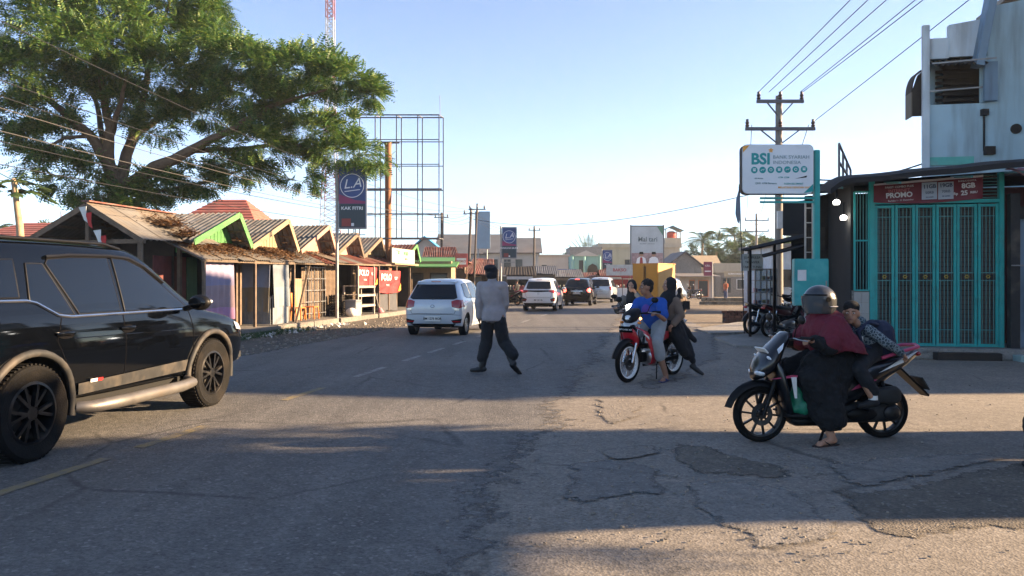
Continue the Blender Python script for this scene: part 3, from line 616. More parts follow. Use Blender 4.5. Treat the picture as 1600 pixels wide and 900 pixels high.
def roof_slope(parent, a, b, c, d, m, width=.8, name='roof_sheet', n=5, amp=.03):
    """corrugated sheets laid side by side: a-b along the eave, d-c along the ridge"""
    a, b, c, d = map(V, (a, b, c, d)); k = max(1, round((b-a).length/width))
    for i in range(k):
        lo0, lo1, hi0, hi1 = a.lerp(b, i/k), a.lerp(b, (i+1.06)/k if i < k-1 else 1), d.lerp(c, i/k), d.lerp(c, (i+1.06)/k if i < k-1 else 1)
        dz = V((0, 0, .007*(i % 2)+random.uniform(0, .008))); j = (hi0-lo0).normalized()*random.uniform(-.05, .05)
        MB().corr(lo0+dz+j, lo1+dz+j, hi1+dz, hi0+dz, n, amp).build(name, m, parent, 50)
def planks(parent, a, b, z0, ztop, m, w=.16, name='plank', th=.025, nrm=None, back=0.):
    """upright boards between ground points a and b; ztop(f) gives the height along them"""
    a, b = V(a), V(b); L = (b-a).length; k = max(1, int(L/w)); d = (b-a).normalized(); nn = V((d.y, -d.x, 0))
    for i in range(k):
        f0, f1 = i/k+.004, (i+1)/k-.004; p0, p1 = a.lerp(b, f0), a.lerp(b, f1); o = nn*random.uniform(0, .006)
        t0, t1 = ztop(f0), ztop(f1)
        if max(t0, t1)-z0 < .02: continue
        MB().slab([V((p0.x, p0.y, z0))+o, V((p1.x, p1.y, z0))+o, V((p1.x, p1.y, max(t1, z0+.01)))+o, V((p0.x, p0.y, max(t0, z0+.01)))+o], th).build(name, m, parent)
PZ = .17                                     # pavement height
def kiosk(s, w, paint, trim, label, ridge, roofm, fill='plank'):
    k = thing('kiosk', label, 'kiosk', (0, 0, 0), 0, 'kiosks in the left row')
    tf, tb, ez = -7.0, -10.4, 2.55             # front of roof, back, eave height
    sm = s+w*.78
    roof_slope(k, R(s-.05, tb, ez), R(s-.05, tf, ez-.05), R(sm, tf, ridge), R(sm, tb, ridge), roofm)
    roof_slope(k, R(s+w+.05, tf, ez-.05), R(s+w+.05, tb, ez), R(sm, tb, ridge), R(sm, tf, ridge), roofm)
    for a, b in ((s-.06, sm), (s+w+.06, sm)):   # barge boards on the gable
        MB().bar(R(a, tf+.02, ez-.10), R(b, tf+.02, ridge-.04), .03, .15, up=(0, 0, 1)).build('barge_board', trim, k)
    for f in (.12, .5, .85):
        for a in (s, s+w): MB().bar(R(a+(sm-a)*f, tf-.02, ez-.08+(ridge-ez)*f), R(a+(sm-a)*f, tb, ez-.03+(ridge-ez)*f), .05, .05).build('purlin', M_wood, k)
    tw = tf-.55                                 # gable infill set back under the overhang
    zt = lambda f: ez-.05+(ridge-ez-.08)*(f/.78 if f < .78 else (1-f)/.22)
    if fill == 'plank': planks(k, R(s, tw), R(s+w, tw), ez-.35, zt, paint, .17)
    else: MB().slab([R(s, tw, ez-.35), R(s+w, tw, ez-.35), R(s+w, tw, ez-.05), R(sm, tw, ridge-.08), R(s, tw, ez-.05)], .03).build('gable_panel', paint, k)
    for a in (s+.03, s+w-.03): MB().bar(R(a, -7.45, PZ), R(a, -7.45, ez), .09, .09, up=tuple(U)).build('post', M_wood, k)
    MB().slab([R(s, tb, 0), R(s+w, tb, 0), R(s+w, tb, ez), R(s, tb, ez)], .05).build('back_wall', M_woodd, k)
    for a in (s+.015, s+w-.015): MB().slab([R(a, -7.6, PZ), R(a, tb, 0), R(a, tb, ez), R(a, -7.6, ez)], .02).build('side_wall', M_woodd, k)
    return k
K = []
specs = [(18.3, 2.75, M_green, M_green, 'wooden kiosk with bright green gable and dry leaves on its roof', 3.38, M_tin),
         (21.2, 2.85, M_cream, M_cream, 'wooden kiosk with cream plank gable next to the green one', 3.45, M_tin),
         (24.35, 2.85, M_pink, M_pink, 'kiosk with pink gable behind the pole of the nearest blue sign', 3.48, M_tin),
         (27.3, 2.6, M_pink, M_wood, 'smaller pink gabled kiosk between the pink kiosk and rusty post', 3.38, M_tin),
         (30.0, 2.6, M_cream, M_wood, 'kiosk with rust-spotted grey roof just left of the rusty post', 3.36, M_tin),
         (35.3, 2.4, M_wood, M_green, 'small kiosk with rusty roof and green trimmed gable', 3.3, M_rust)]
for i, a in enumerate(specs): K.append(kiosk(*a, fill='panel' if i in (2, 3) else 'plank'))
# long sagging awning roof over the pavement, one piece per kiosk
def awn(s0, s1, zl0, zl1, label, m, tl=-6.45, zh=2.62, ex=0.):
    t = thing('tin_awning', label, 'awning', (0, 0, 0), 0, 'tin awnings over the left pavement')
    k = max(1, round((s1-s0)/.82))
    for i in range(k):
        a, b = s0+(s1-s0)*i/k, s0+(s1-s0)*(i+1.05)/k; z0, z1 = zl0+(zl1-zl0)*i/k, zl0+(zl1-zl0)*(i+1)/k
        j = random.uniform(-.10, .08); w_ = random.uniform(-.03, .03)
        MB().corr(R(a, tl+j, z0+w_), R(b, tl+j+random.uniform(-.05, .05), z1+w_), R(b, -7.9, zh+w_), R(a, -7.9, zh+w_), 7, .016).build('roof_sheet', m if random.random() < .75 else random.choice((M_tin, M_rust, M_tin2)), t, 50)
    for q in (s0+.12,):
        MB().bar(R(q, tl-.12, PZ), R(q, tl-.12, zl0+(zl1-zl0)*(q-s0)/(s1-s0)+.0), .07, .07, up=tuple(U)).build('post', M_wood, t)
        MB().bar(R(q, tl-.10, zl0-.03), R(q, -7.85, zh-.04), .05, .07).build('rafter', M_wood, t)
    MB().bar(R(s0, tl-.1, zl0-.04), R(s1, tl-.1, zl1-.04), .05, .07).build('eave_beam', M_wood, t)
    return t
awn(17.9, 20.4, 2.02, 2.04, 'grey tin awning nearest the open shed', M_tin2)
awn(20.4, 22.9, 2.03, 2.06, 'grey tin awning strewn with dry leaves before the green kiosk', M_tin2)
awn(22.9, 26.0, 2.08, 2.10, 'brownish tin awning before the cream kiosk', M_tin, -6.5)
awn(26.0, 30.3, 2.14, 2.16, 'rusty awning above the pole and wooden screens', M_rust, -6.4)
awn(30.3, 35.3, 2.18, 2.24, 'rusty awning above the two red banners', M_rust, -6.4)
# open shed with a gable towards the camera
sh = thing('open_shed', 'open market shed with grey sheet roof nearest the black car', 'shed')
s0, s1 = 16.6, 19.95; tr, tl_, tr_ = -8.75, -10.6, -7.25
for a, b, zz in ((tr_, tr, 2.45), (tl_, tr, 2.35)):
    if a == tr_: roof_slope(sh, R(s0, a, zz), R(s1, a, zz), R(s1, tr, 3.32), R(s0, tr, 3.32), M_tin2, .95, n=5, amp=.008)
    else: roof_slope(sh, R(s1, a, zz), R(s0, a, zz), R(s0, tr, 3.32), R(s1, tr, 3.32), M_tin2, .95, n=5, amp=.008)
    MB().bar(R(s0+.03, a, zz-.06), R(s0+.03, tr, 3.26), .05, .12).build('rafter', M_wood, sh)
    MB().bar(R(s1-.2, a, zz-.06), R(s1-.2, tr, 3.26), .05, .12).build('rafter', M_woodd, sh)
for f in (.25, .5, .75):
    for a, zz in ((tr_, 2.45), (tl_, 2.35)): MB().bar(R(s0, a+(tr-a)*f, zz+(3.32-zz)*f-.05), R(s1, a+(tr-a)*f, zz+(3.32-zz)*f-.05), .05, .06).build('purlin', M_wood, sh)
MB().bar(R(s0, tr, 3.36), R(s1, tr, 3.36), .22, .03).build('ridge_cap', M_rust, sh)
for a, t in ((s0+.1, tr_-.12), (s0+.1, tr), (s0+.1, tl_+.12), (s1-.2, tr_-.12), (s1-.2, tl_+.12)):
    MB().bar(R(a, t, 0), R(a, t, 3.22 if t == tr else 2.4), .09, .09, up=tuple(U)).build('post', M_wood, sh)
MB().bar(R(s0+.1, tl_, 2.38), R(s0+.1, tr_, 2.40), .06, .10).build('tie_beam', M_wood, sh)
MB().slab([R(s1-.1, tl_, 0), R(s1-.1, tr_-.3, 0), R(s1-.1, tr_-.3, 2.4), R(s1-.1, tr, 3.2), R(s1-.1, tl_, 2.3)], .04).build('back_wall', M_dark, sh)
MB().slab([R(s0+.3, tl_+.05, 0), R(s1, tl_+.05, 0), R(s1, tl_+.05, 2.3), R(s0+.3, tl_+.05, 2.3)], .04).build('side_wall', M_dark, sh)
planks(sh, R(17.6, -7.7), R(18.95, -7.7), PZ, lambda f: 2.1, M_redw, .2)
planks(sh, R(19.0, -7.7), R(19.45, -7.7), PZ, lambda f: 2.1, mat('dark_green_plank', (.03, .09, .04), .8, rand=.2), .17)
# small red and white flags at the gable
M_flagr = mat('flag_red', (.45, .03, .03), .8); M_flagw = mat('flag_white', (.6, .6, .58), .8)
for dt, dz in ((.03, 0), (.42, -.55)):
    f = thing('bunting_flag', 'small red and white cloth at the shed peak' if dt < .1 else 'faded red and white cloth on the shed post', 'flag', R(s0-.06, tr+dt, 3.2+dz), 0, 'bunting on the open shed')
    for m, x, z in ((M_flagw, -.06, 0), (M_flagr, .06, -.14)):
        MB().loft([[V((x-.08, 0, z)), V((x+.09, .02, z+.03)), V((x+.09, .035, z+.03)), V((x-.08, .015, z))], [V((x-.02, .03, z-.16)), V((x+.10, -.01, z-.2)), V((x+.10, .006, z-.2)), V((x-.02, .045, z-.16))], [V((x+.05, .0, z-.3)), V((x+.12, .02, z-.36)), V((x+.12, .035, z-.36)), V((x+.05, .015, z-.3))]]).build('cloth', m, f, 60)
# drifts of dry leaves on the roofs (uncountable)
def litter(fn, n, label):
    vs = []; fs = []
    for i in range(n):
        p = fn(); a_ = random.random()*6.3; L, w_ = random.uniform(.05, .16), random.uniform(.012, .035); d = V((cos(a_), sin(a_), random.uniform(-.35, .35))); q = V((-d.y, d.x, random.uniform(-.3, .3)))*w_
        o = len(vs); vs += [tuple(p-d*L/2), tuple(p+q), tuple(p+d*L/2), tuple(p-q)]; fs.append((o, o+1, o+2, o+3))
    me = bpy.data.meshes.new('dry_leaves'); me.from_pydata(vs, [], fs); return tag(link('dry_leaves', me, M_leafdry), label, 'leaves', None, 'stuff')
def on_awn():
    f = abs(random.gauss(0, .45))
    while f > 1: f = abs(random.gauss(0, .45))
    s_ = random.uniform(17.9, 28) if random.random() < .3 else random.uniform(18.2, 24)
    return R(s_, -7.9+1.35*f, 2.64-.56*f+random.uniform(.02, .07))
def valley():
    s_ = random.choice((18.3, 18.5, 21.1, 24.2, 27.2))+random.gauss(0, .22); t = random.uniform(-10.2, -7.1); return R(s_, t, 2.60+abs(random.gauss(0, .12))+.28*(t < -7.5))
litter(on_awn, 16000, 'brown dry leaves drifted over the tin awnings'); litter(valley, 14000, 'brown dry leaves filling the valleys between kiosk roofs')
# ---- things in front of and inside the kiosks
def hanging(name, label, s, t, w, z0, z1, cols, along=U, amp=.035, folds=5, cat='curtain', th=.012):
    """cloth panel with folds, split in horizontal colour bands"""
    r = thing(name, label, cat, (0, 0, 0)); o = R(s, t); nn = V((along.y, -along.x, 0)); n = 40; zs = z1; tot = z1-z0
    for frac, m in cols:
        h = tot*frac; rows = []
        for j in range(7):
            z = zs-h*j/6; row = []
            for i in range(n+1):
                f = i/n; g = (z1-z)/tot
                p = o+along*(w*f*(1-.03*g*sin(f*9)))+nn*(amp*(.4+.6*g)*sin(folds*2*pi*f+1.3*g)+.02*g); row.append(V((p.x, p.y, z-.02*sin(f*pi*2+1)*g)))
            rows.append(row+[q+nn*th for q in row[::-1]])
        MB().loft(rows).build('cloth_panel', m, r, 60); zs -= h
    return r
M_cl = [mat('cloth_lilac', (.24,.21,.30), .9, 0, .12, 4), mat('cloth_rose', (.30,.21,.22), .9, 0, .12, 4), mat('cloth_pink', (.42,.22,.34), .9, 0, .12, 4), mat('cloth_blue', (.22, .25, .34), .9, 0, .12, 4), mat('cloth_khaki', (.20, .18, .14), .9, 0, .15, 4), mat('cloth_grey', (.13,.15,.17), .85, 0, .1, 4)]
hanging('shop_curtain', 'lilac and rose striped curtain hanging below the first tin awning', 18.2, -6.75, 1.5, .45, 2.0, [(.42, M_cl[0]), (.38, M_cl[1]), (.2, M_cl[2])])
hanging('shop_curtain', 'grey and blue tarpaulin draped over the grey counter', 21.6, -6.60, 1.0, .70, 2.0, [(.55, M_cl[5]), (.45, mat('cloth_pale_blue', (.15,.18,.20), .85))], folds=2)
hanging('shop_curtain', 'dark blue and khaki cloth hanging beside the dark doorway', 21.55, -7.75, 1.1, .55, 2.0, [(.5, M_cl[3]), (.5, M_cl[4])], along=RR, folds=2, amp=.06)
ct = thing('sales_counter', 'grey boarded counter standing below the grey tarpaulin', 'counter')
M_gp = mat('grey_board', (.17,.185,.20), .7, 0, .12, 5, rand=.1, dirt=.25, dcol=(.2, .18, .15))
planks(ct, R(21.6, -6.62), R(22.6, -6.62), PZ, lambda f: 1.05, M_gp, .12); planks(ct, R(21.6, -7.75), R(21.6, -6.65), PZ, lambda f: .98, M_gp, .12)
MB().slab([R(21.62, -7.7, .98), R(22.58, -7.7, .98), R(22.58, -6.66, .98), R(21.62, -6.66, .98)], .03).build('counter_top', M_gp, ct)
tb_ = thing('small_table', 'pale little table inside the dark doorway', 'table', R(20.9, -7.9, PZ)); MB().box((0, 0, .70), (.6, .45, .03)).build('top', M_plate, tb_)
for x in (-.25, .25):
    for y in (-.18, .18): MB().box((x, y, .343), (.04, .04, .685)).build('leg', M_plate, tb_)
# closed fronts: rough board screens, wire grid, leaning pole
for s_, w_, m, lb in ((23.0, .8, M_wood, 'narrow screen of rough boards right of the grey counter'), (24.0, .6, M_cream, 'yellowish board screen half in shade by the leaning pole')):
    b_ = thing('board_screen', lb, 'screen'); planks(b_, R(s_, -7.15), R(s_+w_, -7.15), PZ, lambda f: 1.55, m, .13)
    for z in (.5, 1.3): MB().bar(R(s_, -7.19, z), R(s_+w_, -7.19, z), .04, .06).build('batten', M_wood, b_)
gr = thing('wire_grille', 'rusty wire grid screen over bamboo boards', 'grille')
planks(gr, R(24.9, -7.3), R(26.5, -7.3), PZ, lambda f: 1.95, M_wood, .15)
for i in range(8): MB().bar(R(24.85+i*.23, -7.1, PZ), R(24.85+i*.23, -7.1, 1.98), .018, .018, up=tuple(U)).build('bar', M_steel, gr)
for z in (.35, .75, 1.15, 1.55, 1.95): MB().bar(R(24.8, -7.09, z), R(26.5, -7.09, z), .018, .018).build('bar', M_steel, gr)
tag(MB().bar(R(22.7, -6.4, PZ), R(24.4, -6.75, 2.0), .06, .06).build('leaning_pole', M_wood), 'wooden pole leaning against the awning by the wire grid', 'pole')
M_org2 = mat('orange_plastic', (.62, .17, .03), .5)
for s_, lb in ((24.0, 'orange plastic chair behind the leaning pole'), (25.0, 'orange plastic stool before the wire grid')):
    q = thing('plastic_chair', lb, 'chair', R(s_, -6.95, PZ), -HD); MB().box((0, 0, .42), (.38, .38, .03)).build('seat', M_org2, q, 0, .01)
    for x in (-.16, .16):
        for y in (-.16, .16): MB().bar((x*1.15, y*1.15, 0), (x, y, .405), .035).build('leg', M_org2, q)
    if s_ < 24.5: MB().box((-.17, 0, .68), (.03, .36, .46), ry=-.12).build('backrest', M_org2, q, 0, .01)
M_ban = mat('red_banner', (.34, .02, .018), .6, 0, .1, 3); M_bw = mat('banner_white', (.78, .76, .74), .6, 0, 0); M_bo = mat('banner_orange', (.75, .35, .04), .6, 0, 0)
def banner(s_, w_, z0, z1, label, tt=-6.55):
    b_ = thing('shop_banner', label, 'banner'); rows = []; n = 16
    for j in range(8):
        z = z1+(z0-z1)*j/7; row = [R(s_+w_*i/n, tt+.02*sin(i*.9+j*.5), z-.05*sin(pi*i/n)*(j/7)+random.uniform(-.004, .004)) for i in range(n+1)]; rows.append(row+[q-RR*.006 for q in row[::-1]])
    MB().loft(rows).build('sheet', M_ban, b_, 60)
    h = z1-z0; c = lambda f, z: tuple(R(s_+w_*f, tt+.045, z))
    text('POLO', h*.42, M_bw, b_, face_mw(c(.30, z1-h*.32), U), bold=.02, xs=1.25); text("'CERI'", h*.18, M_bw, b_, face_mw(c(.74, z1-h*.36), U), bold=.02, shear=.2); text('PHONE', h*.13, M_bw, b_, face_mw(c(.36, z1-h*.68), U))
    MB().slab([R(s_+w_*.86, tt+.03, z0+.03), R(s_+w_*.995, tt+.03, z0+.06), R(s_+w_*.995, tt+.03, z0+h*.42)], .006).build('corner_print', M_bo, b_)
    return b_
banner(28.1, 2.15, 1.28, 2.02, 'red shop banner with white lettering on the left, above the rack'); banner(30.5, 2.75, 1.0, 1.92, 'red shop banner with white lettering on the right, beside the white car')
tarp = hanging('tarpaulin', 'dark tarpaulin below the right red banner', 30.6, -6.7, 2.5, PZ+.03, 1.05, [(1., mat('tarp_dark', (.05, .05, .055), .8))], amp=.05, folds=3, cat='tarpaulin')
rk = thing('display_rack', 'pale wooden stall rack with shelves and legs before the red banner', 'rack')
M_pw = mat('pale_wood', (.32, .27, .23), .8, 0, .2, 6, rand=.15)
for s_ in (27.7, 29.4):
    for t in (-6.35, -6.9): MB().bar(R(s_, t, PZ), R(s_, t, 2.05 if t > -6.5 else 1.3), .06, .06, up=tuple(U)).build('leg', M_pw, rk)
for z in (.55, .95, 1.28):
    for i in range(4): MB().bar(R(27.65, -6.38-.15*i, z), R(29.45, -6.38-.15*i, z), .12, .025).build('shelf_slat', M_pw, rk)
    MB().bar(R(27.65, -6.32, z-.04), R(29.45, -6.32, z-.04), .03, .06).build('rail', M_pw, rk)
cb = thing('ice_box', 'grey cool box standing before the display rack', 'box', R(27.25, -6.35, PZ), -HD); MB().box((0, 0, .27), (.42, .55, .54)).build('tub', M_gp, cb, 0, .02); MB().box((0, 0, .575), (.45, .58, .07)).build('lid', mat('lid_grey', (.2, .2, .21), .5), cb, 0, .015)
tag(MB().ell(R(26.75, -6.22, PZ+.16), (.21, .19, .17), 18, 10).build('white_sack', mat('sack_white', (.62, .58, .52), .85, 0, .15, 8, .5, 20), None, 60), 'round white sack lying on the pavement edge', 'sack')
for i, (s_, t) in enumerate(((26.75, -6.9), (27.1, -7.1), (27.45, -6.95))):
    c_ = thing('bottle_crate', ['nearest brown bottle crate stack by the pole', 'middle brown bottle crate stack by the pole', 'farthest brown bottle crate stack by the pole'][i], 'crate', R(s_, t, PZ), -HD, 'bottle crates by the pole')
    for z in (0, .27, .54): 
        for q in (.03, .11, .19): MB().box((0, 0, z+q+.02), (.28, .28, .035)).build('crate_band', M_woodd, c_)
    for x in (-.12, .12):
        for y in (-.12, .12): MB().box((x, y, .4), (.04, .04, .8)).build('corner_post', M_woodd, c_)
pb = thing('broom', 'pinkish broom standing beside the display rack', 'broom', R(29.8, -6.25, 0)); MB().cyl((0, 0, PZ+.15), (-.25, .02, PZ+1.0), .014).build('handle', M_pw, pb); MB().tube([(0, 0, PZ+.22), (.06, 0, PZ+.02)], [.05, .13], 10).build('bristles', mat('broom_pink', (.55, .22, .24), .9), pb)
# white box sign on the awning roof beside the rusty post
wb = thing('roof_sign', 'cream box sign with a green tree mark on the awning roof', 'sign')
MB().slab([R(32.0, -6.55, 2.28), R(35.2, -6.55, 2.28), R(35.2, -6.55, 2.92), R(32.0, -6.55, 2.92)], .06).build('panel', mat('sign_cream', (.42, .40, .32), .6, 0, .12, 3, dirt=.2, dcol=(.4, .36, .26)), wb)
text('MESJID', .24, mat('print_green', (.05, .22, .10), .6), wb, face_mw(R(33.9, -6.48, 2.72), U), bold=.01); text('RAYA', .16, M_ink, wb, face_mw(R(33.9, -6.48, 2.47), U))
MB().slab([R(32.7, -6.475, 2.66), R(33.0, -6.475, 2.66), R(32.85, -6.475, 2.82)], .006).build('tree_mark', mat('print_green', (.05, .22, .10)), wb)
for s_ in (32.1, 35.1): MB().bar(R(s_, -6.7, PZ), R(s_, -6.7, 2.3), .07, .07, up=tuple(U)).build('post', M_wood, wb)
MB().bar(R(31.9, -6.5, 2.235), R(35.3, -6.5, 2.235), .35, .08).build('base_board', M_cream, wb)
# ---- signs on poles, billboard frame
M_la = mat('sign_blue', (.018, .045, .16), .45, 0, .15, 2); M_lad = mat('sign_dark_teal', (.012, .035, .055), .45, 0, .1, 2); M_lam = mat('sign_magenta', (.22, .02, .10), .45, 0, .1, 3); M_law = mat('sign_print', (.66, .70, .76), .5, 0, 0)
def la_sign(base, w, h, z0, label, side=1, two='KAK FITRI', poleh=None):
    t = thing('cigarette_sign', label, 'sign', base, 0, 'blue signs on poles')
    ph = poleh or z0+h+.1; x0 = side*.07; x1 = side*(.07+w); xc = (x0+x1)/2; y = -.05
    MB().cyl((0, 0, 0), (0, 0, ph), .055, n=10).build('pole', M_steel, t, 50)
    p = MB().box((xc, 0, z0+h/2), (w, .09, h)).build('panel', M_la, t); F_ = lambda x, z, o=0: (xc+x*w, y-.002-o, z0+z*h)
    MB().box((xc, -.0465, z0+.20*h), (w*.985, .006, h*.39)).build('lower_print', M_lad, p)
    MB().slab([F_(-.49, .40), F_(.49, .40), F_(.49, .44), F_(.1, .46), F_(-.49, .56)], -.003).build('magenta_swirl', M_lam, p)
    disc(MB(), F_(0, .70, .004), w*.45, .004, 32, r_in=w*.425).build('ring', M_law, p, 40)
    disc(MB(), F_(0, .70, .002), w*.425, .003, 32).build('roundel', mat('sign_blue_light', (.02, .06, .22), .45), p)
    text('L.A', h*.22, M_law, p, face_mw(F_(0, .73, .010), (1, 0, .12)), bold=.0, shear=.35); MB().bar(F_(-.28, .60, .01), F_(.30, .635, .01), .004, h*.012).build('underline', M_law, p)
    text(two, h*.075, M_law, p, face_mw(F_(0, .32, .006), (1, 0, 0)), bold=.02, xs=1.1)
    MB().box(F_(-.22, .085, .004), (w*.34, .004, h*.13)).build('photo_print', mat('print_dark_red', (.20, .03, .03), .5), p); MB().box(F_(.02, .05, .004), (w*.10, .004, h*.05)).build('age_mark', M_law, p)
    for z in (z0-.03, z0+h+.03): MB().bar((0, 0, z), (x1, 0, z), .05, .05).build('frame_bar', M_steel, t)
    MB().bar((x1+side*.02, 0, z0-.05), (x1+side*.02, 0, z0+h+.05), .04, .05, up=(0, 1, 0)).build('frame_bar', M_steel, t)
    for q in (.35, .62): MB().bar((xc-w*.5+w*q, 0, z0-.25), (xc-w*.5+w*q, 0, z0-.03), .03, .03, up=(0, 1, 0)).build('stay', M_steel, t)
    MB().bar((0, 0, z0-.25), (x1, 0, z0-.25), .03, .03).build('frame_bar', M_steel, t)
    return t
la_sign(R(25.6, -6.28, 0), .93, 2.08, 3.33, 'blue roundel sign on a tall pole half behind tree leaves')
la_sign(V((-.62, 42, 0)), .78, 1.65, 2.78, 'blue roundel sign on a pole in mid distance above the warung', two='WARUNG BUDI')
la_sign(V((9.05, 76, 0)), .95, 2.1, 2.5, 'far blue roundel sign before the cream shophouse', two='PUTRA')
bf = thing('billboard_frame', 'empty steel billboard frame rising above the kiosk roofs', 'billboard')
D = 33.2; X0, X1 = (553-800)/FP*D, (686-800)/FP*D; Z0, Z1 = 3.35, 8.78
M_fr = mat('frame_steel', (.15, .145, .15), .6, .4, .2, 5)
for dy in (0, .55):
    for i in range(5):
        x = X0+(X1-X0)*i/4; ww = .042
        MB().bar((x+dy*.25, D+dy, Z0), (x+dy*.25, D+dy, Z1), ww, ww, up=(0, 1, 0)).build('upright', M_fr, bf)
    for j in range(6):
        z = Z0+(Z1-Z0)*j/5; MB().bar((X0+dy*.25, D+dy, z), (X1+dy*.25, D+dy, z), .05 if j in (0, 5) else .036).build('crossbar', M_fr, bf)
for i in range(5):
    x = X0+(X1-X0)*i/4
    for z in (Z0, Z1): MB().bar((x, D, z), (x+.14, D+.55, z), .03).build('tie', M_fr, bf)
MB().cyl((X1+.05, D, Z1), (X1+.03, D, Z1+.85), .012).build('lightning_rod', M_fr, bf)
xp = (605-800)/FP*D; MB().cyl((xp, D+.28, 0), (xp, D+.28, 7.62), .15, n=16).build('main_post', M_rustp, bf, 50)
MB().bar((xp-.5, D+.28, 7.6), (xp+.5, D+.28, 7.6), .06).build('head_plate', M_fr, bf)
for z in (Z0+.02, Z0+2.2): MB().bar((X0, D+.28, z), (X1+.1, D+.28, z), .07).build('main_beam', M_fr, bf)
# ---------------- right side: teal shop, bank sign, blue building
GL = V((7.05, 14.7, 0))
def Q(k, out=0., z=0.): p = GL+RR*k-U*out; return V((p.x, p.y, z))     # k along the gate, out towards the camera
M_teal = mat('teal_paint', (.01, .29, .28), .45, 0, .12, 4, 0, 60, .2, (.02, .12, .12), 3)
M_teald = mat('teal_bar', (.07, .22, .215), .5, 0, .15, 5)
M_blue = mat('pale_blue_wall', (.37, .51, .575), .85, 0, .08, 2, .1, 30, .45, (.20, .24, .26), 1.1, streak=True)
M_bluel = mat('pale_blue_trim', (.50, .56, .60), .85, 0, .1, 2, .1, 30, .4, (.24, .24, .24), 1.4, streak=True)
M_bfin = mat('blue_fin', (.16, .24, .32), .8, 0, .1, 3, .1, 30, .3, (.08, .10, .12), 2, streak=True)
M_tarp = mat('black_tarpaulin', (.014, .013, .013), .85, 0, .3, 3, .2, 12)
M_tile = mat('wall_tile', (.34, .33, .31), .4, 0, .1, 4, rand=.1)
gt = thing('folding_gate', 'teal folding metal gate closing the shop front', 'gate')
W_, ZB, ZT = 2.2, .21, 2.93; pw = W_/6
for i in range(6):
    x0, x1 = i*pw+.008, (i+1)*pw-.008; sw = .045
    fo = .012*(i % 2)
    for x in (x0+sw/2, x1-sw/2): MB().bar(Q(x, fo, ZB+.01), Q(x, fo, ZT), sw, .05, up=tuple(RR)).build('stile', M_teal, gt, 0, .004)
    for z, h in ((ZB+.03, .05), (ZT-.03, .05)): MB().bar(Q(x0+sw, fo, z), Q(x1-sw, fo, z), .035, h).build('rail', M_teal, gt)
    for z in (ZB+.32, 1.62, 2.70, 1.47): MB().bar(Q(x0+sw, fo-.01, z), Q(x1-sw, fo-.01, z), .015, .018).build('cross_bar', M_teald, gt)
    for j in range(4):
        x = x0+sw+(x1-x0-2*sw)*(j+.5)/4; MB().cyl(Q(x, fo, ZB+.05), Q(x, fo, ZT-.05), .0065, n=6).build('bar', M_teald, gt)
    p = MB().bar(Q(x0+sw, fo, 1.545), Q(x1-sw, fo, 1.545), .01, .12).build('panel_plate', M_woodd, gt)
    c = Q((x0+x1)/2, fo+.014, 1.545)
    for q in range(6): MB().ell(c+RR*(.028*cos(q*pi/3))+V((0, 0, .028*sin(q*pi/3))), (.016, .006, .016), 8, 5).build('rosette_petal', mat('brass', (.30, .22, .05), .4, .6), p, 60)
    for z in (1.15, 1.86):
        MB().bar(Q(x1-.05, fo+.035, z), Q(x1+.0, fo+.035, z), .02, .05).build('latch', M_teal, gt)
for x in (-.045, W_+.045): MB().bar(Q(x, 0, .2), Q(x, 0, 3.52), .09, .09, up=tuple(RR)).build('post', M_teal, gt, 0, .006)
MB().bar(Q(-.09, 0, 2.985), Q(W_+.09, 0, 2.985), .08, .07).build('head_rail', M_teal, gt)
MB().bar(Q(-.09, 0, .225), Q(W_+.09, 0, .225), .10, .03).build('floor_track', M_teal, gt)
for i in range(8): MB().bar(Q(1.88, 0, 3.05+i*.06), Q(W_, 0, 3.05+i*.06), .012, .012).build('top_bar', M_teald, gt)
# slatted roller shutter behind the gate
rs = thing('roller_shutter', 'grey slatted shutter behind the teal gate bars', 'shutter')
MS = mat('shutter_grey', (.10, .092, .082), .6, .3, .1, 4, 0, 60, .3, (.08, .07, .06), 2)
for i in range(30):
    if i == 0: m0 = MB().bar(Q(-.02, -.22, .22), Q(W_+.02, -.22, .22), .025, .082).mesh('slat')
    o = link('slat', m0, MS, rs); o.location.z = i*.092
# side grille left of the gate
sg = thing('side_grille', 'narrow teal window grille left of the folding gate', 'grille')
for x in (-.36, -.10): MB().bar(Q(x, .0, 1.28), Q(x, .0, 3.2), .035, .035, up=tuple(RR)).build('stile', M_teal, sg)
for z in (1.28, 2.25, 3.2): MB().bar(Q(-.36, 0, z), Q(-.10, 0, z), .03, .03).build('rail', M_teal, sg)
for i in range(4): MB().cyl(Q(-.31+.055*i, 0, 1.28), Q(-.31+.055*i, 0, 3.2), .008, n=6).build('bar', M_teald, sg)
# shop structure: step, wall with tiles, porch, flat roof
shp = thing('teal_shop', 'low shop with dark tarpaulin canopy and recessed porch', 'shop')
st_ = MB().slab([Q(-1.0, .45), Q(3.9, .45), Q(3.9, -1.2), Q(-1.0, -1.2)], .2).build('step', M_conc, shp, 0, .02)
MB().bar(Q(2.25, .62, .055), Q(3.9, .62, .055), .32, .11).build('tiled_step', mat('tiled_step', (.22, .34, .34), .4, 0, .1, 4), shp)
MB().bar(Q(.9, .56, .07), Q(2.0, .54, .07), .2, .14).build('drain_cover', M_woodd, shp)
for r_ in range(5):
    for c_ in range(2): MB().slab([Q(-.37+.14*c_, .0, .2+.21*r_), Q(-.235+.14*c_, .0, .2+.21*r_), Q(-.235+.14*c_, .0, .405+.21*r_), Q(-.37+.14*c_, .0, .405+.21*r_)], .02).build('tile', M_tile, shp)
MB().slab([Q(-.4, -.03, .2), Q(-.05, -.03, .2), Q(-.05, -.03, 1.28), Q(-.4, -.03, 1.28)], -.1).build('dwarf_wall', M_conc, shp)
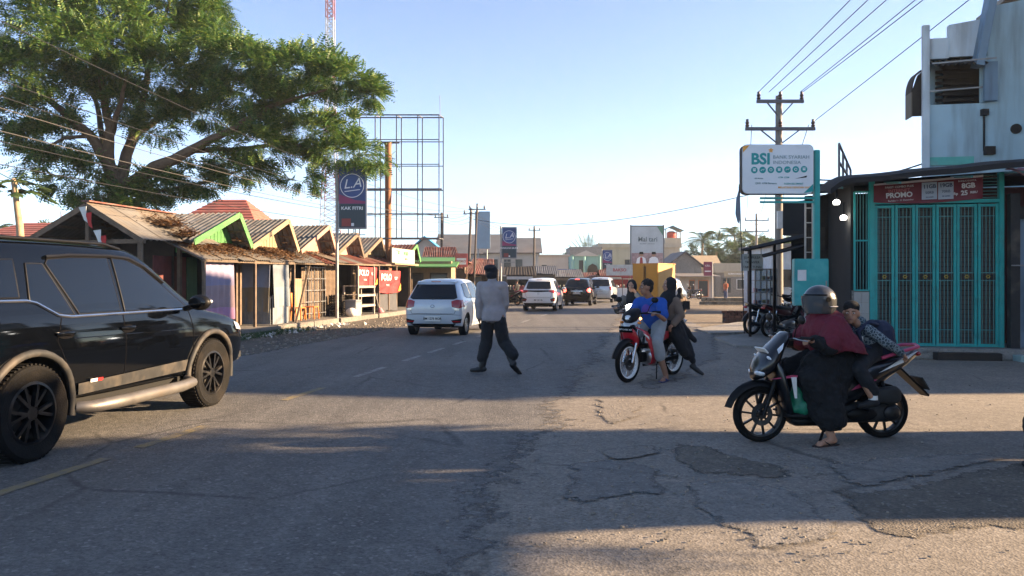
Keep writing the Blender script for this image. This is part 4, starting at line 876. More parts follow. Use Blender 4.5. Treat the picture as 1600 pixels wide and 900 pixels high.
MB().slab([Q(-.9, -2.0, 0), Q(4.0, -2.0, 0), Q(4.0, -2.0, 3.45), Q(-.9, -2.0, 3.35)], .1).build('back_wall', M_woodd, shp)
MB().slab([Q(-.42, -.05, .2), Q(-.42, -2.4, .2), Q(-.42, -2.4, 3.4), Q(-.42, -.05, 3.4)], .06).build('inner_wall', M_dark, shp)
MB().slab([Q(-1.0, -2.1, 3.50), Q(4.0, -2.1, 3.60), Q(4.0, -.05, 3.62), Q(-1.0, -.05, 3.38)], .09).build('roof', M_tarp, shp)
for z in (1.5, 2.4): MB().bar(Q(-.85, -1.85, z), Q(-.5, -1.85, z), .03, .5).build('shelf', M_woodd, shp)
rows = []
for j in range(9):                           # canopy: sheet drooping outwards, left end rolled down
    f = j/8; row = []
    for i in range(25):
        g = i/24; k = -1.02+3.4*g; z = 3.36+.27*g+.008*sin(g*17)-.16*f*f+.02*f; z -= .16*max(0, 1-g*9)**2
        row.append(Q(k, 1.0*f-.02, z))
    rows.append(row+[p+V((0, 0, .10)) for p in row[::-1]])
cn = MB().loft(rows).build('canopy', M_tarp, shp, 60)
for k in (-.8, .2, 1.4, 2.3): MB().bar(Q(k, -.05, 3.36+.07*k), Q(k, .9, 3.24+.07*k), .03, .04).build('canopy_strut', M_teald, cn)
M_lamp = mat('lit_bulb', (1, .96, .88), .4, 0, 0, emit=6.)
for i, (px, py, d, lb) in enumerate(((1307, 316, 14.6, 'upper lit white bulb under the dark canopy'), (1318, 340, 15.0, 'lower lit white bulb under the dark canopy'))):
    p = at(px, py, d); l_ = thing('ceiling_lamp', lb, 'lamp', p, 0, 'lit bulbs in the porch')
    MB().rings([(0, 0, -.045, .02, .02), (0, 0, -.04, .055, .055), (0, 0, .02, .06, .06), (0, 0, .045, .03, .03)], 14).build('bulb', M_lamp, l_, 60); MB().cyl((0, 0, .04), (0, 0, .30), .02).build('holder', M_blk, l_)
# banner over the gate
bn = thing('promo_banner', 'dark red phone promo banner tied above the teal gate', 'banner')
MR = mat('maroon_banner', (.14, .010, .024), .5, 0, .1, 3); MRW = mat('banner_print', (.62, .60, .62), .5, 0, 0); MRB = mat('banner_box', (.36, .42, .52), .5, 0, 0); MRD = mat('banner_ink', (.03, .05, .12), .5, 0, 0)
rows = []
def BZ(g, f): return (3.33+.13*g)+((2.985+.015*g-.04*sin(pi*g*1.2))-(3.33+.13*g))*f
for j in range(7):
    f = j/6; row = [Q(-.03+1.93*i/24, .075+.015*sin(i*.8+f*3), BZ(i/24, f)) for i in range(25)]; rows.append(row+[p+U*.006 for p in row[::-1]])
sh_ = MB().loft(rows).build('sheet', MR, bn, 60)
rows = [[Q(-.03+1.93*i/24, .098+.015*sin(i*.8), BZ(i/24, f)) for i in range(25)] for f in (-.02, .07)]
MB().loft([r+[p+U*.004 for p in r[::-1]] for r in rows]).build('white_edge', MRW, bn, 60)
def bt(s_, k, f, sz, m=MRW, **kw): text(s_, sz, m, bn, face_mw(Q(k, .108, BZ((k+.03)/1.93, f)), RR+V((0, 0, .055))), **kw)
bt('PAKET COMBO PLUS', .42, .22, .055); bt('INTERNET', .42, .40, .085, mat('banner_pink', (.45, .12, .14), .5), bold=.01); bt('PROMO', .42, .62, .135, bold=.035); bt('Berlaku 1 - 31 Desember', .45, .86, .045)
for k, a_, b_, c_ in ((.83+.13, '11GB', '50RB', '30 HARI'), (.83+.42, '19GB', '70RB', '30 HARI')):
    MB().slab([Q(k-.135, .100, BZ(.5, .86)), Q(k+.135, .100, BZ(.5, .86)+.01), Q(k+.135, .100, BZ(.5, .14)+.02), Q(k-.135, .100, BZ(.5, .14)+.01)], -.004).build('price_box', MRB, bn)
    bt(a_, k, .30, .10, MRD, bold=.03); bt(b_, k, .56, .07, MRD); bt(c_, k, .76, .04, MRD)
bt('BONUS KUOTA', 1.62, .18, .045); bt('8GB', 1.64, .40, .13, bold=.035); bt('Rp', 1.42, .70, .07, bold=.02); bt('25', 1.57, .70, .12, bold=.035); bt('RIBU', 1.73, .70, .06, shear=.2, bold=.02)
# bank sign on its teal post
PX = V((5.40, 13.4, 0)); bs = thing('bank_sign', 'white rounded bank sign with teal lettering on a teal post', 'sign', PX)
MB().bar((0, 0, 0), (0, 0, 3.78), .10, .10, up=(0, 1, 0)).build('post', M_teal, bs, 0, .01)
cx, cz, w, h = -.715, 3.43, 1.25, .86
pts = []
for sx, sz, a0 in ((1, 1, 0), (-1, 1, 90), (-1, -1, 180), (1, -1, 270)):
    for q in range(5): a_ = rad(a0+q*22.5); pts.append((cx+sx*(w/2-.09)+.09*cos(a_), cz+sz*(h/2-.09)+.09*sin(a_)))
MSW = mat('sign_white', (.62, .66, .70), .35, 0, .05, 2, dirt=.12, dcol=(.45, .45, .42)); MTL = mat('sign_teal', (.0, .26, .27), .4, 0, 0); MGR = mat('sign_grey', (.14, .24, .27), .4, 0, 0); MOR = mat('sign_orange', (.72, .32, .03), .4, 0, 0)
n = len(pts); pn = MB().add([(x, -.10, z) for x, z in pts]+[(x, .08, z) for x, z in pts], [tuple(range(n)), tuple(range(2*n-1, n-1, -1))]+[(i, i+n, (i+1) % n+n, (i+1) % n) for i in range(n)]).build('panel', MSW, bs, 30)
f = 1.0; ring = [V((cx+(x-cx)*1.012, y, cz+(z-cz)*1.018)) for y in (-.085, .065) for x, z in pts]
MB().loft([ring[:n], ring[n:]], cap=False).build('rim', M_greyp, bs, 40)
F_ = lambda x, z, o=.0: (cx+x*w, -.102-o, cz+z*h)
text('BSI', .27, MTL, pn, face_mw(F_(-.245, .20), (1, 0, 0)), bold=.035, xs=1.0)
text('BANK SYARIAH', .085, MGR, pn, face_mw(F_(.185, .245), (1, 0, 0)), xs=1.1); text('INDONESIA', .085, MGR, pn, face_mw(F_(.125, .135), (1, 0, 0)), xs=1.1)
for q in range(5): a_ = q*2*pi/5+.3; MB().ell(V(F_(-.10, .385))+V((.024*cos(a_), 0, .024*sin(a_))), (.02, .003, .012), 8, 5, MX.Rotation(-a_, 3, 'Y')).build('star_petal', MOR, pn)
for i in range(7):
    x = -.335+.1167*i; c_ = disc(MB(), F_(x, -.02+.018*i/6), .058, .004, 20).build('icon_disc', MTL, pn)
    b_ = V(F_(x, -.02+.018*i/6, .005))
    ic = MB()
    if i % 3 == 0: ic.box(b_+V((0, 0, -.005)), (.045, .004, .03)); ic.box(b_+V((0, 0, .022)), (.055, .004, .012))
    elif i % 3 == 1: ic.tube([b_+V((-.03, 0, -.015)), b_+V((-.01, 0, .01)), b_+V((.01, 0, -.005)), b_+V((.03, 0, .02))], .006, 5)
    else: ic.tube([b_+V((.022*cos(t_), 0, .022*sin(t_))) for t_ in np.arange(0, 6.5, .6)], .006, 5)
    ic.build('icon', MSW, c_)
for s_, x, z, sz, m in (('BSI Mobile', -.27, -.19, .035, MGR), ('ATM  CDM', .08, -.17, .04, MTL), ('QRIS  ATM Bersama', -.17, -.29, .045, MGR), ('AGEN BSI SMART', .22, -.30, .045, MTL), ('MELAYANI DENGAN HATI', .235, -.375, .05, MOR)): text(s_, sz, m, pn, face_mw(F_(x, z), (1, 0, 0)), bold=.015)
MB().slab([F_(-.495, .47), F_(-.495, .34), F_(-.40, .49)], -.003).build('corner_mark', MOR, pn); MB().slab([F_(.36, -.49), F_(.495, -.30), F_(.495, -.46)], -.003).build('corner_mark', MTL, pn)
MB().slab([F_(.24, -.195), F_(.40, -.17), F_(.41, -.13)], -.003).build('swoosh', M_ink, pn)
for z in (3.12, 3.74): MB().bar((-.10, 0, z), (0, 0, z), .05, .05).build('bracket', M_greyp, bs)
for z in (2.93, 2.86): MB().bar((-1.0, 0, z), (0, 0, z), .04, .035).build('arm', M_teal, bs)
cbn = MB().box((-.16, -.13, 1.44), (.60, .14, .82)).build('cabinet', mat('cabinet_teal', (.02, .28, .29), .35, 0, .25, 3, dirt=.2, dcol=(.10, .36, .36), dscale=3), bs, 0, .012)
MB().box((-.16, -.203, 1.44), (.55, .008, .77)).build('cabinet_door', mat('cabinet_teal', (0, 0, 0)), cbn, 0, .003); MB().box((-.335, -.209, 1.56), (.15, .006, .19)).build('paper_notice', mat('paper', (.6, .6, .6), .8), cbn); MB().box((.09, -.212, 1.42), (.02, .01, .09)).build('lock', M_steel, cbn)
# steel ladder tower beside the porch
ld = thing('steel_ladder', 'pale steel ladder frame standing behind the bank sign post', 'ladder'); a0 = at(1264, 440, 15.4); a0.z = 0
for dx in (-.075, .075): MB().bar(a0+V((dx, 0, 0)), a0+V((dx, 0, 3.05)), .03, .03, up=(0, 1, 0)).build('rail', M_steel, ld)
for i in range(10): MB().bar(a0+V((-.075, 0, .25+i*.3)), a0+V((.075, 0, .25+i*.3)), .02).build('rung', M_steel, ld)
# dark lean-to stalls beyond the porch
ls = thing('lean_to_stall', 'dark lean-to stall with sloping roofs left of the porch', 'stall')
roof_slope(ls, at(1158, 391, 21.5), at(1165, 391, 18.8), at(1300, 362, 17.5), at(1290, 358, 21), M_tarp, .9)
roof_slope(ls, at(1192, 399, 20.2), at(1196, 401, 18.2), at(1300, 374, 17.2), at(1290, 372, 19.6), M_tarp, .9)
for px, d in ((1170, 21), (1172, 19.2), (1210, 18.6)): p = at(px, 440, d); MB().bar((p.x, p.y, 0), (p.x, p.y, 2.35), .06, .06, up=(0, 1, 0)).build('post', M_blk, ls)
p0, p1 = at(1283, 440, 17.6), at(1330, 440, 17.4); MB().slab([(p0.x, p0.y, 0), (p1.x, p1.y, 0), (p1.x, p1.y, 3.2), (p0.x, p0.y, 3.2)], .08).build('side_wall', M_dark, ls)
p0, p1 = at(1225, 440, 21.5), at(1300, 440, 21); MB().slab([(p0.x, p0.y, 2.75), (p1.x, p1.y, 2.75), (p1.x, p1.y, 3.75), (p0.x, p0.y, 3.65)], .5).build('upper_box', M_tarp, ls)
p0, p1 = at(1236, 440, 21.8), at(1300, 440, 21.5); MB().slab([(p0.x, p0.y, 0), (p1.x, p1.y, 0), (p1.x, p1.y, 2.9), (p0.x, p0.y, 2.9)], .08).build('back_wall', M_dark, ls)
# hanging white sign, display case, counter
ws = thing('white_signboard', 'white notice board with dark writing under the lean-to roof', 'sign'); p = at(1175, 410, 20.8)
MB().box(p, (.60, .04, .46)).build('board', M_plate, ws)
for i, s_ in enumerate(('JUAL PULSA', 'TRANSFER', 'TARIK TUNAI')): text(s_, .085, M_ink, ws, face_mw(p+V((0, -.025, .13-.13*i)), (1, 0, 0)))
for dx in (-.25, .25): MB().bar(p+V((dx, 0, .2)), p+V((dx, 0, .42)), .015).build('hanger', M_blk, ws)
dc = thing('display_case', 'glass display case in aluminium frame on a white counter', 'display case', (at(1194, 440, 20.5).x, 20.5, 0))
MB().box((.28, .1, .40), (1.25, .5, .80)).build('counter', mat('counter_white', (.36, .38, .40), .6, 0, .15, 4, dirt=.2, dcol=(.25, .22, .2)), dc, 0, .01)
for x in (-.29, .02, .29):
    for y in (-.14, .34): MB().bar((x, y, .8), (x, y, 1.80), .03, .03, up=(0, 1, 0)).build('frame', M_steel, dc)
for z in (.82, 1.15, 1.48, 1.79): MB().box((0, .1, z), (.60, .50, .022)).build('shelf', M_steel, dc)
MB().box((0, -.135, 1.3), (.56, .006, .95)).build('glass_pane', mat('case_glass', (.5, .55, .55), .05, 0, 0, trans=.9), dc)
for z in (.84, 1.17, 1.50):
    for j in range(5):
        if random.random() < .75: MB().box((-.22+.11*j, .05, z+.05), (.07, .1, random.uniform(.06, .14))).build('packet', mat('packet_%d' % (j % 3), [(.3, .05, .05), (.08, .12, .3), (.35, .3, .1)][j % 3], .5), dc)
fl = thing('flag_pole', 'thin pole with limp grey flag beside the lean-to', 'flag', (at(1163, 440, 20.6).x, 20.6, 0))
MB().cyl((0, 0, 0), (-.14, 0, 4.1), .014, n=6).build('pole', M_blk, fl)
MB().loft([[V((-.13, 0, 4.05)), V((-.11, .02, 4.05)), V((-.15, .03, 4.04))], [V((-.21, .05, 3.7)), V((-.12, -.03, 3.6)), V((-.14, .06, 3.65))], [V((-.24, .02, 3.3)), V((-.13, -.05, 3.2)), V((-.15, .06, 3.25))], [V((-.19, .0, 3.08)), V((-.14, -.02, 3.02)), V((-.16, .02, 3.05))]]).build('flag_cloth', mat('flag_grey', (.14, .16, .2), .85), fl, 60)
pl_ = thing('brick_planter', 'dark brick planter at the edge of the forecourt', 'planter', (at(1148, 440, 26.5).x, 26.5, 0)); 
for r_ in range(5):
    for c_ in range(4):
        x = -.32+.2*c_+(.05 if r_ % 2 else -.03); MB().box((x*(1+.05*r_), -.2, .05+.088*r_), (.185, .08, .075)).build('brick', mat('dark_brick', (.10, .055, .045), .9, 0, .3, 8, rand=.3), pl_, 0, .006)
MB().box((0, .05, .21), (.72, .42, .42)).build('core', M_dark, pl_)
# ---- blue building above and behind the teal shop
BO = V((9.3, 17.0, 0))
def B(k, back=0., z=0.): p = BO+RR*k+U*back; return V((p.x, p.y, z))
bb = thing('blue_building', 'weathered pale blue two storey building with open balcony', 'building')
def wall(k0, k1, z0, z1, m, nm='wall', th=.18, b0=0., zt=None):
    MB().slab([B(k0, b0, z0), B(k1, b0, z0), B(k1, b0, zt or z1), B(k0, b0, z1)], -th).build(nm, m, bb)
wall(.03, 1.28, 4.05, 5.42, M_blue); wall(1.28, 6, 0, 7.55, M_blue, zt=8.3); wall(.03, 1.28, 0, 4.04, M_blue)
MB().slab([B(2.6, .3, 0), B(6, .3, 0), B(6, 5.5, 0), B(4.2, 5.5, 0)], 7.9).build('rear_shade_block', M_blue, bb)  # unseen mass added so the building's shadow reaches the open shed
wall(.05, .50, 6.46, 6.92, M_bluel, 'parapet', .15, .02); wall(.50, 1.22, 6.48, 7.2, M_bluel, 'parapet', .15, .0, 7.3); wall(1.16, 1.285, 5.43, 6.46, M_blue, 'jamb', .12)
MB().bar(B(0, -.03, 0), B(0, -.03, 7.2), .10, .14, up=tuple(RR)).build('corner_column', M_bluel, bb)
MB().bar(B(1.02, -.14, 6.2), B(1.30, -.16, 7.75), .16, .34, up=tuple(-U)).build('slanting_fin', M_bfin, bb); MB().bar(B(1.30, -.10, 5.44), B(1.30, -.10, 6.3), .26, .10, up=tuple(U)).build('fin_leg', M_bfin, bb)
MB().slab([B(.55, 1.2, 3.9), B(3, 1.2, 3.9), B(3, 1.2, 7.0), B(.55, 1.2, 7.0)], .1).build('back_wall', M_woodd, bb); MB().slab([B(.02, .15, 0), B(.75, 1.3, 0), B(.75, 1.3, 6.9), B(.02, .15, 6.9)], .12).build('side_wall', M_blue, bb)
MB().slab([B(.05, .1, 6.47), B(6, .1, 6.47), B(6, 2.8, 6.47), B(1.7, 2.8, 6.47)], .1).build('roof_slab', M_dark, bb); MB().slab([B(.08, .1, 5.30), B(1.3, .1, 5.30), B(2, 1.2, 5.30), B(.7, 1.2, 5.30)], .1).build('balcony_floor', M_dark, bb)
roof_slope(bb, B(.08, -.28, 6.22), B(1.18, -.28, 6.24), B(1.18, .1, 6.42), B(.08, .1, 6.40), M_greyp, .55, 'awning_sheet')
for z in (5.72, 6.27): MB().bar(B(.05, -.30 if z > 6 else -.02, z), B(1.34, -.30 if z > 6 else -.02, z+.06), .03).build('balcony_rail', M_steel, bb)
for i in range(7): MB().bar(B(.1, .5, 5.5+.13*i), B(1.2, .5, 5.5+.13*i), .02, .07).build('louvre', M_woodd, bb)
wall(.04, 1.0, 4.06, 4.24, mat('green_strip', (.12, .42, .36), .8, dirt=.35, dcol=(.3, .36, .36)), 'green_strip', .02, -.02)
for k, z in ((1.85, 4.82), (2.3, 4.78)): disc(MB(), B(k, .02, z), .11, .06, 20, tuple(RR)).build('vent_fan', M_woodd, bb)
MB().bar(B(1.2, -.03, 4.35), B(1.2, -.03, 5.2), .03).build('pipe', M_greyp, bb); MB().box(B(1.2, -.06, 5.2), (.14, .1, .14)).build('meter_box', M_greyp, bb); MB().box(B(1.3, -.06, 4.35), (.2, .12, .18)).build('meter_box', M_woodd, bb)
rows = []                                     # rounded hood on the left side of the balcony
for j in range(8):
    q = j/7*pi/2; rows.append([B(-.02-.24*sin(q), b_, 5.75+.50*cos(q)) for b_ in (.1, .5)]+[B(-.02-.21*sin(q), b_, 5.75+.47*cos(q)) for b_ in (.5, .1)])
MB().loft(rows).build('round_hood', M_woodd, bb, 50); MB().slab([B(-.26, .1, 5.2), B(-.26, .5, 5.2), B(-.26, .5, 5.75), B(-.26, .1, 5.75)], .03).build('hood_side', mat('hood_tan', (.14, .12, .09), .8), bb); MB().slab([B(-.24, .1, 5.2), B(-.02, .1, 5.2), B(-.02, .1, 6.22), B(-.13, .1, 6.12), B(-.24, .1, 5.78)], -.02).build('hood_front', M_woodd, bb)
# neighbouring shop at the right edge
ns = thing('corner_shop', 'shop at the right edge with pink awning and goods inside', 'shop')
MB().bar(Q(2.42, .1, .2), Q(2.42, .1, 3.1), .16, .16, up=tuple(RR)).build('column', M_greyp, ns); MB().bar(Q(2.62, -.1, .2), Q(2.62, -.1, 2.7), .10, .12, up=tuple(RR)).build('blue_post', M_bfin, ns)
MB().bar(Q(2.4, 0, 2.75), Q(4.5, 0, 2.75), .15, .22).build('lintel', M_greyp, ns); MB().slab([Q(2.4, -1.5, .2), Q(4.5, -1.5, .2), Q(4.5, -1.5, 3.4), Q(2.4, -1.5, 3.4)], .05).build('back_wall', mat('shop_red_dark', (.07, .02, .02), .8), ns)
rows = []
for j in range(5):
    row = [Q(2.28+2.2*i/40, .1+.75*j/4, 3.55-.22*(j/4)**1.5+.018*sin(i*1.9)) for i in range(41)]; rows.append(row+[p+V((0, 0, .02)) for p in row[::-1]])
MB().loft(rows).build('pink_awning', mat('awning_pink', (.42, .20, .22), .8, 0, .15, 4), ns, 60)
for z in (.4, .8, 1.2, 1.6):
    MB().bar(Q(2.75, -.5, z), Q(4.2, -.5, z), .4, .03).build('shelf', M_woodd, ns)
    for j in range(6):
        MB().bar(Q(2.8+.22*j, -.35, z+.02), Q(2.8+.22*j, -.35, z+random.uniform(.18, .32)), .16, .12, up=tuple(RR)).build('goods_box', mat('goods_%d' % (j % 4), [(.30, .34, .36), (.08, .22, .32), (.34, .28, .14), (.3, .08, .07)][j % 4], .6), ns)
for i in range(5): MB().tube([Q(2.66, .0, 1.25-.2*i+.35), Q(2.70+.04*(i % 2), .03, 1.15-.2*i+.3), Q(2.64, .02, 1.0-.2*i+.3)], [.01, .045, .01], 6).build('hanging_bag', mat('straw_bag', (.35, .27, .12), .8), ns)
MB().cyl(Q(2.3, .3, 1.75), Q(4, .3, 1.72), .012).build('hanging_rail', M_steel, ns)
# bare lattice sign frame
lf = thing('sign_frame', 'bare dark lattice sign frame above the tarpaulin canopy', 'frame'); a_, b_ = at(1311, 280, 17.5), at(1329, 280, 18.6)
for f in (0, .33, .66, 1): p = a_.lerp(b_, f); MB().bar((p.x, p.y, 3.3), (p.x, p.y, 4.65-.45*f), .04, .04, up=(0, 1, 0)).build('bar', M_fr, lf)
for q in (0, .5, 1): MB().bar((a_.x, a_.y, 3.8+.85*q), (b_.x, b_.y, 3.7+.5*q), .04).build('bar', M_fr, lf)
# ---- power poles and cables on the right
M_con = mat('concrete_pole', (.20, .185, .165), .85, 0, .15, 4, .1, 40); M_ins = mat('insulator', (.07, .05, .045), .3, 0, .1, 5); M_cab = mat('cable', (.015, .015, .016), .6, 0, 0)
def power_pole(label, base, h, arms, r=.14, group='power poles'):
    t = thing('power_pole', label, 'utility pole', base, 0, group); MB().cyl((0, 0, 0), (0, 0, h), r, r*.72, 14).build('shaft', M_con, t, 50)
    for z, w_, n_ in arms:
        MB().bar((-w_, -.12, z), (w_, -.12, z), .09, .10).build('crossarm', M_fr, t)
        for i in range(n_):
            x = -w_+.06+(2*w_-.12)*i/(n_-1); s_ = 1. if n_ < 4 else .7
            MB().rings([(x, -.12, z+.05, .035, .035), (x, -.12, z+.10*s_, .075, .075), (x, -.12, z+.14*s_, .04, .04), (x, -.12, z+.19*s_, .07, .07), (x, -.12, z+.24*s_, .04, .04), (x, -.12, z+.30*s_, .05, .05)], 10).build('insulator', M_ins, t, 50)
        for sx in (-1, 1): MB().bar((sx*w_*.6, -.12, z), (0, -.05, z-.5), .035).build('brace', M_fr, t)
    return t
UP = V((8.48, 24, 0))
pp = power_pole('tall concrete power pole behind the bank sign', UP, 7.35, [(7.15, .74, 3), (6.28, 1.1, 3)]); MB().box((.0, -.16, 3.4), (.22, .1, .55)).build('meter_box', M_plate, pp)
power_pole('distant power pole between palms and bank sign', V((24.6, 76, 0)), 8.3, [(7.6, 1.2, 3), (6.5, 1.2, 3)])
for x, z, x2, lbl in ((-.68, 7.45, 4.3, 'leftmost'), (-.35, 7.45, 4.85, 'second from left'), (0, 7.45, 5.4, 'middle one'), (.64, 7.45, 5.9, 'second from right'), (.68, 7.42, 6.4, 'rightmost')):
    wire(UP+V((x, -.12, z)), (x2+.2, -16, 8.0), .25, .011, 'power_cable', M_cab, lbl+' of the five cables rising from the tall pole', 'power cables on the right', 28)
wire(UP+V((1.05, -.12, 6.5)), (9.4, -2, 9.3), .1, .011, 'power_cable', M_cab, 'single lower power cable right of the bundle above the bank sign')
wire(UP+V((-.15, -.1, 4.4)), (-2.6, 50, 5.6), .75, .014, 'power_cable', M_cab, 'sagging cable crossing the street from the tall pole')
wire(UP+V((0, -.1, 4.9)), B(2.6, -.2, 5.6), .9, .022, 'service_cable', M_cab, 'thick service cable rising to the pale blue building')
for i in range(3): wire(UP+V((0, -.1, 4.6-.1*i)), B(2.9, -.2, 4.95-.1*i), .7, .009, 'service_cable', M_cab, ('upper', 'middle', 'lower')[i]+' thin service cable strung low across the pale blue wall', 'thin service cables')
for i in range(3): wire(UP+V((-.9+.9*i, -.12, 6.4)), V((24.6-1.1+1.1*i, 76, 7.9)), .9, .012, 'power_cable', M_cab, ('left', 'middle', 'right')[i]+' power cable running on to the distant pole', 'far power cables')
# ---- unseen side street row, then unseen blocks added on the right to shade the road
M_bw2 = mat('plain_render', (.20, .19, .17), .85, 0, .1, 2, .1, 30, .3, (.22, .2, .18), 1.2, streak=True)
def block(label, c, d, h, rz=-HD):
    t = thing('shophouse', label, 'building', c, rz); w_ = MB().box((0, 0, h/2), (d[0], d[1], h)).build('wall', M_bw2, t)  # name shared with the unseen blocks added for shade and reflections
    MB().box((0, 0, h+.06), (d[0]+.5, d[1]+.5, .12)).build('roof_slab', M_conc, t)
    for x in np.arange(-d[0]/2+1, d[0]/2-.4, 1.6):
        for z in ((1.4, 4.2) if h > 5 else (1.4,)): f_ = MB().box((x, -d[1]/2-.01, z), (.9, .06, 1.1)).build('window', M_woodd, t); MB().box((x, -d[1]/2-.045, z), (.8, .02, 1.0)).build('pane', M_glass, f_)
    return t
p = Q(13.6, -3.2); block('two storey shophouse down the side street beyond the corner shop', (p.x, p.y, 0), (18, 6), 8.4)
block('unseen block added beside the viewer to shade the near road', (14, -1.4, 0), (6, 11), 5.2, 0)  # unseen shade caster for the nearest stretch of road
nb = block('unseen narrow block added across the gap to shade the road', (13.6, 5.65, 0), (5, .8), 4.9, 0); MB().box((-1.2, .65, 4.55), (2.4, 1.7, .9)).build('shade_overhang', M_bw2, nb)  # second unseen caster; its added overhang shades the black car's rear wheel
t = thing('shade_beam', 'unseen beam added over the gap to limit the lit patch', 'roof'); MB().box((11.4, 4.62, 4.15), (.8, 1.26, 1.6)).build('shade_beam_box', M_bw2, t)  # added beam closing the gap above, so sun reaches only the right
block('unseen low block added to shade the side street mouth', (12.6, 7.15, 0), (3, 1.0), 3.35, 0)  # low unseen caster, height set by how far its shadow should reach
for i, y in enumerate((-34, -20, -6, 8, 22)): block(('unseen far block added to darken car reflections, first', 'unseen far block added to darken car reflections, second', 'unseen far block added to darken car reflections, third', 'unseen far block added to darken car reflections, fourth', 'unseen far block added to darken car reflections, fifth')[i], (58, y, 0), (9, 13.6), 8.5+.6*(i % 3), 0)  # unseen row added to hide the bright horizon from the black car's paint
# ---------------- motorcycles
def ringpanel(spec, n=16, p=2.6):
    """rings spanned by x and a direction in the y-z plane: (y, z, angle, half width, half thickness)"""
    mb = MB(); R_ = []
    for y, z, ang, hw, ht in spec:
        d = V((0, cos(rad(ang)), sin(rad(ang)))); R_.append([V((0, y, z))+V((hw*math.copysign(abs(cos(a_))**(2/p), cos(a_)), 0, 0))+d*ht*math.copysign(abs(sin(a_))**(2/p), sin(a_)) for a_ in [2*pi*k/n for k in range(n)]])
    return mb.loft(R_)
def bike_wheel(parent, y, r, w, rimm, spokes, wire_, whitewall=False):
    h = w/2; o = MB().lathe([(r*.80, -h*.7), (r*.90, -h), (r*.97, -h*.7), (r, -h*.25), (r, h*.25), (r*.97, h*.7), (r*.90, h), (r*.80, h*.7)], 36).build('wheel', M_rub, parent, 40); o.location = (0, y, r)
    m = MB().lathe([(r*.83, -h*.75), (r*.83, h*.75), (r*.74, h*.6), (r*.72, 0), (r*.74, -h*.6), (r*.83, -h*.75)], 36)
    m.build('rim', rimm, o, 40)
    for k in range(spokes):
        a_ = 2*pi*k/spokes
        if wire_: MB().cyl((h*.5*(-1)**k, r*.12*cos(a_+.5), r*.12*sin(a_+.5)), (0, r*.75*cos(a_), r*.75*sin(a_)), .0035, n=5).build('spoke', M_chr, o)
        else: MB().bar((0, r*.14*cos(a_), r*.14*sin(a_)), (0, r*.76*cos(a_+.12), r*.76*sin(a_+.12)), .018, .022, up=(1, 0, 0)).build('spoke', rimm, o)
    MB().cyl((-h*1.1, 0, 0), (h*1.1, 0, 0), r*.16, n=14).build('hub', M_alud, o, 40)
    MB().lathe([(r*.22, -h*.95), (r*.40, -h*.95), (r*.40, -h*.85), (r*.22, -h*.85), (r*.22, -h*.95)], 28).build('brake_disc', M_greyp, o, 30)
    return o
def fender(parent, y, r, a0, a1, hw, m, name='mudguard', tip=0.):
    rows = []
    for k in range(13):
        f = k/12; a_ = rad(a0+(a1-a0)*f); q = r*1.14+tip*f*f; w_ = hw*(1-.45*f*f if tip else 1)
        rows.append([V((w_*x, y+(q+zz)*cos(a_), r+(q+zz)*sin(a_))) for x, zz in ((-1, -.045), (-.8, -.008), (0, .012), (.8, -.008), (1, -.045), (.78, -.02), (0, -.002), (-.78, -.02))])
    return MB().loft(rows).build(name, m, parent, 50)
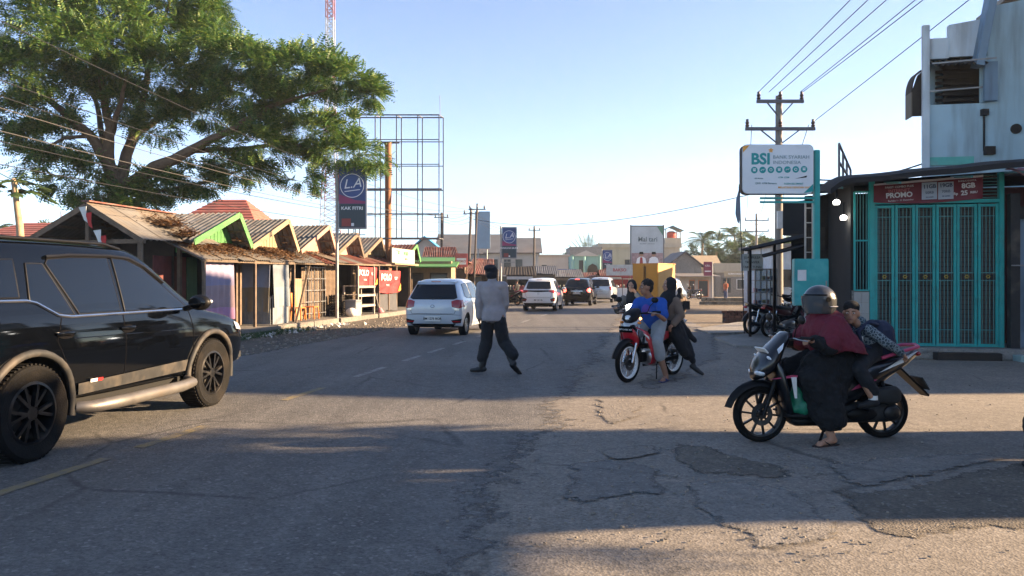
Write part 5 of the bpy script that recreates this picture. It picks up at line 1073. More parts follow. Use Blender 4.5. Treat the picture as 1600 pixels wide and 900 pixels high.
def motorbike(name, label, loc, rz, paint, accent, kind='scooter', rimm=None, group=None, plate_txt='BM 4021 ZK', lit=False, lean=0.):
    t = thing(name, label, 'motorcycle', loc, rz, group); t.rotation_euler = (0, lean, rz) if lean else (0, 0, rz)
    sc = kind == 'scooter'; r = .27 if sc else .288; w = .095 if sc else .075; yf, yr = (.64, -.64) if sc else (.61, -.61)
    rimm = rimm or M_alud
    bike_wheel(t, yf, r, w, rimm, 10 if sc else 24, not sc); bike_wheel(t, yr, r, w*1.15, rimm, 10 if sc else 24, not sc)
    fk = M_blk if sc else M_chr
    for sx in (-1, 1):
        MB().tube([(sx*.075, yf, r), (sx*.075, yf-.10, r+.27), (sx*.06, yf-.19, r+.52)], [.021, .024, .022], 10).build('fork', fk, t, 50)
    fender(t, yf, r, 155, 12, .066, M_blk if sc else paint if kind == 'x' else M_blk, tip=.05)
    # handlebar, grips, levers, mirrors
    hz = 1.01
    MB().tube([(-.34, .30, hz), (-.20, .38, hz-.01), (0, .42, hz-.03), (.20, .38, hz-.01), (.34, .30, hz)], .013, 8).build('handlebar', M_blk, t, 50)
    for sx in (-1, 1):
        MB().tube([(sx*.25, .355, hz), (sx*.355, .295, hz)], .019, 10).build('grip', M_blk, t, 50)
        MB().tube([(sx*.21, .41, hz), (sx*.29, .40, hz-.01), (sx*.36, .35, hz-.02)], .006, 6).build('brake_lever', M_alu, t, 50)
        s_ = MB().tube([(sx*.19, .39, hz), (sx*.24, .40, hz+.09), (sx*.29, .39, hz+.14)], .006, 6).build('mirror', M_blk, t, 50)
        MB().ell((sx*.31, .385, hz+.175), (.062, .018, .042), 14, 8).build('mirror_housing', M_blk, s_, 60); MB().ell((sx*.31, .370, hz+.175), (.054, .008, .035), 14, 6).build('mirror_glass', M_clear, s_, 60)
    seat_m = mat('seat_vinyl', (.014, .014, .015), .6, 0, .2, 8, .1, 80)
    if sc:
        cw = ringpanel([(.715, .605, 39, .03, .02), (.68, .65, 39, .12, .055), (.61, .735, 39, .17, .085), (.54, .83, 39, .165, .08), (.47, .92, 39, .12, .06), (.42, .985, 39, .12, .05), (.385, 1.04, 39, .09, .03), (.375, 1.055, 39, .03, .012)]).build('front_cowl', paint, t, 60)
        for sx in (-1, 1):
            MB().ell((sx*.085, .685, .668), (.062, .035, .026), 14, 8, MX.Rotation(sx*-.5, 3, 'Z') @ MX.Rotation(.7, 3, 'X')).build('headlight', M_clear, cw, 60)
            MB().ell((sx*.13, .60, .80), (.03, .05, .018), 10, 6, MX.Rotation(.85, 3, 'X')).build('indicator', M_clear, cw, 60)
            MB().loft([[V((sx*(.165+o_), .64, .62)), V((sx*(.18+o_), .40, .66)), V((sx*(.175+o_), .30, .655)), V((sx*(.18+o_), .38, .635))] for o_ in (0, .008)]).build('side_stripe', accent, cw); MB().loft([[V((sx*(.183+o_), .42, .64)), V((sx*(.19+o_), .37, .64)), V((sx*(.182+o_), .36, .44)), V((sx*(.178+o_), .38, .44))] for o_ in (0, .008)]).build('side_stripe', M_plate, cw)
            MB().loft([[V((sx*(.135+o_), .535, .90)), V((sx*(.14+o_), .47, .96)), V((sx*(.150+o_), .49, .90)), V((sx*(.155+o_), .53, .86))] for o_ in (0, .006)]).build('visor_trim', M_clear, cw)
        pl = MB().box((0, .615, .875), (.20, .012, .085), rx=-.75).build('number_plate', M_plate, cw)
        ringpanel([(.54, .82, 25, .13, .04), (.50, .70, 15, .185, .06), (.47, .55, 10, .20, .055), (.43, .40, 8, .185, .05), (.38, .27, 20, .15, .04), (.36, .24, 40, .08, .02)]).build('leg_shield', paint, t, 60)
        MB().yrings([(.42, 0, .265, .12, .025), (.38, 0, .262, .16, .035), (.0, 0, .258, .17, .04), (-.16, 0, .27, .15, .05), (-.2, 0, .28, .10, .03)], 16, 4).build('footboard', M_blk, t, 50)
        MB().yrings([(.36, 0, .22, .08, .03), (.3, 0, .20, .12, .05), (-.15, 0, .21, .12, .07), (-.35, 0, .27, .10, .06)], 14, 3).build('belly_cover', M_blk, t, 50)
        by = MB().yrings([(.04, 0, .40, .10, .14), (-.02, 0, .45, .145, .20), (-.2, 0, .52, .17, .215), (-.42, 0, .60, .168, .165), (-.65, 0, .70, .145, .11), (-.85, 0, .775, .10, .07), (-.98, 0, .83, .055, .04), (-1.02, 0, .85, .02, .015)], 20, 2.6).build('side_cover', paint, t, 60)
        for sx in (-1, 1):
            MB().loft([[V((sx*(.166+o_), -.20, .50)), V((sx*(.172+o_), -.32, .585)), V((sx*(.165+o_), -.48, .60)), V((sx*(.168+o_), -.34, .535))] for o_ in (0, .01)]).build('side_stripe', accent, by); MB().loft([[V((sx*(.150+o_), -.50, .66)), V((sx*(.128+o_), -.78, .80)), V((sx*(.09+o_), -.96, .86)), V((sx*(.125+o_), -.78, .755))] for o_ in (0, .012)]).build('tail_stripe', M_plate, by)
        MB().yrings([(.02, 0, .70, .07, .03), (-.04, 0, .725, .12, .05), (-.35, 0, .745, .145, .055), (-.45, 0, .785, .135, .055), (-.78, 0, .845, .11, .042), (-.86, 0, .86, .05, .02)], 18, 3).build('seat', seat_m, t, 60)
        gr_ = MB().tube([(-.13, -.55, .80), (-.155, -.75, .865), (-.12, -.95, .905), (0, -1.0, .915), (.12, -.95, .905), (.155, -.75, .865), (.13, -.55, .80)], .018, 8).build('grab_rail', accent if lit == 0 else M_alu, t, 50)
        MB().ell((0, -1.0, .83), (.085, .035, .03), 14, 8).build('tail_lamp', M_red, t, 60)
        pf_ = MB().slab([(-.075, -.80, .70), (.075, -.80, .70), (.06, -1.12, .42), (-.06, -1.12, .42)], .02).build('rear_mudguard', M_blk, t); MB().slab([(-.09, -1.02, .60), (.09, -1.02, .60), (.09, -1.10, .48), (-.09, -1.10, .48)], .012).build('number_plate', M_greyp, pf_)
        # engine, belt cover and air filter on the left
        MB().yrings([(-.08, -.02, .27, .08, .06), (-.15, -.03, .27, .11, .10), (-.45, -.06, .27, .10, .10), (-.70, -.10, .27, .05, .09), (-.76, -.10, .27, .03, .05)], 16, 2.6).build('engine', M_greyp, t, 50)
        MB().ell((-.155, -.64, .27), (.03, .09, .075), 18, 10).build('belt_cover', M_alud, t, 60); MB().ell((-.165, -.32, .265), (.025, .16, .07), 18, 10).build('belt_cover', M_blk, t, 60)
        MB().yrings([(-.42, -.14, .43, .03, .03), (-.46, -.14, .44, .05, .075), (-.68, -.145, .445, .052, .085), (-.73, -.145, .44, .03, .05)], 16, 4).build('air_filter', M_greyp, t, 50)
    else:
        cw = ringpanel([(.60, .86, 20, .06, .03), (.575, .90, 30, .12, .06), (.52, .96, 40, .13, .07), (.44, 1.02, 60, .11, .05), (.38, 1.05, 70, .05, .015)]).build('handlebar_cowl', M_blk, t, 60)
        MB().ell((0, .585, .915), (.085, .045, .055), 16, 10).build('headlight', M_lamp if lit else M_clear, cw, 60)
        for sx in (-1, 1): MB().ell((sx*.15, .54, .86), (.03, .03, .022), 10, 6).build('indicator', mat('amber_lens', (.7, .22, .03), .2, 0, 0), cw, 60)
        pl = MB().box((0, .66, .765), (.22, .012, .09), rx=-.2).build('number_plate', M_ink, t); text(plate_txt, .042, M_plate, pl, face_mw((0, .6685, .765), (-1, 0, 0), (0, -.2, 1)))
        ap = ringpanel([(.60, .80, 15, .05, .03), (.585, .74, 10, .11, .05), (.53, .64, 5, .13, .06), (.48, .55, 0, .10, .05), (.45, .48, 0, .05, .03)]).build('front_apron', paint, t, 60)
        for sx in (-1, 1):                    # leg shield wings
            prof = [(.58, .80, .11), (.50, .74, .20), (.44, .62, .225), (.37, .48, .235), (.30, .36, .22), (.27, .27, .18), (.31, .25, .16)]
            rows = [[V((sx*x, y+.02, z)), V((sx*(x+.012), y, z)), V((sx*(x-.01), y-.09-.05*sin(i*.5), z-.01)), V((sx*(x-.025), y-.07, z-.01))] for i, (y, z, x) in enumerate(prof)]
            MB().loft(rows).build('leg_shield', paint, t, 50)
            MB().loft([[V((sx*(.205+o_), .53, .715)), V((sx*(.232+o_), .43, .66)), V((sx*(.236+o_), .42, .62)), V((sx*(.215+o_), .50, .68))] for o_ in (0, .008)]).build('shield_decal', M_plate, t)
        MB().tube([(0, .50, .80), (0, .30, .52), (0, 0, .48), (0, -.2, .58), (0, -.5, .66)], .045, 10).build('frame_spine', M_blk, t, 50)
        MB().yrings([(.22, 0, .33, .07, .07), (.16, 0, .33, .10, .10), (0, 0, .30, .11, .11), (-.16, 0, .28, .10, .09), (-.2, 0, .28, .06, .05)], 14, 3).build('engine', M_alu, t, 40)
        for q in range(5): MB().yrings([(.24+.022*q, 0, .345, .085, .075), (.247+.022*q, 0, .345, .085, .075)], 12, 4).build('cooling_fin', M_alud, t)
        by = MB().yrings([(.02, 0, .60, .08, .06), (-.15, 0, .63, .12, .10), (-.4, 0, .67, .125, .09), (-.65, 0, .73, .10, .06), (-.85, 0, .80, .05, .03)], 16, 2.6).build('side_cover', paint, t, 60)
        MB().yrings([(.05, 0, .70, .07, .03), (0, 0, .72, .11, .045), (-.35, 0, .745, .135, .05), (-.7, 0, .79, .115, .04), (-.82, 0, .81, .06, .02)], 18, 3).build('seat', seat_m, t, 60)
        fender(t, yr, r, 20, 165, .07, M_blk)
        MB().ell((0, -.88, .74), (.07, .035, .035), 12, 8).build('tail_lamp', M_red, t, 60); MB().tube([(-.12, -.60, .78), (-.13, -.80, .84), (0, -.92, .86), (.13, -.80, .84), (.12, -.60, .78)], .014, 8).build('grab_rail', M_alu, t, 50)
        MB().bar((-.09, .0, .26), (-.09, yr, r), .03, .06).build('swing_arm', M_blk, t)
        for sx in (-1, 1): MB().cyl((sx*.10, -.05, .24), (sx*.30, -.03, .24), .012).build('foot_peg', M_blk, t)
    for sx in (-1, 1):
        MB().cyl((sx*.115, yr+.02, r+.06), (sx*.105, yr+.10, .68), .022, n=10).build('shock_absorber', M_blk if sc else M_chr, t, 50)
    MB().tube([(.10, .05, .20), (.14, -.2, .20), (.15, -.4, .26), (.16, -.85, .36)], [.02, .025, .05, .05], 12).build('exhaust', M_alud, t, 50)
    MB().bar((-.10, .0, .22), (-.17, .12, .02), .018).build('side_stand', M_blk, t)
    return t
M_bikeblk = mat('scooter_black', (.003, .004, .006), .3, 0, .05, 4, coat=.6, dirt=.12, dcol=(.012, .011, .01)); M_bikered = mat('bike_red', (.42, .008, .02), .3, 0, .05, 4, coat=.6); M_acc = mat('magenta_decal', (.42, .05, .12), .4, 0, 0); M_pinkd = mat('pink_tail', (.55, .38, .38), .4, 0, .1, 5)
SRZ = rad(98.5); SP = V((2.84, 6.93, 0))
scoot = motorbike('black_scooter', 'black scooter with magenta stripes carrying a woman and a boy', SP, SRZ, M_bikeblk, M_acc)
RRZ = rad(137); RP = V((2.08, 11.30, 0))
motorbike('red_motorcycle', 'red and black motorcycle with white wheel rims under the man in blue', RP, RRZ, M_bikered, M_acc, 'underbone', mat('white_rim', (.75, .75, .74), .4, 0, .05, 5), plate_txt='BM 5183 SU')
P_sgrey = mat('scooter_silver', (.42, .43, .44), .35, .2, .05, 4, coat=.5)
WS = V((2.20, 13.75, 0)); WRZ = rad(168)
w_ = motorbike('silver_scooter', 'silver scooter with its headlight on, behind the man in blue', WS, WRZ, P_sgrey, M_acc)
MB().ell((0, .50, 1.02), (.10, .04, .035), 14, 8).build('headlight', M_lamp, w_, 60)
MB().ell((-.15, .60, .80), (.04, .03, .03), 10, 6).build('indicator', mat('amber_lit', (1, .35, .08), .3, 0, 0, emit=2.), w_, 60)
PG = 'motorcycles parked on the concrete apron'
motorbike('parked_motorcycle', 'nearest parked motorcycle, rear wheel towards the street', (7.0, 19.3, .055), rad(-62), mat('bike_darkred', (.10, .01, .015), .35, 0, .05, 4, coat=.5), M_acc, 'underbone', M_alu, PG, lean=.10)
motorbike('parked_motorcycle', 'blue black motorcycle parked behind the nearest one', (6.85, 20.1, .055), rad(-66), M_bikeblk, M_acc, 'underbone', M_alud, PG, lean=.10)
motorbike('parked_motorcycle', 'dark scooter parked under the teal cabinet', (8.0, 18.9, .004), rad(-40), M_bikeblk, M_acc, 'scooter', None, PG, lean=.08)
# ---------------- people
SK = mat('skin_brown', (.25, .125, .075), .55, 0, .08, 12); SKL = mat('skin_tan', (.36, .19, .12), .55, 0, .08, 12)
HAIR = mat('black_hair', (.006, .005, .005), .85, 0, .3, 40, .3, 120)
def cloth(name, c, r=.9, **k): return mat(name, c, r, 0, .14, 9, .25, 90, **k)
EYE = mat('eye_dark', (.01, .008, .007), .2, 0, 0); EYW = mat('eye_white', (.55, .53, .5), .3, 0, 0); LIP = mat('lips', (.24, .09, .075), .5, 0, .05)
def rotz(v, a): return V((v[0]*cos(a)-v[1]*sin(a), v[0]*sin(a)+v[1]*cos(a), v[2]))
def hand(mb, el, wr, palm, size=1., curl=.5):
    """palm, four unequal fingers and a thumb; palm = direction the palm faces"""
    d = (V(wr)-V(el)).normalized(); pn = V(palm); pn = (pn-d*pn.dot(d)).normalized(); s = d.cross(pn); wr = V(wr); k = size
    mb.cap(wr-d*.01, wr+d*.03*k, .024*k, .028*k, 10)
    for i, L in enumerate((.068, .078, .073, .056)):
        b = wr+d*.035*k+s*(i-1.5)*.019*k; mb.cap(wr+d*.01*k+s*(i-1.5)*.013*k, b+d*.035*k, .0135*k, .0105*k, 8)
        m_ = b+d*(.035+L*.45*cos(curl*.6))*k+pn*L*.45*sin(curl)*k; e_ = m_+(d*cos(curl*1.9)+pn*sin(curl*1.9))*L*.5*k
        mb.cap(b+d*.035*k, m_, .0098*k, .0088*k, 8); mb.cap(m_, e_, .0088*k, .0075*k, 8)
    tb = wr+d*.015*k-s*.026*k; tm = tb+d*.032*k-s*.022*k+pn*.008*k; te = tm+d*.028*k+pn*.014*k-s*.002*k
    mb.cap(tb, tm, .0125*k, .0105*k, 8); mb.cap(tm, te, .0105*k, .0085*k, 8)
def head(mb, c, fd, up=(0, 0, 1), k=1.):
    c = V(c); f = V(fd).normalized(); u = V(up); u = (u-f*u.dot(f)).normalized(); x = f.cross(u); rot = MX((x, f, u)).transposed()
    mb.ell(c+u*.015*k-f*.008*k, (.074*k, .094*k, .10*k), 18, 12, rot); mb.ell(c+f*.022*k-u*.052*k, (.056*k, .066*k, .062*k), 16, 10, rot); mb.ell(c+f*.058*k-u*.085*k, (.028*k, .026*k, .024*k), 12, 8, rot)
    mb.cap(c+f*.088*k+u*.018*k, c+f*.106*k-u*.022*k, .009*k, .014*k, 8)
    for sx in (-1, 1): mb.ell(c+x*sx*.076*k-f*.005*k-u*.01*k, (.012*k, .022*k, .032*k), 10, 8, rot)
    return f, u, x
def face(parent, c, fd, up=(0, 0, 1), k=1.):
    c = V(c); f = V(fd).normalized(); u = V(up); u = (u-f*u.dot(f)).normalized(); x = f.cross(u); rot = MX((x, f, u)).transposed()
    for sx in (-1, 1):
        w_ = MB().ell(c+x*sx*.031*k+f*.076*k+u*.006*k, (.014*k, .010*k, .008*k), 10, 6, rot).build('eye', EYW, parent, 60); MB().ell(c+x*sx*.031*k+f*.083*k+u*.006*k, (.0065*k, .006*k, .007*k), 8, 6, rot).build('iris', EYE, w_, 60)
        MB().cap(c+x*sx*.016*k+f*.088*k+u*.026*k, c+x*sx*.048*k+f*.076*k+u*.028*k, .0045*k, .003*k, 6).build('eyebrow', HAIR, parent, 60)
    MB().ell(c+f*.086*k-u*.055*k, (.024*k, .010*k, .008*k), 12, 6, rot).build('mouth', LIP, parent, 60)
def feet(mb, an, dr, k=1., fat=1.):
    an = V(an); dr = V(dr).normalized(); s = dr.cross(V((0, 0, 1)))
    mb.cap(an-dr*.03*k-V((0, 0, .035*k)), an+dr*.07*k-V((0, 0, .045*k)), .036*k*fat, .036*k*fat, 10); mb.cap(an+dr*.05*k-V((0, 0, .048*k)), an+dr*.16*k-V((0, 0, .058*k)), .036*k*fat, .026*k*fat, 10)
    mb.cap(an, an-V((0, 0, .04*k)), .036*k*fat, .036*k*fat, 10)
    if fat == 1.:
        for i in range(5): mb.cap(an+dr*.15*k+s*(i-2)*.016*k-V((0, 0, .066*k)), an+dr*(.195-.008*abs(i-1))*k+s*(i-2)*.017*k-V((0, 0, .072*k)), .010*k, .008*k, 7)
def torso(mb, hip, chest, fat=1., wide=1., k=1., n=18, fdx=(1, 0, 0)):
    """stack of ellipses from hips to shoulders"""
    h, c = V(hip), V(chest); d = (c-h).normalized(); x = V(fdx).normalized(); x = (x-d*x.dot(d)).normalized(); y = d.cross(x); R_ = []
    for f, rx, ry in ((-.28, .05, .04), (-.22, .13, .10), (-.05, .165, .118), (.15, .158, .112), (.35, .145, .105), (.55, .158, .112), (.78, .178, .115), (.95, .17, .095), (1.05, .12, .07), (1.12, .06, .05)):
        p = h.lerp(c, f); R_.append([p+x*rx*wide*fat*k*cos(2*pi*i/n)+y*ry*fat*k*sin(2*pi*i/n) for i in range(n)])
    mb.loft(R_)
def arm(mb, sh, el, wr, r0=.048, r1=.036, r2=.027): mb.cap(sh, el, r0, r1); mb.cap(el, wr, r1*1.04, r2)
def leg(mb, hp, kn, an, r0=.085, r1=.055, r2=.038): mb.cap(hp, kn, r0, r1); mb.cap(kn, V(kn).lerp(V(an), .35), r1, r1*1.02); mb.cap(V(kn).lerp(V(an), .3), an, r1*1.02, r2)
def person(label, loc, rz, group=None): return thing('person', label, 'person', loc, rz, group)
# --- officer walking away across the road, seen from behind
oz = rad(28); of = person('officer in grey shirt, black trousers and black beret walking across the road', (-.30, 11.8, 0), oz)
I = lambda x, y, z: rotz((x, y, z), -oz)      # offsets given along the picture, turned into the figure's frame
hp, ch = I(.02, 0, .93), I(-.01, .02, 1.40); hd = I(-.02, .04, 1.575)
shl, shr = I(-.185, .04, 1.38), I(.165, -.02, 1.38); ell, elr = I(-.225, .0, 1.12), I(.195, .05, 1.11); wrl, wrr = I(-.215, .04, .88), I(.15, .16, .93)
hl, hr = I(-.075, .03, .90), I(.105, -.03, .90); kl, kr = I(-.10, .10, .50), I(.17, .06, .50); al, ar = I(-.17, .08, .115), I(.32, -.12, .185)
b = MB(); torso(b, hp, ch, .80, 1.); arm(b, shl, ell, wrl); arm(b, shr, elr, wrr); leg(b, hl, kl, al); leg(b, hr, kr, ar); b.cap(ch, hd-V((0, 0, .06)), .058, .052); head(b, hd, I(-.2, 1, 0)); hand(b, ell, wrl, I(1, .2, 0), 1., .55); hand(b, elr, wrr, I(-1, 0, 0), 1., .55)
bd = blob(b, 'body', SK, of, .009, 2); face(bd, hd, I(-.2, 1, 0))
GS = cloth('shirt_grey', (.27, .25, .26)); c = MB(); torso(c, hp-V((0, 0, .0)), ch, 1.14, 1.0); c.rings([(hp.x, hp.y, .84, .20, .155), (hp.x, hp.y, .87, .205, .16), (hp.x, hp.y, 1.0, .19, .145), (hp.x, hp.y, 1.08, .15, .11)], 20); c.cap(shl, shr, .078, .078); arm(c, shl, ell, wrl.lerp(ell, .08), .074, .062, .048); arm(c, shr, elr, wrr.lerp(elr, .08), .074, .062, .048); c.cap(ch+V((0, 0, .04)), ch+V((0, 0, .08)), .078, .068)
sh_ = blob(c, 'shirt', GS, of, .010, 3, .022, .13); MB().rings([(ch.x, ch.y, ch.z+.085, .066, .062), (ch.x, ch.y, ch.z+.13, .064, .060), (ch.x, ch.y, ch.z+.135, .055, .052), (ch.x, ch.y, ch.z+.085, .055, .052)], 18).build('collar', GS, sh_, 60)
BT = cloth('trousers_black', (.010, .011, .014)); c = MB(); torso(c, hp-V((0, 0, .06)), hp+V((0, 0, .08)), .95, 1.0); leg(c, hl-V((0, 0, .06)), kl, al+V((0, 0, .14)), .108, .098, .085); leg(c, hr-V((0, 0, .06)), kr, ar+V((0, 0, .13)), .108, .098, .085); tr_ = blob(c, 'trousers', BT, of, .010, 3, .03, .10)
BOOT = mat('boot_black', (.008, .008, .009), .45, 0, .2, 20)
for an, dr, nm in ((al, I(-1, .35, 0), 0), (ar, I(.55, .5, -.55), 1)):
    c = MB(); feet(c, an, dr, 1.12, 1.12 if nm == 0 else 1.1); c.cap(an, an.lerp(kl if nm == 0 else kr, .32), .056, .062); c.box(an+V(dr).normalized()*.05-V((0, 0, .085)), (.02, .02, .02)); blob(c, 'boot', BOOT, of, .009, 2)
c = MB(); c.ell(hd+V((0, 0, .045)), (.098, .115, .095), 20, 12); c.ell(hd+I(-.02, -.01, .085), (.105, .115, .06), 20, 12); c.ell(hd+I(0, -.03, -.02), (.088, .095, .085), 18, 10); blob(c, 'beret', cloth('beret_black', (.007, .008, .012)), of, .008, 3, .01, .08)
# --- woman riding the black scooter
wm = person('woman in grey helmet, maroon headscarf and long black robe riding the scooter', SP, SRZ)
hd = V((0, .03, 1.33)); hp, ch = V((0, -.16, .84)), V((0, -.05, 1.14)); FD = V((-.10, 1, -.05))
shl, shr = V((-.17, -.03, 1.12)), V((.17, -.03, 1.12)); ell, elr = V((-.27, .08, .93)), V((.27, .08, .93)); wrl, wrr = V((-.30, .255, .985)), V((.30, .255, .985))
kl, kr = V((-.20, .22, .62)), V((.15, .27, .66)); al, ar = V((-.27, .06, .085)), V((.12, .22, .36))
b = MB(); torso(b, hp, ch, .95, .95); arm(b, shl, ell, wrl); arm(b, shr, elr, wrr); leg(b, V((-.08, -.12, .84)), kl, al); leg(b, V((.08, -.12, .84)), kr, ar); b.cap(ch, hd-V((0, 0, .05)), .055, .05); head(b, hd, FD, k=.97); hand(b, ell, wrl, V((.2, .3, -1)), .95, 1.0); hand(b, elr, wrr, V((-.2, .3, -1)), .95, 1.0); feet(b, al, V((-.25, 1, 0)), .95); feet(b, ar, V((0, 1, 0)), .95)
bd = blob(b, 'body', SKL, wm, .0075, 2); face(bd, hd, FD, k=.97)
RB = cloth('robe_black', (.004, .004, .005)); c = MB(); torso(c, hp, ch, 1.22, 1.05); arm(c, shl, ell, wrl.lerp(ell, .14), .085, .078, .062); arm(c, shr, elr, wrr.lerp(elr, .14), .085, .078, .062)
leg(c, V((-.09, -.12, .80)), kl, al+V((.02, -.03, .17)), .15, .125, .115); leg(c, V((.09, -.12, .80)), kr, ar+V((0, -.02, .10)), .15, .12, .11); c.cap((0, -.15, .80), (-.05, .20, .58), .16, .13); c.cap((-.12, .10, .72), (-.23, .05, .27), .17, .15); c.cap((-.12, .18, .62), (-.22, .12, .30), .14, .12); c.cap((-.10, -.15, .78), (-.16, -.02, .45), .14, .12)
blob(c, 'robe', RB, wm, .010, 3, .06, .09)
HJ = cloth('headscarf_maroon', (.115, .006, .018), .8); c = MB(); c.ell(hd-FD*.02+V((0, 0, -.01)), (.098, .112, .13), 18, 12); c.cap(hd-V((0, .02, .10)), ch+V((0, -.01, .0)), .10, .17)
rw_ = []
for z, rx, ry, cy in ((1.22, .12, .12, 0), (1.17, .24, .17, -.02), (1.08, .315, .215, -.03), (.98, .355, .25, -.07), (.88, .365, .27, -.12)): rw_.append([V((rx*cos(a_), cy+ry*sin(a_)*(1.12 if sin(a_) < 0 else .85), z-(.05 if sin(a_) < -.5 else 0)*(1.2-z)*3+.012*sin(a_*7)*(1.25-z)*4)) for a_ in [2*pi*q/28 for q in range(28)]])
c.loft(rw_); c.cap(shl, shl.lerp(ell, .85), .11, .115); c.cap(shr, shr.lerp(elr, .85), .11, .115); blob(c, 'headscarf', HJ, wm, .009, 3, .035, .10)
HM = mat('helmet_grey', (.035, .037, .04), .35, 0, .06, 5, coat=.5, dirt=.15, dcol=(.12, .11, .1)); c = MB(); c.ell(hd+V((0, -.012, .045)), (.135, .158, .135), 26, 16); c.rings([(0, hd.y-.03, hd.z-.10, .115, .125), (0, hd.y-.025, hd.z-.02, .13, .148), (0, hd.y-.02, hd.z+.05, .134, .156)], 24)
hl_ = blob(c, 'helmet', HM, wm, .007, 3)
rows = []                                    # smoked visor wrapped round the front
for j in range(6):
    z = hd.z+.075-.034*j; q = .168-.004*j*j*.35; rows.append([V(((q-.022)*sin(a_), hd.y-.005+(q+.004)*cos(a_), z)) for a_ in np.linspace(-1.35, 1.35, 22)]+[V(((q-.027)*sin(a_), hd.y-.005+(q-.001)*cos(a_), z)) for a_ in np.linspace(1.35, -1.35, 22)])
MB().loft(rows).build('visor', mat('smoked_visor', (.10, .11, .12), .08, 0, 0, trans=.35), hl_, 60); MB().tube([(.137*sin(a_), hd.y-.02+.160*cos(a_)*1.0, hd.z+.085) for a_ in np.linspace(-1.5, 1.5, 20)], .007, 6).build('visor_rim', M_blk, hl_, 50)
for sx in (-1, 1): MB().cyl((sx*.130, hd.y-.02, hd.z+.04), (sx*.142, hd.y-.02, hd.z+.04), .024).build('visor_pivot', M_blk, hl_, 40)
MB().tube([(.136*sin(a_), hd.y-.02+.16*cos(a_), hd.z-.03) for a_ in np.linspace(1.7, 4.58, 24)], .006, 6).build('helmet_stripe', M_alu, hl_, 50)
for an, dr in ((al, V((-.25, 1, 0))), (ar, V((0, 1, 0)))):
    d = dr.normalized(); s = d.cross(V((0, 0, 1))); z0 = an.z-.083; sd = MB().loft([[an+d*y+s*(w_*sg)+V((0, 0, zz-an.z)) for sg, zz in ((-1, z0), (1, z0), (1, z0+.014), (-1, z0+.014))] for y, w_ in ((-.07, .03), (-.04, .038), (.05, .036), (.13, .047), (.19, .04), (.215, .02))]).build('sandal', mat('sandal_brown', (.03, .015, .012), .7), wm, 40)
    MB().tube([an+d*.06+s*.045+V((0, 0, -.065)), an+d*.10+s*.02+V((0, 0, -.035)), an+d*.14+V((0, 0, -.05)), an+d*.10-s*.02+V((0, 0, -.035)), an+d*.06-s*.045+V((0, 0, -.065))], .006, 6).build('strap', M_blk, sd, 40)
tag(blob(MB().cap((-.08, .30, .50), (-.06, .30, .33), .06, .10).cap((-.10, .26, .34), (-.02, .33, .32), .09, .09), 'shopping_bag', mat('green_bag', (.01, .16, .09), .5, 0, .15, 8), None, .010, 3, .03, .06), 'green plastic bag on the scooter footboard', 'bag')
gb = bpy.data.objects['shopping_bag']; gb.location = SP; gb.rotation_euler = (0, 0, SRZ)
wm.scale = (.94,)*3; gb.scale = (.94,)*3; scoot.scale = (.94,)*3
# --- boy behind her, looking towards the street
by_ = person('boy in patterned school shirt with navy backpack riding behind the woman', SP, SRZ)
hd = V((-.02, -.30, 1.235)); hp, ch = V((0, -.50, .90)), V((-.01, -.42, 1.09)); FD = V((-.80, .60, -.06))
shl, shr = V((-.14, -.41, 1.075)), V((.12, -.42, 1.075)); ell, elr = V((-.22, -.55, .95)), V((.18, -.30, .95)); wrl, wrr = V((-.18, -.73, .845)), V((.12, -.20, .92))
kl, kr = V((-.25, -.22, .72)), V((.24, -.25, .72)); al, ar = V((-.25, -.38, .42)), V((.24, -.40, .42))
b = MB(); torso(b, hp, ch, .76, .9, 1.); arm(b, shl, ell, wrl, .036, .029, .022); arm(b, shr, elr, wrr, .036, .029, .022); leg(b, V((-.07, -.50, .88)), kl, al, .065, .045, .032); leg(b, V((.07, -.50, .88)), kr, ar, .065, .045, .032); b.cap(ch, hd-V((0, 0, .05)), .044, .042); head(b, hd, FD, k=.93); hand(b, ell, wrl, V((.3, 0, -1)), .78, .8); hand(b, elr, wrr, V((-.5, 0, -1)), .78, .6)
bd = blob(b, 'body', SKL, by_, .0075, 2); face(bd, hd, FD, k=.93)
bat = bpy.data.materials.new('batik_shirt'); bat.use_nodes = True; n_ = bat.node_tree.nodes; l_ = bat.node_tree.links; vt = n_.new('ShaderNodeTexVoronoi'); vt.inputs['Scale'].default_value = 34; vt.feature = 'DISTANCE_TO_EDGE'; tcn = n_.new('ShaderNodeTexCoord'); l_.new(tcn.outputs['Object'], vt.inputs['Vector']); cr = n_.new('ShaderNodeValToRGB'); cr.color_ramp.elements[0].color = (.20, .24, .26, 1); cr.color_ramp.elements[1].color = (.028, .045, .06, 1); cr.color_ramp.elements[0].position = .03; cr.color_ramp.elements[1].position = .16; l_.new(vt.outputs['Distance'], cr.inputs[0]); l_.new(cr.outputs[0], n_['Principled BSDF'].inputs['Base Color']); n_['Principled BSDF'].inputs['Roughness'].default_value = .9
c = MB(); torso(c, hp, ch, .90, .95); arm(c, shl, ell, wrl.lerp(ell, .12), .056, .048, .040); arm(c, shr, elr, wrr.lerp(elr, .2), .056, .048, .040); c.cap(ch, ch+V((0, .01, .06)), .065, .052); st_ = blob(c, 'shirt', bat, by_, .009, 3, .018, .09)
MB().box((-.125, -.33, .985), (.05, .012, .06), rz=.9).build('badge', M_plate, st_)
c = MB(); leg(c, V((-.07, -.50, .87)), kl, al+V((0, 0, .08)), .092, .068, .058); leg(c, V((.07, -.50, .87)), kr, ar+V((0, 0, .08)), .092, .068, .058); c.cap((-.06, -.5, .88), (.06, -.5, .88), .10, .10); blob(c, 'trousers', BT, by_, .010, 3, .02, .08)
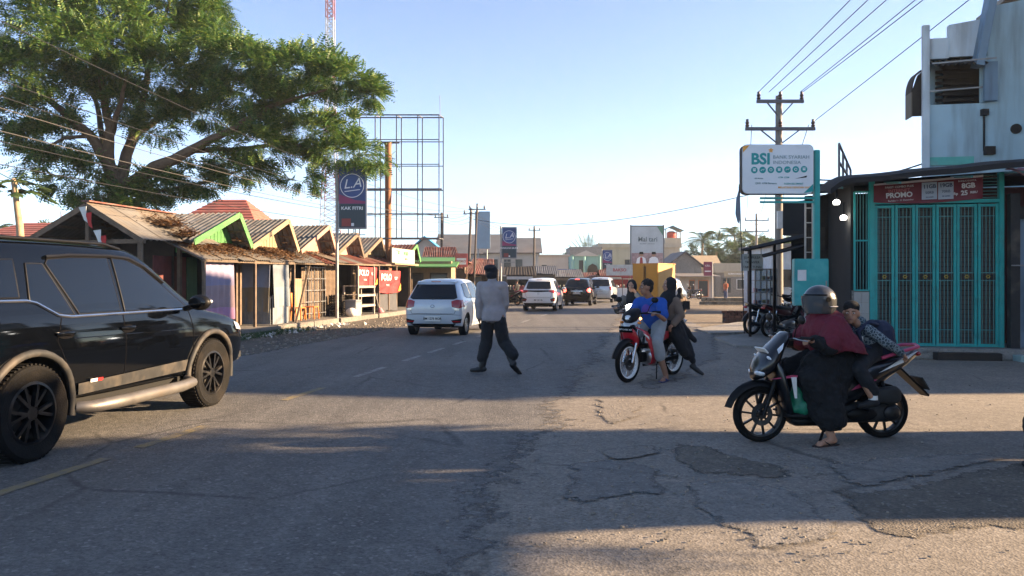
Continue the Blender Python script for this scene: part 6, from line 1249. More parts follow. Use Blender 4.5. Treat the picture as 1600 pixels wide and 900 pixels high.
for an in (al, ar):
    c = MB(); feet(c, an-V((0, 0, .0)), V((-.05, 1, 0)), .92, 1.15); s_ = blob(c, 'shoe', mat('canvas_black', (.008, .008, .009), .8), by_, .009, 2); MB().rings([(an.x, an.y, an.z, .042, .042), (an.x, an.y, an.z+.06, .04, .04)], 14).build('sock', M_plate, s_, 50)
    MB().cyl(V((0, an.y+.05, an.z-.105)), V((an.x*1.1, an.y+.05, an.z-.105)), .014).build('foot_rest', M_blk, scoot)
c = MB(); c.ell(hd-FD*.014+V((0, 0, .056)), (.079, .091, .070), 20, 12, MX.Rotation(.9, 3, 'Z')); c.ell(hd-FD*.05+V((0, 0, .0)), (.06, .058, .07), 16, 10, MX.Rotation(.9, 3, 'Z')); blob(c, 'hair', HAIR, by_, .007, 2, .01, .03)
NV = cloth('backpack_navy', (.012, .018, .045), .8); c = MB(); c.yrings([(-.52, 0, 1.0, .10, .14), (-.55, 0, .99, .14, .18), (-.66, 0, .97, .145, .19), (-.72, 0, .95, .11, .15)], 18, 3); c.ell((0, -.72, .92), (.10, .05, .10), 14, 8); bp_ = blob(c, 'backpack', NV, by_, .010, 3, .02, .08)
for sx in (-1, 1): MB().tube([(sx*.09, -.53, 1.12), (sx*.115, -.42, 1.145), (sx*.115, -.31, 1.06), (sx*.13, -.34, .93), (sx*.13, -.50, .87)], .02, 8, sx=1.5).build('shoulder_strap', NV, bp_, 50)
by_.scale = (.94,)*3
# --- man in blue on the red motorcycle
mn = person('man in blue shirt and pale knee shorts astride the red motorcycle', RP, RRZ)
hd = V((.02, .10, 1.365)); hp, ch = V((0, -.10, .84)), V((0, .02, 1.16)); FD = V((.62, .78, -.05))
shl, shr = V((-.19, .03, 1.13)), V((.19, .03, 1.13)); ell, elr = V((-.30, .12, .90)), V((.28, .16, .90)); wrl, wrr = V((-.29, .285, .975)), V((.29, .27, .98))
kl, kr = V((-.24, .24, .56)), V((.18, .32, .60)); al, ar = V((-.33, .12, .085)), V((.16, .12, .33))
b = MB(); torso(b, hp, ch, .95, 1.); arm(b, shl, ell, wrl); arm(b, shr, elr, wrr); leg(b, V((-.09, -.08, .82)), kl, al); leg(b, V((.09, -.08, .82)), kr, ar); b.cap(ch, hd-V((0, 0, .05)), .058, .052); head(b, hd, FD); hand(b, ell, wrl, V((.2, .3, -1)), 1., 1.); hand(b, elr, wrr, V((-.2, .3, -1)), 1., 1.); feet(b, al, V((-.2, 1, 0))); feet(b, ar, V((0, 1, 0)))
bd = blob(b, 'body', SK, mn, .009, 2); face(bd, hd, FD)
c = MB(); torso(c, hp, ch, 1.16, 1.05); c.cap(shl, shr, .09, .09); c.cap(shl, shl.lerp(ell, .75), .082, .082); c.cap(shr, shr.lerp(elr, .75), .082, .082); c.cap((0, -.06, .86), (0, .0, 1.0), .15, .155); ts = blob(c, 'shirt', cloth('shirt_blue', (.012, .075, .36)), mn, .010, 3, .025, .12)
MB().ell((0, .135, 1.03), (.075, .02, .085), 14, 8).build('shirt_print', cloth('print_purple', (.09, .05, .28)), ts, 60)
JN = cloth('denim_pale', (.26, .28, .29)); c = MB(); leg(c, V((-.09, -.08, .82)), kl, kl.lerp(al, .40), .115, .095, .085); leg(c, V((.09, -.08, .82)), kr, kr.lerp(ar, .40), .115, .095, .085); c.cap((-.07, -.10, .84), (.07, -.10, .84), .125, .125); blob(c, 'shorts', JN, mn, .010, 3, .022, .10)
c = MB(); c.ell(hd-FD*.02+V((0, 0, .045)), (.083, .095, .085), 20, 12, MX.Rotation(-.67, 3, 'Z')); c.ell(hd-FD*.04+V((0, 0, .0)), (.072, .066, .085), 16, 10); blob(c, 'hair', HAIR, mn, .008, 2, .02, .03)
for an, dr in ((al, V((-.2, 1, 0))), (ar, V((0, 1, 0)))):
    d = dr.normalized(); s = d.cross(V((0, 0, 1))); z0 = an.z-.083; MB().loft([[an+d*y+s*(w_*sg)+V((0, 0, zz-an.z)) for sg, zz in ((-1, z0), (1, z0), (1, z0+.018), (-1, z0+.018))] for y, w_ in ((-.08, .03), (-.04, .042), (.05, .04), (.13, .05), (.20, .042), (.23, .02))]).build('sandal', mat('sandal_blue', (.02, .03, .12), .6), mn, 40)
    MB().tube([an+d*.07+s*.05+V((0, 0, -.06)), an+d*.10+V((0, 0, -.03)), an+d*.07-s*.05+V((0, 0, -.06))], .014, 6).build('strap', mat('sandal_blue', (.02, .03, .12)), mn, 40)
# --- veiled woman sitting behind him
def veiled(label, loc, rz, hd, hp, ch, FD, arms, skirt, jacket, scarf, foot=None, k=1., vox=.010, group=None, extra=None):
    p_ = person(label, loc, rz, group); hd, hp, ch = V(hd), V(hp), V(ch); FD = V(FD).normalized(); b = MB(); torso(b, hp, ch, .88*k, .9)
    for sh, el, wr in arms: arm(b, sh, el, wr, .044*k, .034*k, .026*k); hand(b, V(el), V(wr), V((-sh[0], .3, -.6)), .9*k, .7)
    b.cap(ch, hd-V((0, 0, .05)), .05*k, .048*k); head(b, hd, FD, k=.95*k)
    if extra: extra(b)
    bd = blob(b, 'body', SKL, p_, .009, 2); face(bd, hd, FD, k=.95*k)
    c = MB(); torso(c, hp, ch, 1.1*k, 1.)
    for sh, el, wr in arms: arm(c, sh, el, V(wr).lerp(V(el), .12), .07*k, .060*k, .05*k)
    blob(c, 'jacket', jacket, p_, vox, 3, .025, .12)
    c = MB()
    for a_, b2, r0, r1 in skirt[0]: c.cap(a_, b2, r0, r1)
    blob(c, 'skirt', skirt[1], p_, vox, 3, .035, .12)
    c = MB(); c.ell(hd-FD*.032*k+V((0, 0, .008)), (.094*k, .104*k, .128*k), 18, 12); c.cap(hd-V((0, 0, .09*k))-FD*.02, ch+V((0, 0, .0)), .085*k, .14*k); c.cap(ch+V((0, 0, .02)), ch-V((0, 0, .08*k))+FD*.05, .13*k, .12*k); blob(c, 'headscarf', scarf, p_, vox, 3, .02, .10)
    if foot:
        for an, dr in foot: c = MB(); feet(c, V(an), V(dr), .95*k, 1.12); blob(c, 'shoe', BOOT, p_, .009, 2)
    return p_
BRN = cloth('jacket_brown', (.16, .115, .085)); BLK = cloth('cloth_black', (.008, .008, .010)); 
veiled('woman in brown jacket and black skirt sitting behind the man in blue', RP, RRZ, (-.05, -.42, 1.39), (-.03, -.46, .88), (-.04, -.42, 1.17), (.5, .8, 0), [((-.17, -.42, 1.15), (-.26, -.42, .93), (-.20, -.28, .80)), ((.14, -.42, 1.15), (.22, -.36, .93), (.16, -.16, .90))],
       ([((-.02, -.48, .84), (-.16, -.42, .66), .16, .12), ((-.10, -.48, .78), (-.30, -.58, .34), .13, .10), ((-.16, -.40, .66), (-.28, -.50, .38), .11, .08), ((-.10, -.56, .84), (-.32, -.72, .55), .09, .04), ((-.29, -.57, .40), (-.35, -.61, .24), .065, .05)], BLK), BRN, BLK, [((-.36, -.62, .18), (-.75, -.3, -.45))])
# --- veiled woman on the silver scooter, hand at her mouth
veiled('woman in black veil with hand at her mouth on the silver scooter', WS, WRZ, (.02, .02, 1.36), (0, -.14, .84), (.0, -.04, 1.15), (.1, 1, 0), [((-.17, -.03, 1.13), (-.24, .14, .98), (-.06, .15, 1.25)), ((.17, -.03, 1.13), (.27, .08, .92), (.29, .28, .985))],
       ([((0, -.12, .82), (-.12, .22, .62), .16, .11), ((0, -.12, .82), (.12, .22, .62), .16, .11), ((-.13, .22, .62), (-.13, .16, .33), .10, .09), ((.13, .22, .62), (.13, .16, .33), .10, .09)], BLK), cloth('jacket_grey', (.14, .13, .12)), BLK, [((-.12, .18, .37), (0, 1, 0)), ((.12, .18, .37), (0, 1, 0))])
# --- girl standing at the roadside, seen from behind
g = at(1062, 440, 22.8)
veiled('girl in black veil and brown top standing alone at the roadside', (g.x, g.y, 0), rad(12), (0, .02, 1.17), (0, 0, .70), (0, 0, .98), (-.1, 1, 0), [((-.14, 0, .96), (-.19, .03, .78), (-.16, .12, .62)), ((.14, 0, .96), (.20, .0, .78), (.20, .05, .58))],
       ([((-.05, 0, .70), (-.07, 0, .14), .115, .085), ((.05, 0, .70), (.07, .02, .14), .115, .085)], BLK), BRN, BLK, [((-.07, 0, .085), (0, 1, 0)), ((.07, .02, .085), (0, 1, 0))], .85)
tag(blob(MB().box((.0, .0, .0), (.2, .12, .26)), 'shoulder_bag', BLK, None, .012, 4), 'black shoulder bag at the standing girl’s side', 'bag').location = (g.x+.19, g.y-.05, .74)
veiled('person in long black robe at the right edge of the picture', (4.27, 5.85, 0), rad(60), (0, .02, 1.50), (0, 0, .92), (0, 0, 1.27), (0, 1, 0), [((-.17, 0, 1.25), (-.22, .05, 1.0), (-.18, .15, .85)), ((.17, 0, 1.25), (.22, .05, 1.0), (.18, .15, .85))],
       ([((0, 0, .95), (0, 0, .30), .17, .26), ((0, 0, .5), (-.12, .06, .16), .2, .20), ((0, 0, .5), (.12, -.06, .16), .2, .20)], BLK), BLK, BLK, [((-.1, .1, .085), (0, 1, 0)), ((.1, .02, .085), (0, 1, 0))], 1., .014)
# ---------------- vegetation
def leaf_mat(name, c1, c2, c3):
    m = bpy.data.materials.new(name); m.use_nodes = True; n = m.node_tree.nodes; l = m.node_tree.links; b = n['Principled BSDF']; b.inputs['Roughness'].default_value = .5
    g = n.new('ShaderNodeNewGeometry'); cr = n.new('ShaderNodeValToRGB'); e_ = cr.color_ramp.elements; e_[0].color = (*c1, 1); e_[1].color = (*c3, 1); q = e_.new(.55); q.color = (*c2, 1); l.new(g.outputs['Random Per Island'], cr.inputs[0]); l.new(cr.outputs[0], b.inputs['Base Color'])
    t = n.new('ShaderNodeBsdfTranslucent'); l.new(cr.outputs[0], t.inputs[0]); mx = n.new('ShaderNodeMixShader'); mx.inputs[0].default_value = .35
    l.new(b.outputs[0], mx.inputs[1]); l.new(t.outputs[0], mx.inputs[2]); l.new(mx.outputs[0], n['Material Output'].inputs[0]); return m
ML = leaf_mat('rain_tree_leaf', (.035, .09, .022), (.065, .145, .03), (.17, .22, .04)); ML2 = leaf_mat('broad_leaf', (.03, .06, .018), (.05, .09, .03), (.09, .13, .04)); MP_ = leaf_mat('palm_leaf', (.035, .065, .02), (.055, .09, .03), (.10, .13, .045))
M_bark = mat('bark', (.11, .075, .05), .9, 0, .3, 8, .6, 25); M_palmt = mat('palm_trunk', (.34, .24, .15), .85, 0, .2, 10, .4, 30)
def frond_template(pairs=6, L=.36, ll=.11, lw=.042):
    vs = []; fs = []
    for i in range(pairs):
        f = (i+.5)/pairs; s = 1-.45*abs(f-.45)
        for sd in (-1, 1):
            o = np.array((0, f*L, -.10*f*f*L*3)); d = np.array((sd*.9, .42, -.22)); d /= np.linalg.norm(d); w_ = np.array((-.3*sd, 1, .25)); k = len(vs)
            vs += [o, o+d*ll*s*.5+w_*lw*s*.5, o+d*ll*s, o+d*ll*s*.5-w_*lw*s*.5]; fs.append((k, k+1, k+2, k+3))
    return np.array(vs), np.array(fs)
def foliage(name, pts, dirs, size, m, parent, tmpl, droop=.25):
    """one leaf spray per point, turned outwards"""
    T, Fq = tmpl; n = len(pts); out = np.zeros((n, len(T), 3)); d = dirs/np.maximum(np.linalg.norm(dirs, axis=1, keepdims=True), 1e-6); d = d+rng.normal(0, .45, d.shape); d[:, 2] -= droop; d /= np.linalg.norm(d, axis=1, keepdims=True)
    up = np.tile((0., 0., 1.), (n, 1))+rng.normal(0, .35, (n, 3)); x = np.cross(d, up); x /= np.linalg.norm(x, axis=1, keepdims=True)+1e-9; z = np.cross(x, d); s = size*rng.uniform(.65, 1.3, n)
    out = pts[:, None, :]+s[:, None, None]*(T[None, :, 0:1]*x[:, None, :]+T[None, :, 1:2]*d[:, None, :]+T[None, :, 2:3]*z[:, None, :])
    fs = (Fq[None]+len(T)*np.arange(n)[:, None, None]).reshape(-1, 4)
    me = bpy.data.meshes.new(name); me.vertices.add(n*len(T)); me.vertices.foreach_set('co', out.reshape(-1).astype(np.float32)); nf = len(fs)
    me.loops.add(nf*4); me.loops.foreach_set('vertex_index', fs.reshape(-1).astype(np.int32)); me.polygons.add(nf); me.polygons.foreach_set('loop_start', np.arange(0, nf*4, 4, dtype=np.int32)); me.polygons.foreach_set('loop_total', np.full(nf, 4, np.int32)); me.update(calc_edges=True)
    return link(name, me, m, parent)
def clump_pts(c, r, n, inner=.18):
    """points inside an uneven ellipsoid, denser to the outside, grouped in tufts"""
    k = max(3, n//30); q = rng.normal(0, 1, (k, 3)); q /= np.linalg.norm(q, axis=1, keepdims=True); q *= rng.uniform(inner, 1., (k, 1))**.6; idx = rng.integers(0, k, n)
    loc = q[idx]*np.array(r)+rng.normal(0, .12, (n, 3))*np.clip(np.array(r), .35, 1.6); return np.array(c)+loc, loc/np.array(r)+np.array((0, 0, .15))
def limb(parent, pts, r0, r1, name='limb', n=9):
    P_ = [V(p) for p in pts]; dn = []
    for a, b in zip(P_[:-1], P_[1:]):
        for j in range(4): dn.append(a.lerp(b, j/4)+V((random.uniform(-1, 1), random.uniform(-1, 1), random.uniform(-1, 1)))*(b-a).length*.025)
    dn.append(P_[-1]); return MB().tube(dn, [r0+(r1-r0)*i/(len(dn)-1) for i in range(len(dn))], n).build(name, M_bark, parent, 60)
FT = frond_template(6, .34, .105, .042)
# --- the big spreading tree behind the kiosks
D0 = 26.0; big = thing('rain_tree', 'large spreading rain tree towering behind the open shed', 'tree', at(186, 440, D0)*1-V((0, 0, CH)))
bw = V(big.location); L_ = lambda px, py, d: at(px, py, d)-bw
tk_ = limb(big, [(0, 0, 0), L_(186, 350, D0), L_(184, 300, D0)], .42, .32, 'trunk', 12)
def br(*a, r0=.16, r1=.04): limb(big, [L_(*p) for p in a], r0, r1)
br((184, 305, 26), (168, 250, 25.8), (172, 200, 25.6), (160, 130, 25.2), (140, 40, 25), r0=.26); br((184, 305, 26), (198, 240, 26.4), (215, 180, 27), (240, 90, 27.5), (270, -20, 28), r0=.24)
br((186, 300, 26), (240, 262, 25.6), (296, 236, 25.2), (348, 208, 25), (420, 168, 24.8), (512, 140, 24.6), r0=.24, r1=.04); br((178, 270, 26), (140, 210, 25.4), (100, 176, 25), (52, 136, 24.4), (0, 105, 24), r0=.20)
br((172, 215, 25.8), (186, 170, 25), (200, 110, 24.4), r0=.12); br((205, 220, 26.4), (270, 165, 27), (330, 100, 27.5), r0=.14); br((296, 236, 25.2), (380, 232, 26), (460, 226, 26.4), (540, 235, 26.6), r0=.10); br((165, 240, 26), (150, 160, 27), (120, 80, 28), r0=.12)
br((192, 320, 26), (250, 300, 26.4), (330, 282, 26.8), (380, 265, 27), r0=.10); br((140, 212, 25.4), (100, 215, 25), (60, 240, 24.8), r0=.07)
def nearb(p): return p
cl = []
def C_(px, py, rx, ry, d, n, rd=1.6): cl.append((L_(px, py, d), (rx/FP*d, rd, ry/FP*d), n))
C_(30, 20, 110, 75, 25, 900, 2.4); C_(150, -30, 120, 80, 26, 800, 2.6); C_(250, 10, 80, 55, 27, 700, 2.2); C_(130, 80, 130, 42, 24.6, 900, 2.2); C_(30, 110, 90, 40, 24, 600, 1.6); C_(240, 120, 110, 42, 26, 900, 2.2); C_(320, 60, 40, 26, 27, 160, 1.2)
C_(300, -5, 55, 45, 27.4, 420, 1.6); C_(325, 35, 30, 30, 27.2, 160, 1.2); C_(200, 40, 90, 50, 25.6, 500, 2.); C_(370, 95, 80, 38, 25.6, 700, 1.8); C_(450, 108, 75, 34, 25, 650, 1.6); C_(530, 128, 55, 26, 24.8, 420, 1.2); C_(578, 148, 30, 16, 24.6, 140, .8); C_(525, 92, 22, 12, 24.8, 60, .6); C_(380, 150, 60, 28, 25, 420, 1.4)
C_(480, 205, 70, 24, 26.2, 430, 1.4); C_(450, 170, 50, 16, 26, 160, 1.2); C_(545, 195, 35, 12, 26.4, 80, .8); C_(540, 240, 62, 24, 26.6, 420, 1.3); C_(590, 262, 22, 12, 26.6, 70, .7); C_(480, 282, 32, 12, 26.4, 80, .8); C_(400, 225, 55, 28, 25.6, 420, 1.4)
C_(370, 262, 60, 22, 26.6, 340, 1.2); C_(300, 275, 50, 22, 26.4, 260, 1.2); C_(250, 290, 40, 22, 26.2, 300, 1.2); C_(150, 285, 30, 38, 26, 320, 1.2); C_(220, 310, 40, 22, 26, 260, 1.2); C_(90, 215, 50, 32, 25, 320, 1.4); C_(50, 250, 40, 26, 24.8, 150, 1.2); C_(100, 280, 22, 28, 25.4, 130, .9); C_(70, 170, 60, 26, 25, 260, 1.4); C_(20, 180, 50, 24, 24.4, 160, 1.2); C_(250, 200, 60, 30, 26.6, 260, 1.6); C_(200, 160, 60, 26, 25.4, 260, 1.5); C_(320, 180, 50, 28, 26.4, 260, 1.4)
ap, ad = [], []
for c, r, n in cl: p_, d_ = clump_pts(c, r, int(n*2.1)); ap.append(p_); ad.append(d_)
foliage('crown', np.concatenate(ap), np.concatenate(ad), 1.15, ML, big, FT)
def tree(label, base, h, cr, n, m=ML2, size=1.6, cat='tree', group=None, name='broadleaf_tree'):
    t = thing(name, label, cat, base, 0, group); limb(t, [(0, 0, 0), (.1, 0, h*.35), (0, .1, h*.6)], h*.03+.05, .08, 'trunk'); ap, ad = [], []
    for i in range(7):
        a_ = random.random()*6.3; q = random.uniform(.1, .62)*cr; c = V((q*cos(a_), q*sin(a_), h*random.uniform(.5, .86))); limb(t, [(0, 0, h*.4), c*.6+V((0, 0, h*.2)), c], .09, .03); p_, d_ = clump_pts(c, (cr*.5, cr*.5, h*.17), n//7, .2); ap.append(p_); ad.append(d_)
    foliage('crown', np.concatenate(ap), np.concatenate(ad), size, m, t, FT); return t
def palm(label, base, h, fl=2.4, nf=16, m=None, fan=False, name='palm_tree', group=None, tr=.16):
    t = thing(name, label, 'palm', base, 0, group); bend = random.uniform(-.3, .3); MB().tube([(bend*f*f, 0, h*f) for f in np.linspace(0, 1, 8)], [tr*(1.15-.4*f) for f in np.linspace(0, 1, 8)], 10).build('trunk', M_palmt, t, 60); top = V((bend, 0, h))
    for k in range(nf):
        a_ = 2*pi*k/nf+random.uniform(-.2, .2) if not fan else 0; el = random.uniform(-.15, 1.1) if not fan else 0; mb = MB(); 
        if fan: q = -1.25+2.5*k/(nf-1); d0 = V((sin(q), .08*(-1)**k, cos(q)))
        else: d0 = V((cos(a_)*cos(el), sin(a_)*cos(el), sin(el)))
        L = fl*random.uniform(.8, 1.1); prev = top; sp = []
        for j in range(11):
            f = j/10; p = top+d0*L*f-V((0, 0, (0.55 if not fan else .08)*L*f*f)); sp.append(p)
        for j in range(1, 11):
            dd = (sp[j]-sp[j-1]).normalized(); sd = dd.cross(V((0, 0, 1))); sd = sd.normalized() if sd.length > .05 else V((1, 0, 0)); w_ = L*.24*math.sin(pi*min(.97, (j-.3)/10*.9+.1))
            for sg in (-1, 1):
                for u_ in (0, .5):
                    o = sp[j-1].lerp(sp[j], u_); e_ = o+sd*sg*w_+dd*w_*.5-V((0, 0, w_*.35)); mb.add([o, o+dd*L*.035, e_+dd*.01, e_], [(0, 1, 2, 3)])
        mb.tube(sp, [.02*(1-.8*i/10) for i in range(11)], 4); mb.build('frond', m or MP_, t)
    return t
# papaya at the far left: bare trunk, tuft of lobed leaves
pp_ = thing('papaya_tree', 'slim papaya tree with bare pale trunk at the left edge', 'tree', (at(36, 440, 22).x, 22, 0)); MB().tube([(.03, 0, 0), (.0, 0, 1.6), (-.1, 0, 3.1), (-.28, 0, 4.45)], [.12, .11, .10, .07], 10).build('trunk', M_palmt, pp_, 60)
for k in range(22):
    a_ = 2*pi*k/22*2.4; el = random.uniform(-.5, .7); d0 = V((cos(a_)*cos(el), sin(a_)*cos(el), sin(el))); top = V((-.28, 0, 4.4)); L = random.uniform(.55, 1.0); tip = top+d0*L-V((0, 0, .12)); mb = MB().tube([top, top+d0*L*.5, tip], .012, 4); s_ = d0.cross(V((0, 0, 1))).normalized()
    for j in range(7):
        q = -1.3+2.6*j/6; dd = (d0*cos(q)+s_*sin(q)-V((0, 0, .35))).normalized(); w2 = dd.cross(V((0, 0, 1))).normalized()*.075; Ls = .42*(1-.2*abs(q)); mb.add([tip, tip+dd*Ls*.6+w2, tip+dd*Ls, tip+dd*Ls*.6-w2], [(0, 1, 2, 3)])
    mb.build('leaf', ML2, pp_)
# far trees and palms
FG = 'trees beyond the far shops'
for px, d, h, cr, lb in ((1080, 100, 6.2, 4.0, 'bushy tree behind the gabled far house'), (1125, 96, 7.4, 4.6, 'dense tree in the middle of the far grove'), (1165, 104, 8.2, 4.8, 'tall dark tree left of the distant power pole'), (1205, 92, 7.2, 4.2, 'broad tree behind the lean-to stall'), (1245, 98, 7.4, 5., 'tree half hidden behind the tall power pole'), (870, 120, 5.6, 3.2, 'tree behind the cream flat building'), (882, 92, 5.2, 2.0, 'slim tree beside the green building'), (62, 60, 5.6, 1.8, 'small tree between red roof and open shed'), (1340, 40, 6.6, 2.4, 'bush top above the tarpaulin canopy')):
    p = at(px, 440, d); tree(lb, (p.x, p.y, 0), h, cr, 1500 if d > 50 else 700, ML2, 2.0, group=FG)
for px, d, h, fl, lb in ((1095, 94, 6.6, 3.4, 'coconut palm rising above the far grove'), (1150, 108, 8.0, 3.6, 'palm beside the distant power pole'), (1178, 98, 6.6, 3.4, 'low palm right of the distant power pole'), (1120, 92, 5.2, 3.0, 'short palm in front of the grove'), (890, 118, 5.0, 2.6, 'palm crown left of the green building'), (-10, 50, 4.6, 2.2, 'blurred palm at the left picture edge')):
    p = at(px, 440, d); palm(lb, (p.x, p.y, 0), h, fl, 18, group='far palms')
p = at(917, 440, 104); palm('fan shaped traveller palm behind the green building', (p.x, p.y, 0), 4.6, 4.2, 15, None, True, 'fan_palm')
# ---------------- far buildings
M_wallw = mat('white_render', (.42, .39, .35), .85, 0, .08, 1, .05, 30, .3, (.38, .34, .29), .8, streak=True); M_wallc = mat('cream_render', (.42, .36, .27), .85, 0, .08, 1, .05, 30, .35, (.34, .29, .22), .7, streak=True); M_wallg = mat('pale_green_render', (.22, .40, .36), .85, 0, .08, 1, 0, 30, .25, (.18, .24, .22), 1, streak=True)
M_roofg = mat('grey_roof', (.10, .105, .115), .7, .1, .2, 1, 0, 30, .3, (.16, .12, .1), .6); M_roofr = mat('red_tile_roof', (.30, .085, .06), .8, 0, .2, 2, .2, 20, .3, (.14, .06, .05), .8); M_win = mat('far_window', (.03, .035, .04), .2, 0, .1, 4); M_brickf = mat('far_brick', (.30, .13, .08), .9, 0, .2, 4)
def house(name, label, px0, px1, d, z1, depth, wallm, roof=None, roofm=None, zr=None, wins=(), cat='building', over=.3, rz=0., flat=.15):
    a, b = at(px0, 440, d), at(px1, 440, d); w_ = b.x-a.x; t = thing(name, label, cat, ((a.x+b.x)/2, d, 0), rz); MB().box((0, depth/2, z1/2), (w_, depth, z1)).build('wall', wallm, t); o = over
    if roof == 'side':                        # ridge parallel to the picture
        rf = MB().slab([(-w_/2-o, -o, z1-.1), (w_/2+o, -o, z1-.1), (w_/2+o, depth/2, zr), (-w_/2-o, depth/2, zr)], .08).build('roof', roofm, t); MB().slab([(w_/2+o, depth+o, z1-.1), (-w_/2-o, depth+o, z1-.1), (-w_/2-o, depth/2, zr), (w_/2+o, depth/2, zr)], .08).build('roof', roofm, t)
        for sx in (-1, 1): MB().slab([(sx*w_/2, 0, z1), (sx*w_/2, depth, z1), (sx*w_/2, depth/2, zr-.05)], .05).build('gable', wallm, t)
    elif roof == 'gable':
        for sx in (-1, 1): MB().slab([(sx*(w_/2+o), -o, z1-.12), (0, -o, zr), (0, depth+o, zr), (sx*(w_/2+o), depth+o, z1-.12)], .08).build('roof', roofm, t)
        MB().slab([(-w_/2, .0, z1), (w_/2, 0, z1), (0, 0, zr-.08)], -.06).build('gable', wallm, t)
    elif roof == 'hip':
        q = w_*.32; pts = [(-w_/2-o, -o, z1), (w_/2+o, -o, z1), (w_/2+o, depth+o, z1), (-w_/2-o, depth+o, z1), (-w_/2+q, depth/2, zr), (w_/2-q, depth/2, zr)]
        for f in ((0, 1, 5, 4), (1, 2, 5), (2, 3, 4, 5), (3, 0, 4)): 
            n_ = 9; P4 = [V(pts[i]) for i in f]
            if len(P4) == 3: P4 = [P4[0], P4[1], P4[2], P4[2]]
            for j in range(n_):                # tile courses, each lapping the one below
                f0, f1 = j/n_, (j+1.08)/n_; a_, b_, c_, d_ = P4[0].lerp(P4[3], f0), P4[1].lerp(P4[2], f0), P4[1].lerp(P4[2], min(f1, .999)), P4[0].lerp(P4[3], min(f1, .998)); up_ = V((0, 0, .05)); MB().add([a_+up_, b_+up_, c_, d_, a_, b_], [(0, 1, 2, 3), (4, 5, 1, 0)]).build('tile_course', roofm, t)
    elif roof == 'flat': MB().box((0, depth/2, z1+flat/2), (w_+.4, depth+.4, flat)).build('roof', roofm or wallm, t)
    elif roof == 'lean': MB().slab([(-w_/2-o, -o*3, zr), (w_/2+o, -o*3, zr), (w_/2+o, depth, z1+.25), (-w_/2-o, depth, z1+.25)], .06).build('roof', roofm, t)
    for wx, wz, ww, wh, m in wins:
        f_ = MB().box((w_*(wx-.5), -.02, wz), (ww, .08, wh)).build('window', wallm if m is M_win else m, t); MB().box((w_*(wx-.5), -.065, wz), (ww*.86, .02, wh*.88)).build('pane', M_win, f_)
    return t
house('red_roof_house', 'red tiled house at the left edge beyond the papaya', -60, 66, 46, 3.9, 7, M_wallw, 'hip', M_roofr, 5.3)
house('red_roof_house', 'hip roofed red tile house rising behind the kiosks', 268, 398, 38, 4.35, 5, M_wallw, 'hip', M_roofr, 5.85, over=.1)
tf_ = thing('flag', 'tall narrow red flag behind the open shed', 'flag', (at(95, 440, 40).x, 40, 0)); MB().cyl((0, 0, 0), (0, 0, 5.2), .025).build('pole', M_steel, tf_); MB().slab([(0, 0, 3.5), (.22, .02, 3.4), (.05, 0, 5.1)], .01).build('cloth', M_flagr, tf_)
# kiosks and shops further along the left side
house('green_awning_shop', 'cream shop with green awning beyond the red banners', 628, 705, 39, 2.5, 3, M_cream, 'lean', M_green, 2.15, [(.3, 1.1, .7, 1.6, M_woodd), (.75, 1.1, .9, 1.6, M_woodd)], 'shop', .35)
house('rusty_roof_shop', 'shop with long rusty striped roof above the green awning', 655, 726, 44, 2.3, 4.5, M_wood, 'lean', M_rust, 2.55, (), 'shop', .3)
rr_ = bpy.data.objects['rusty_roof_shop']; a, b = at(655, 418, 42), at(724, 420, 42); roof_slope(rr_, a-V(rr_.location), b-V(rr_.location), at(712, 386, 46)-V(rr_.location), at(664, 386, 46)-V(rr_.location), M_rust, .45, n=4, amp=.03)
house('rusty_roof_shop', 'low shop with dark rusty roof left of the officer', 732, 778, 46, 2.2, 3, M_woodd, None, None, None, [(.3, 1.2, .5, 1.2, M_wood)], 'shop')
r2 = bpy.data.objects['rusty_roof_shop.001']; a, b = at(722, 428, 44), at(774, 430, 44); roof_slope(r2, a-V(r2.location), b-V(r2.location), at(772, 405, 48)-V(r2.location), at(740, 404, 48)-V(r2.location), M_rust, .45, n=4, amp=.03)
rs_ = thing('shop_sign', 'red and white shop sign beside the rusty roof', 'sign', (at(721, 440, 40).x, 40, 0)); MB().box((0, 0, 2.58), (.66, .05, .72)).build('panel', mat('sign_pale_red', (.50, .12, .10), .6), rs_); MB().box((0, -.03, 2.52), (.5, .02, .34)).build('print', M_bw, rs_); text('TOKO', .17, M_ban, rs_, face_mw((0, -.045, 2.52), (1, 0, 0)), bold=.02)
for x in (-.28, .28): MB().cyl((x, .03, 0), (x, .03, 2.3), .03).build('post', M_wood, rs_)
house('blue_roof_shop', 'small shop with bright blue roof behind the kiosk row', 636, 694, 58, 3.6, 4, M_wallw, 'gable', mat('blue_roof', (.05, .25, .42), .6, .1), 4.9)
house('grey_roof_hall', 'large hall with grey gambrel roof in mid distance', 682, 800, 74, 4.2, 9, M_wallw, 'side', M_roofg, 6.3, [(.2, 3.2, 1.2, 1.0, M_win), (.6, 3.2, 1.2, 1.0, M_win)])
house('white_shophouse', 'white two storey shophouse with long grey roof behind the second blue sign', 760, 842, 66, 4.0, 7, M_wallw, 'side', M_roofg, 5.4, [(.15, 3.0, .7, .9, M_win), (.4, 3.0, .7, .9, M_win), (.62, 3.0, .7, .9, M_win), (.85, 1.9, 1.3, .8, M_brickf), (.3, 1.2, 1.0, 1.6, M_win)])
house('cream_flat_building', 'cream flat roofed building with brick niche between white house and green one', 834, 888, 78, 4.1, 6, M_wallw, 'flat', M_wallw, None, [(.7, 1.9, .9, 1.6, M_brickf), (.3, 2.9, .6, .6, M_win)])
gb_ = house('green_building', 'pale green building with arched door and pediment', 893, 938, 86, 4.5, 6, M_wallg, 'flat', M_conc, None, [(.33, 2.9, .55, 2.2, M_win)], flat=.9)
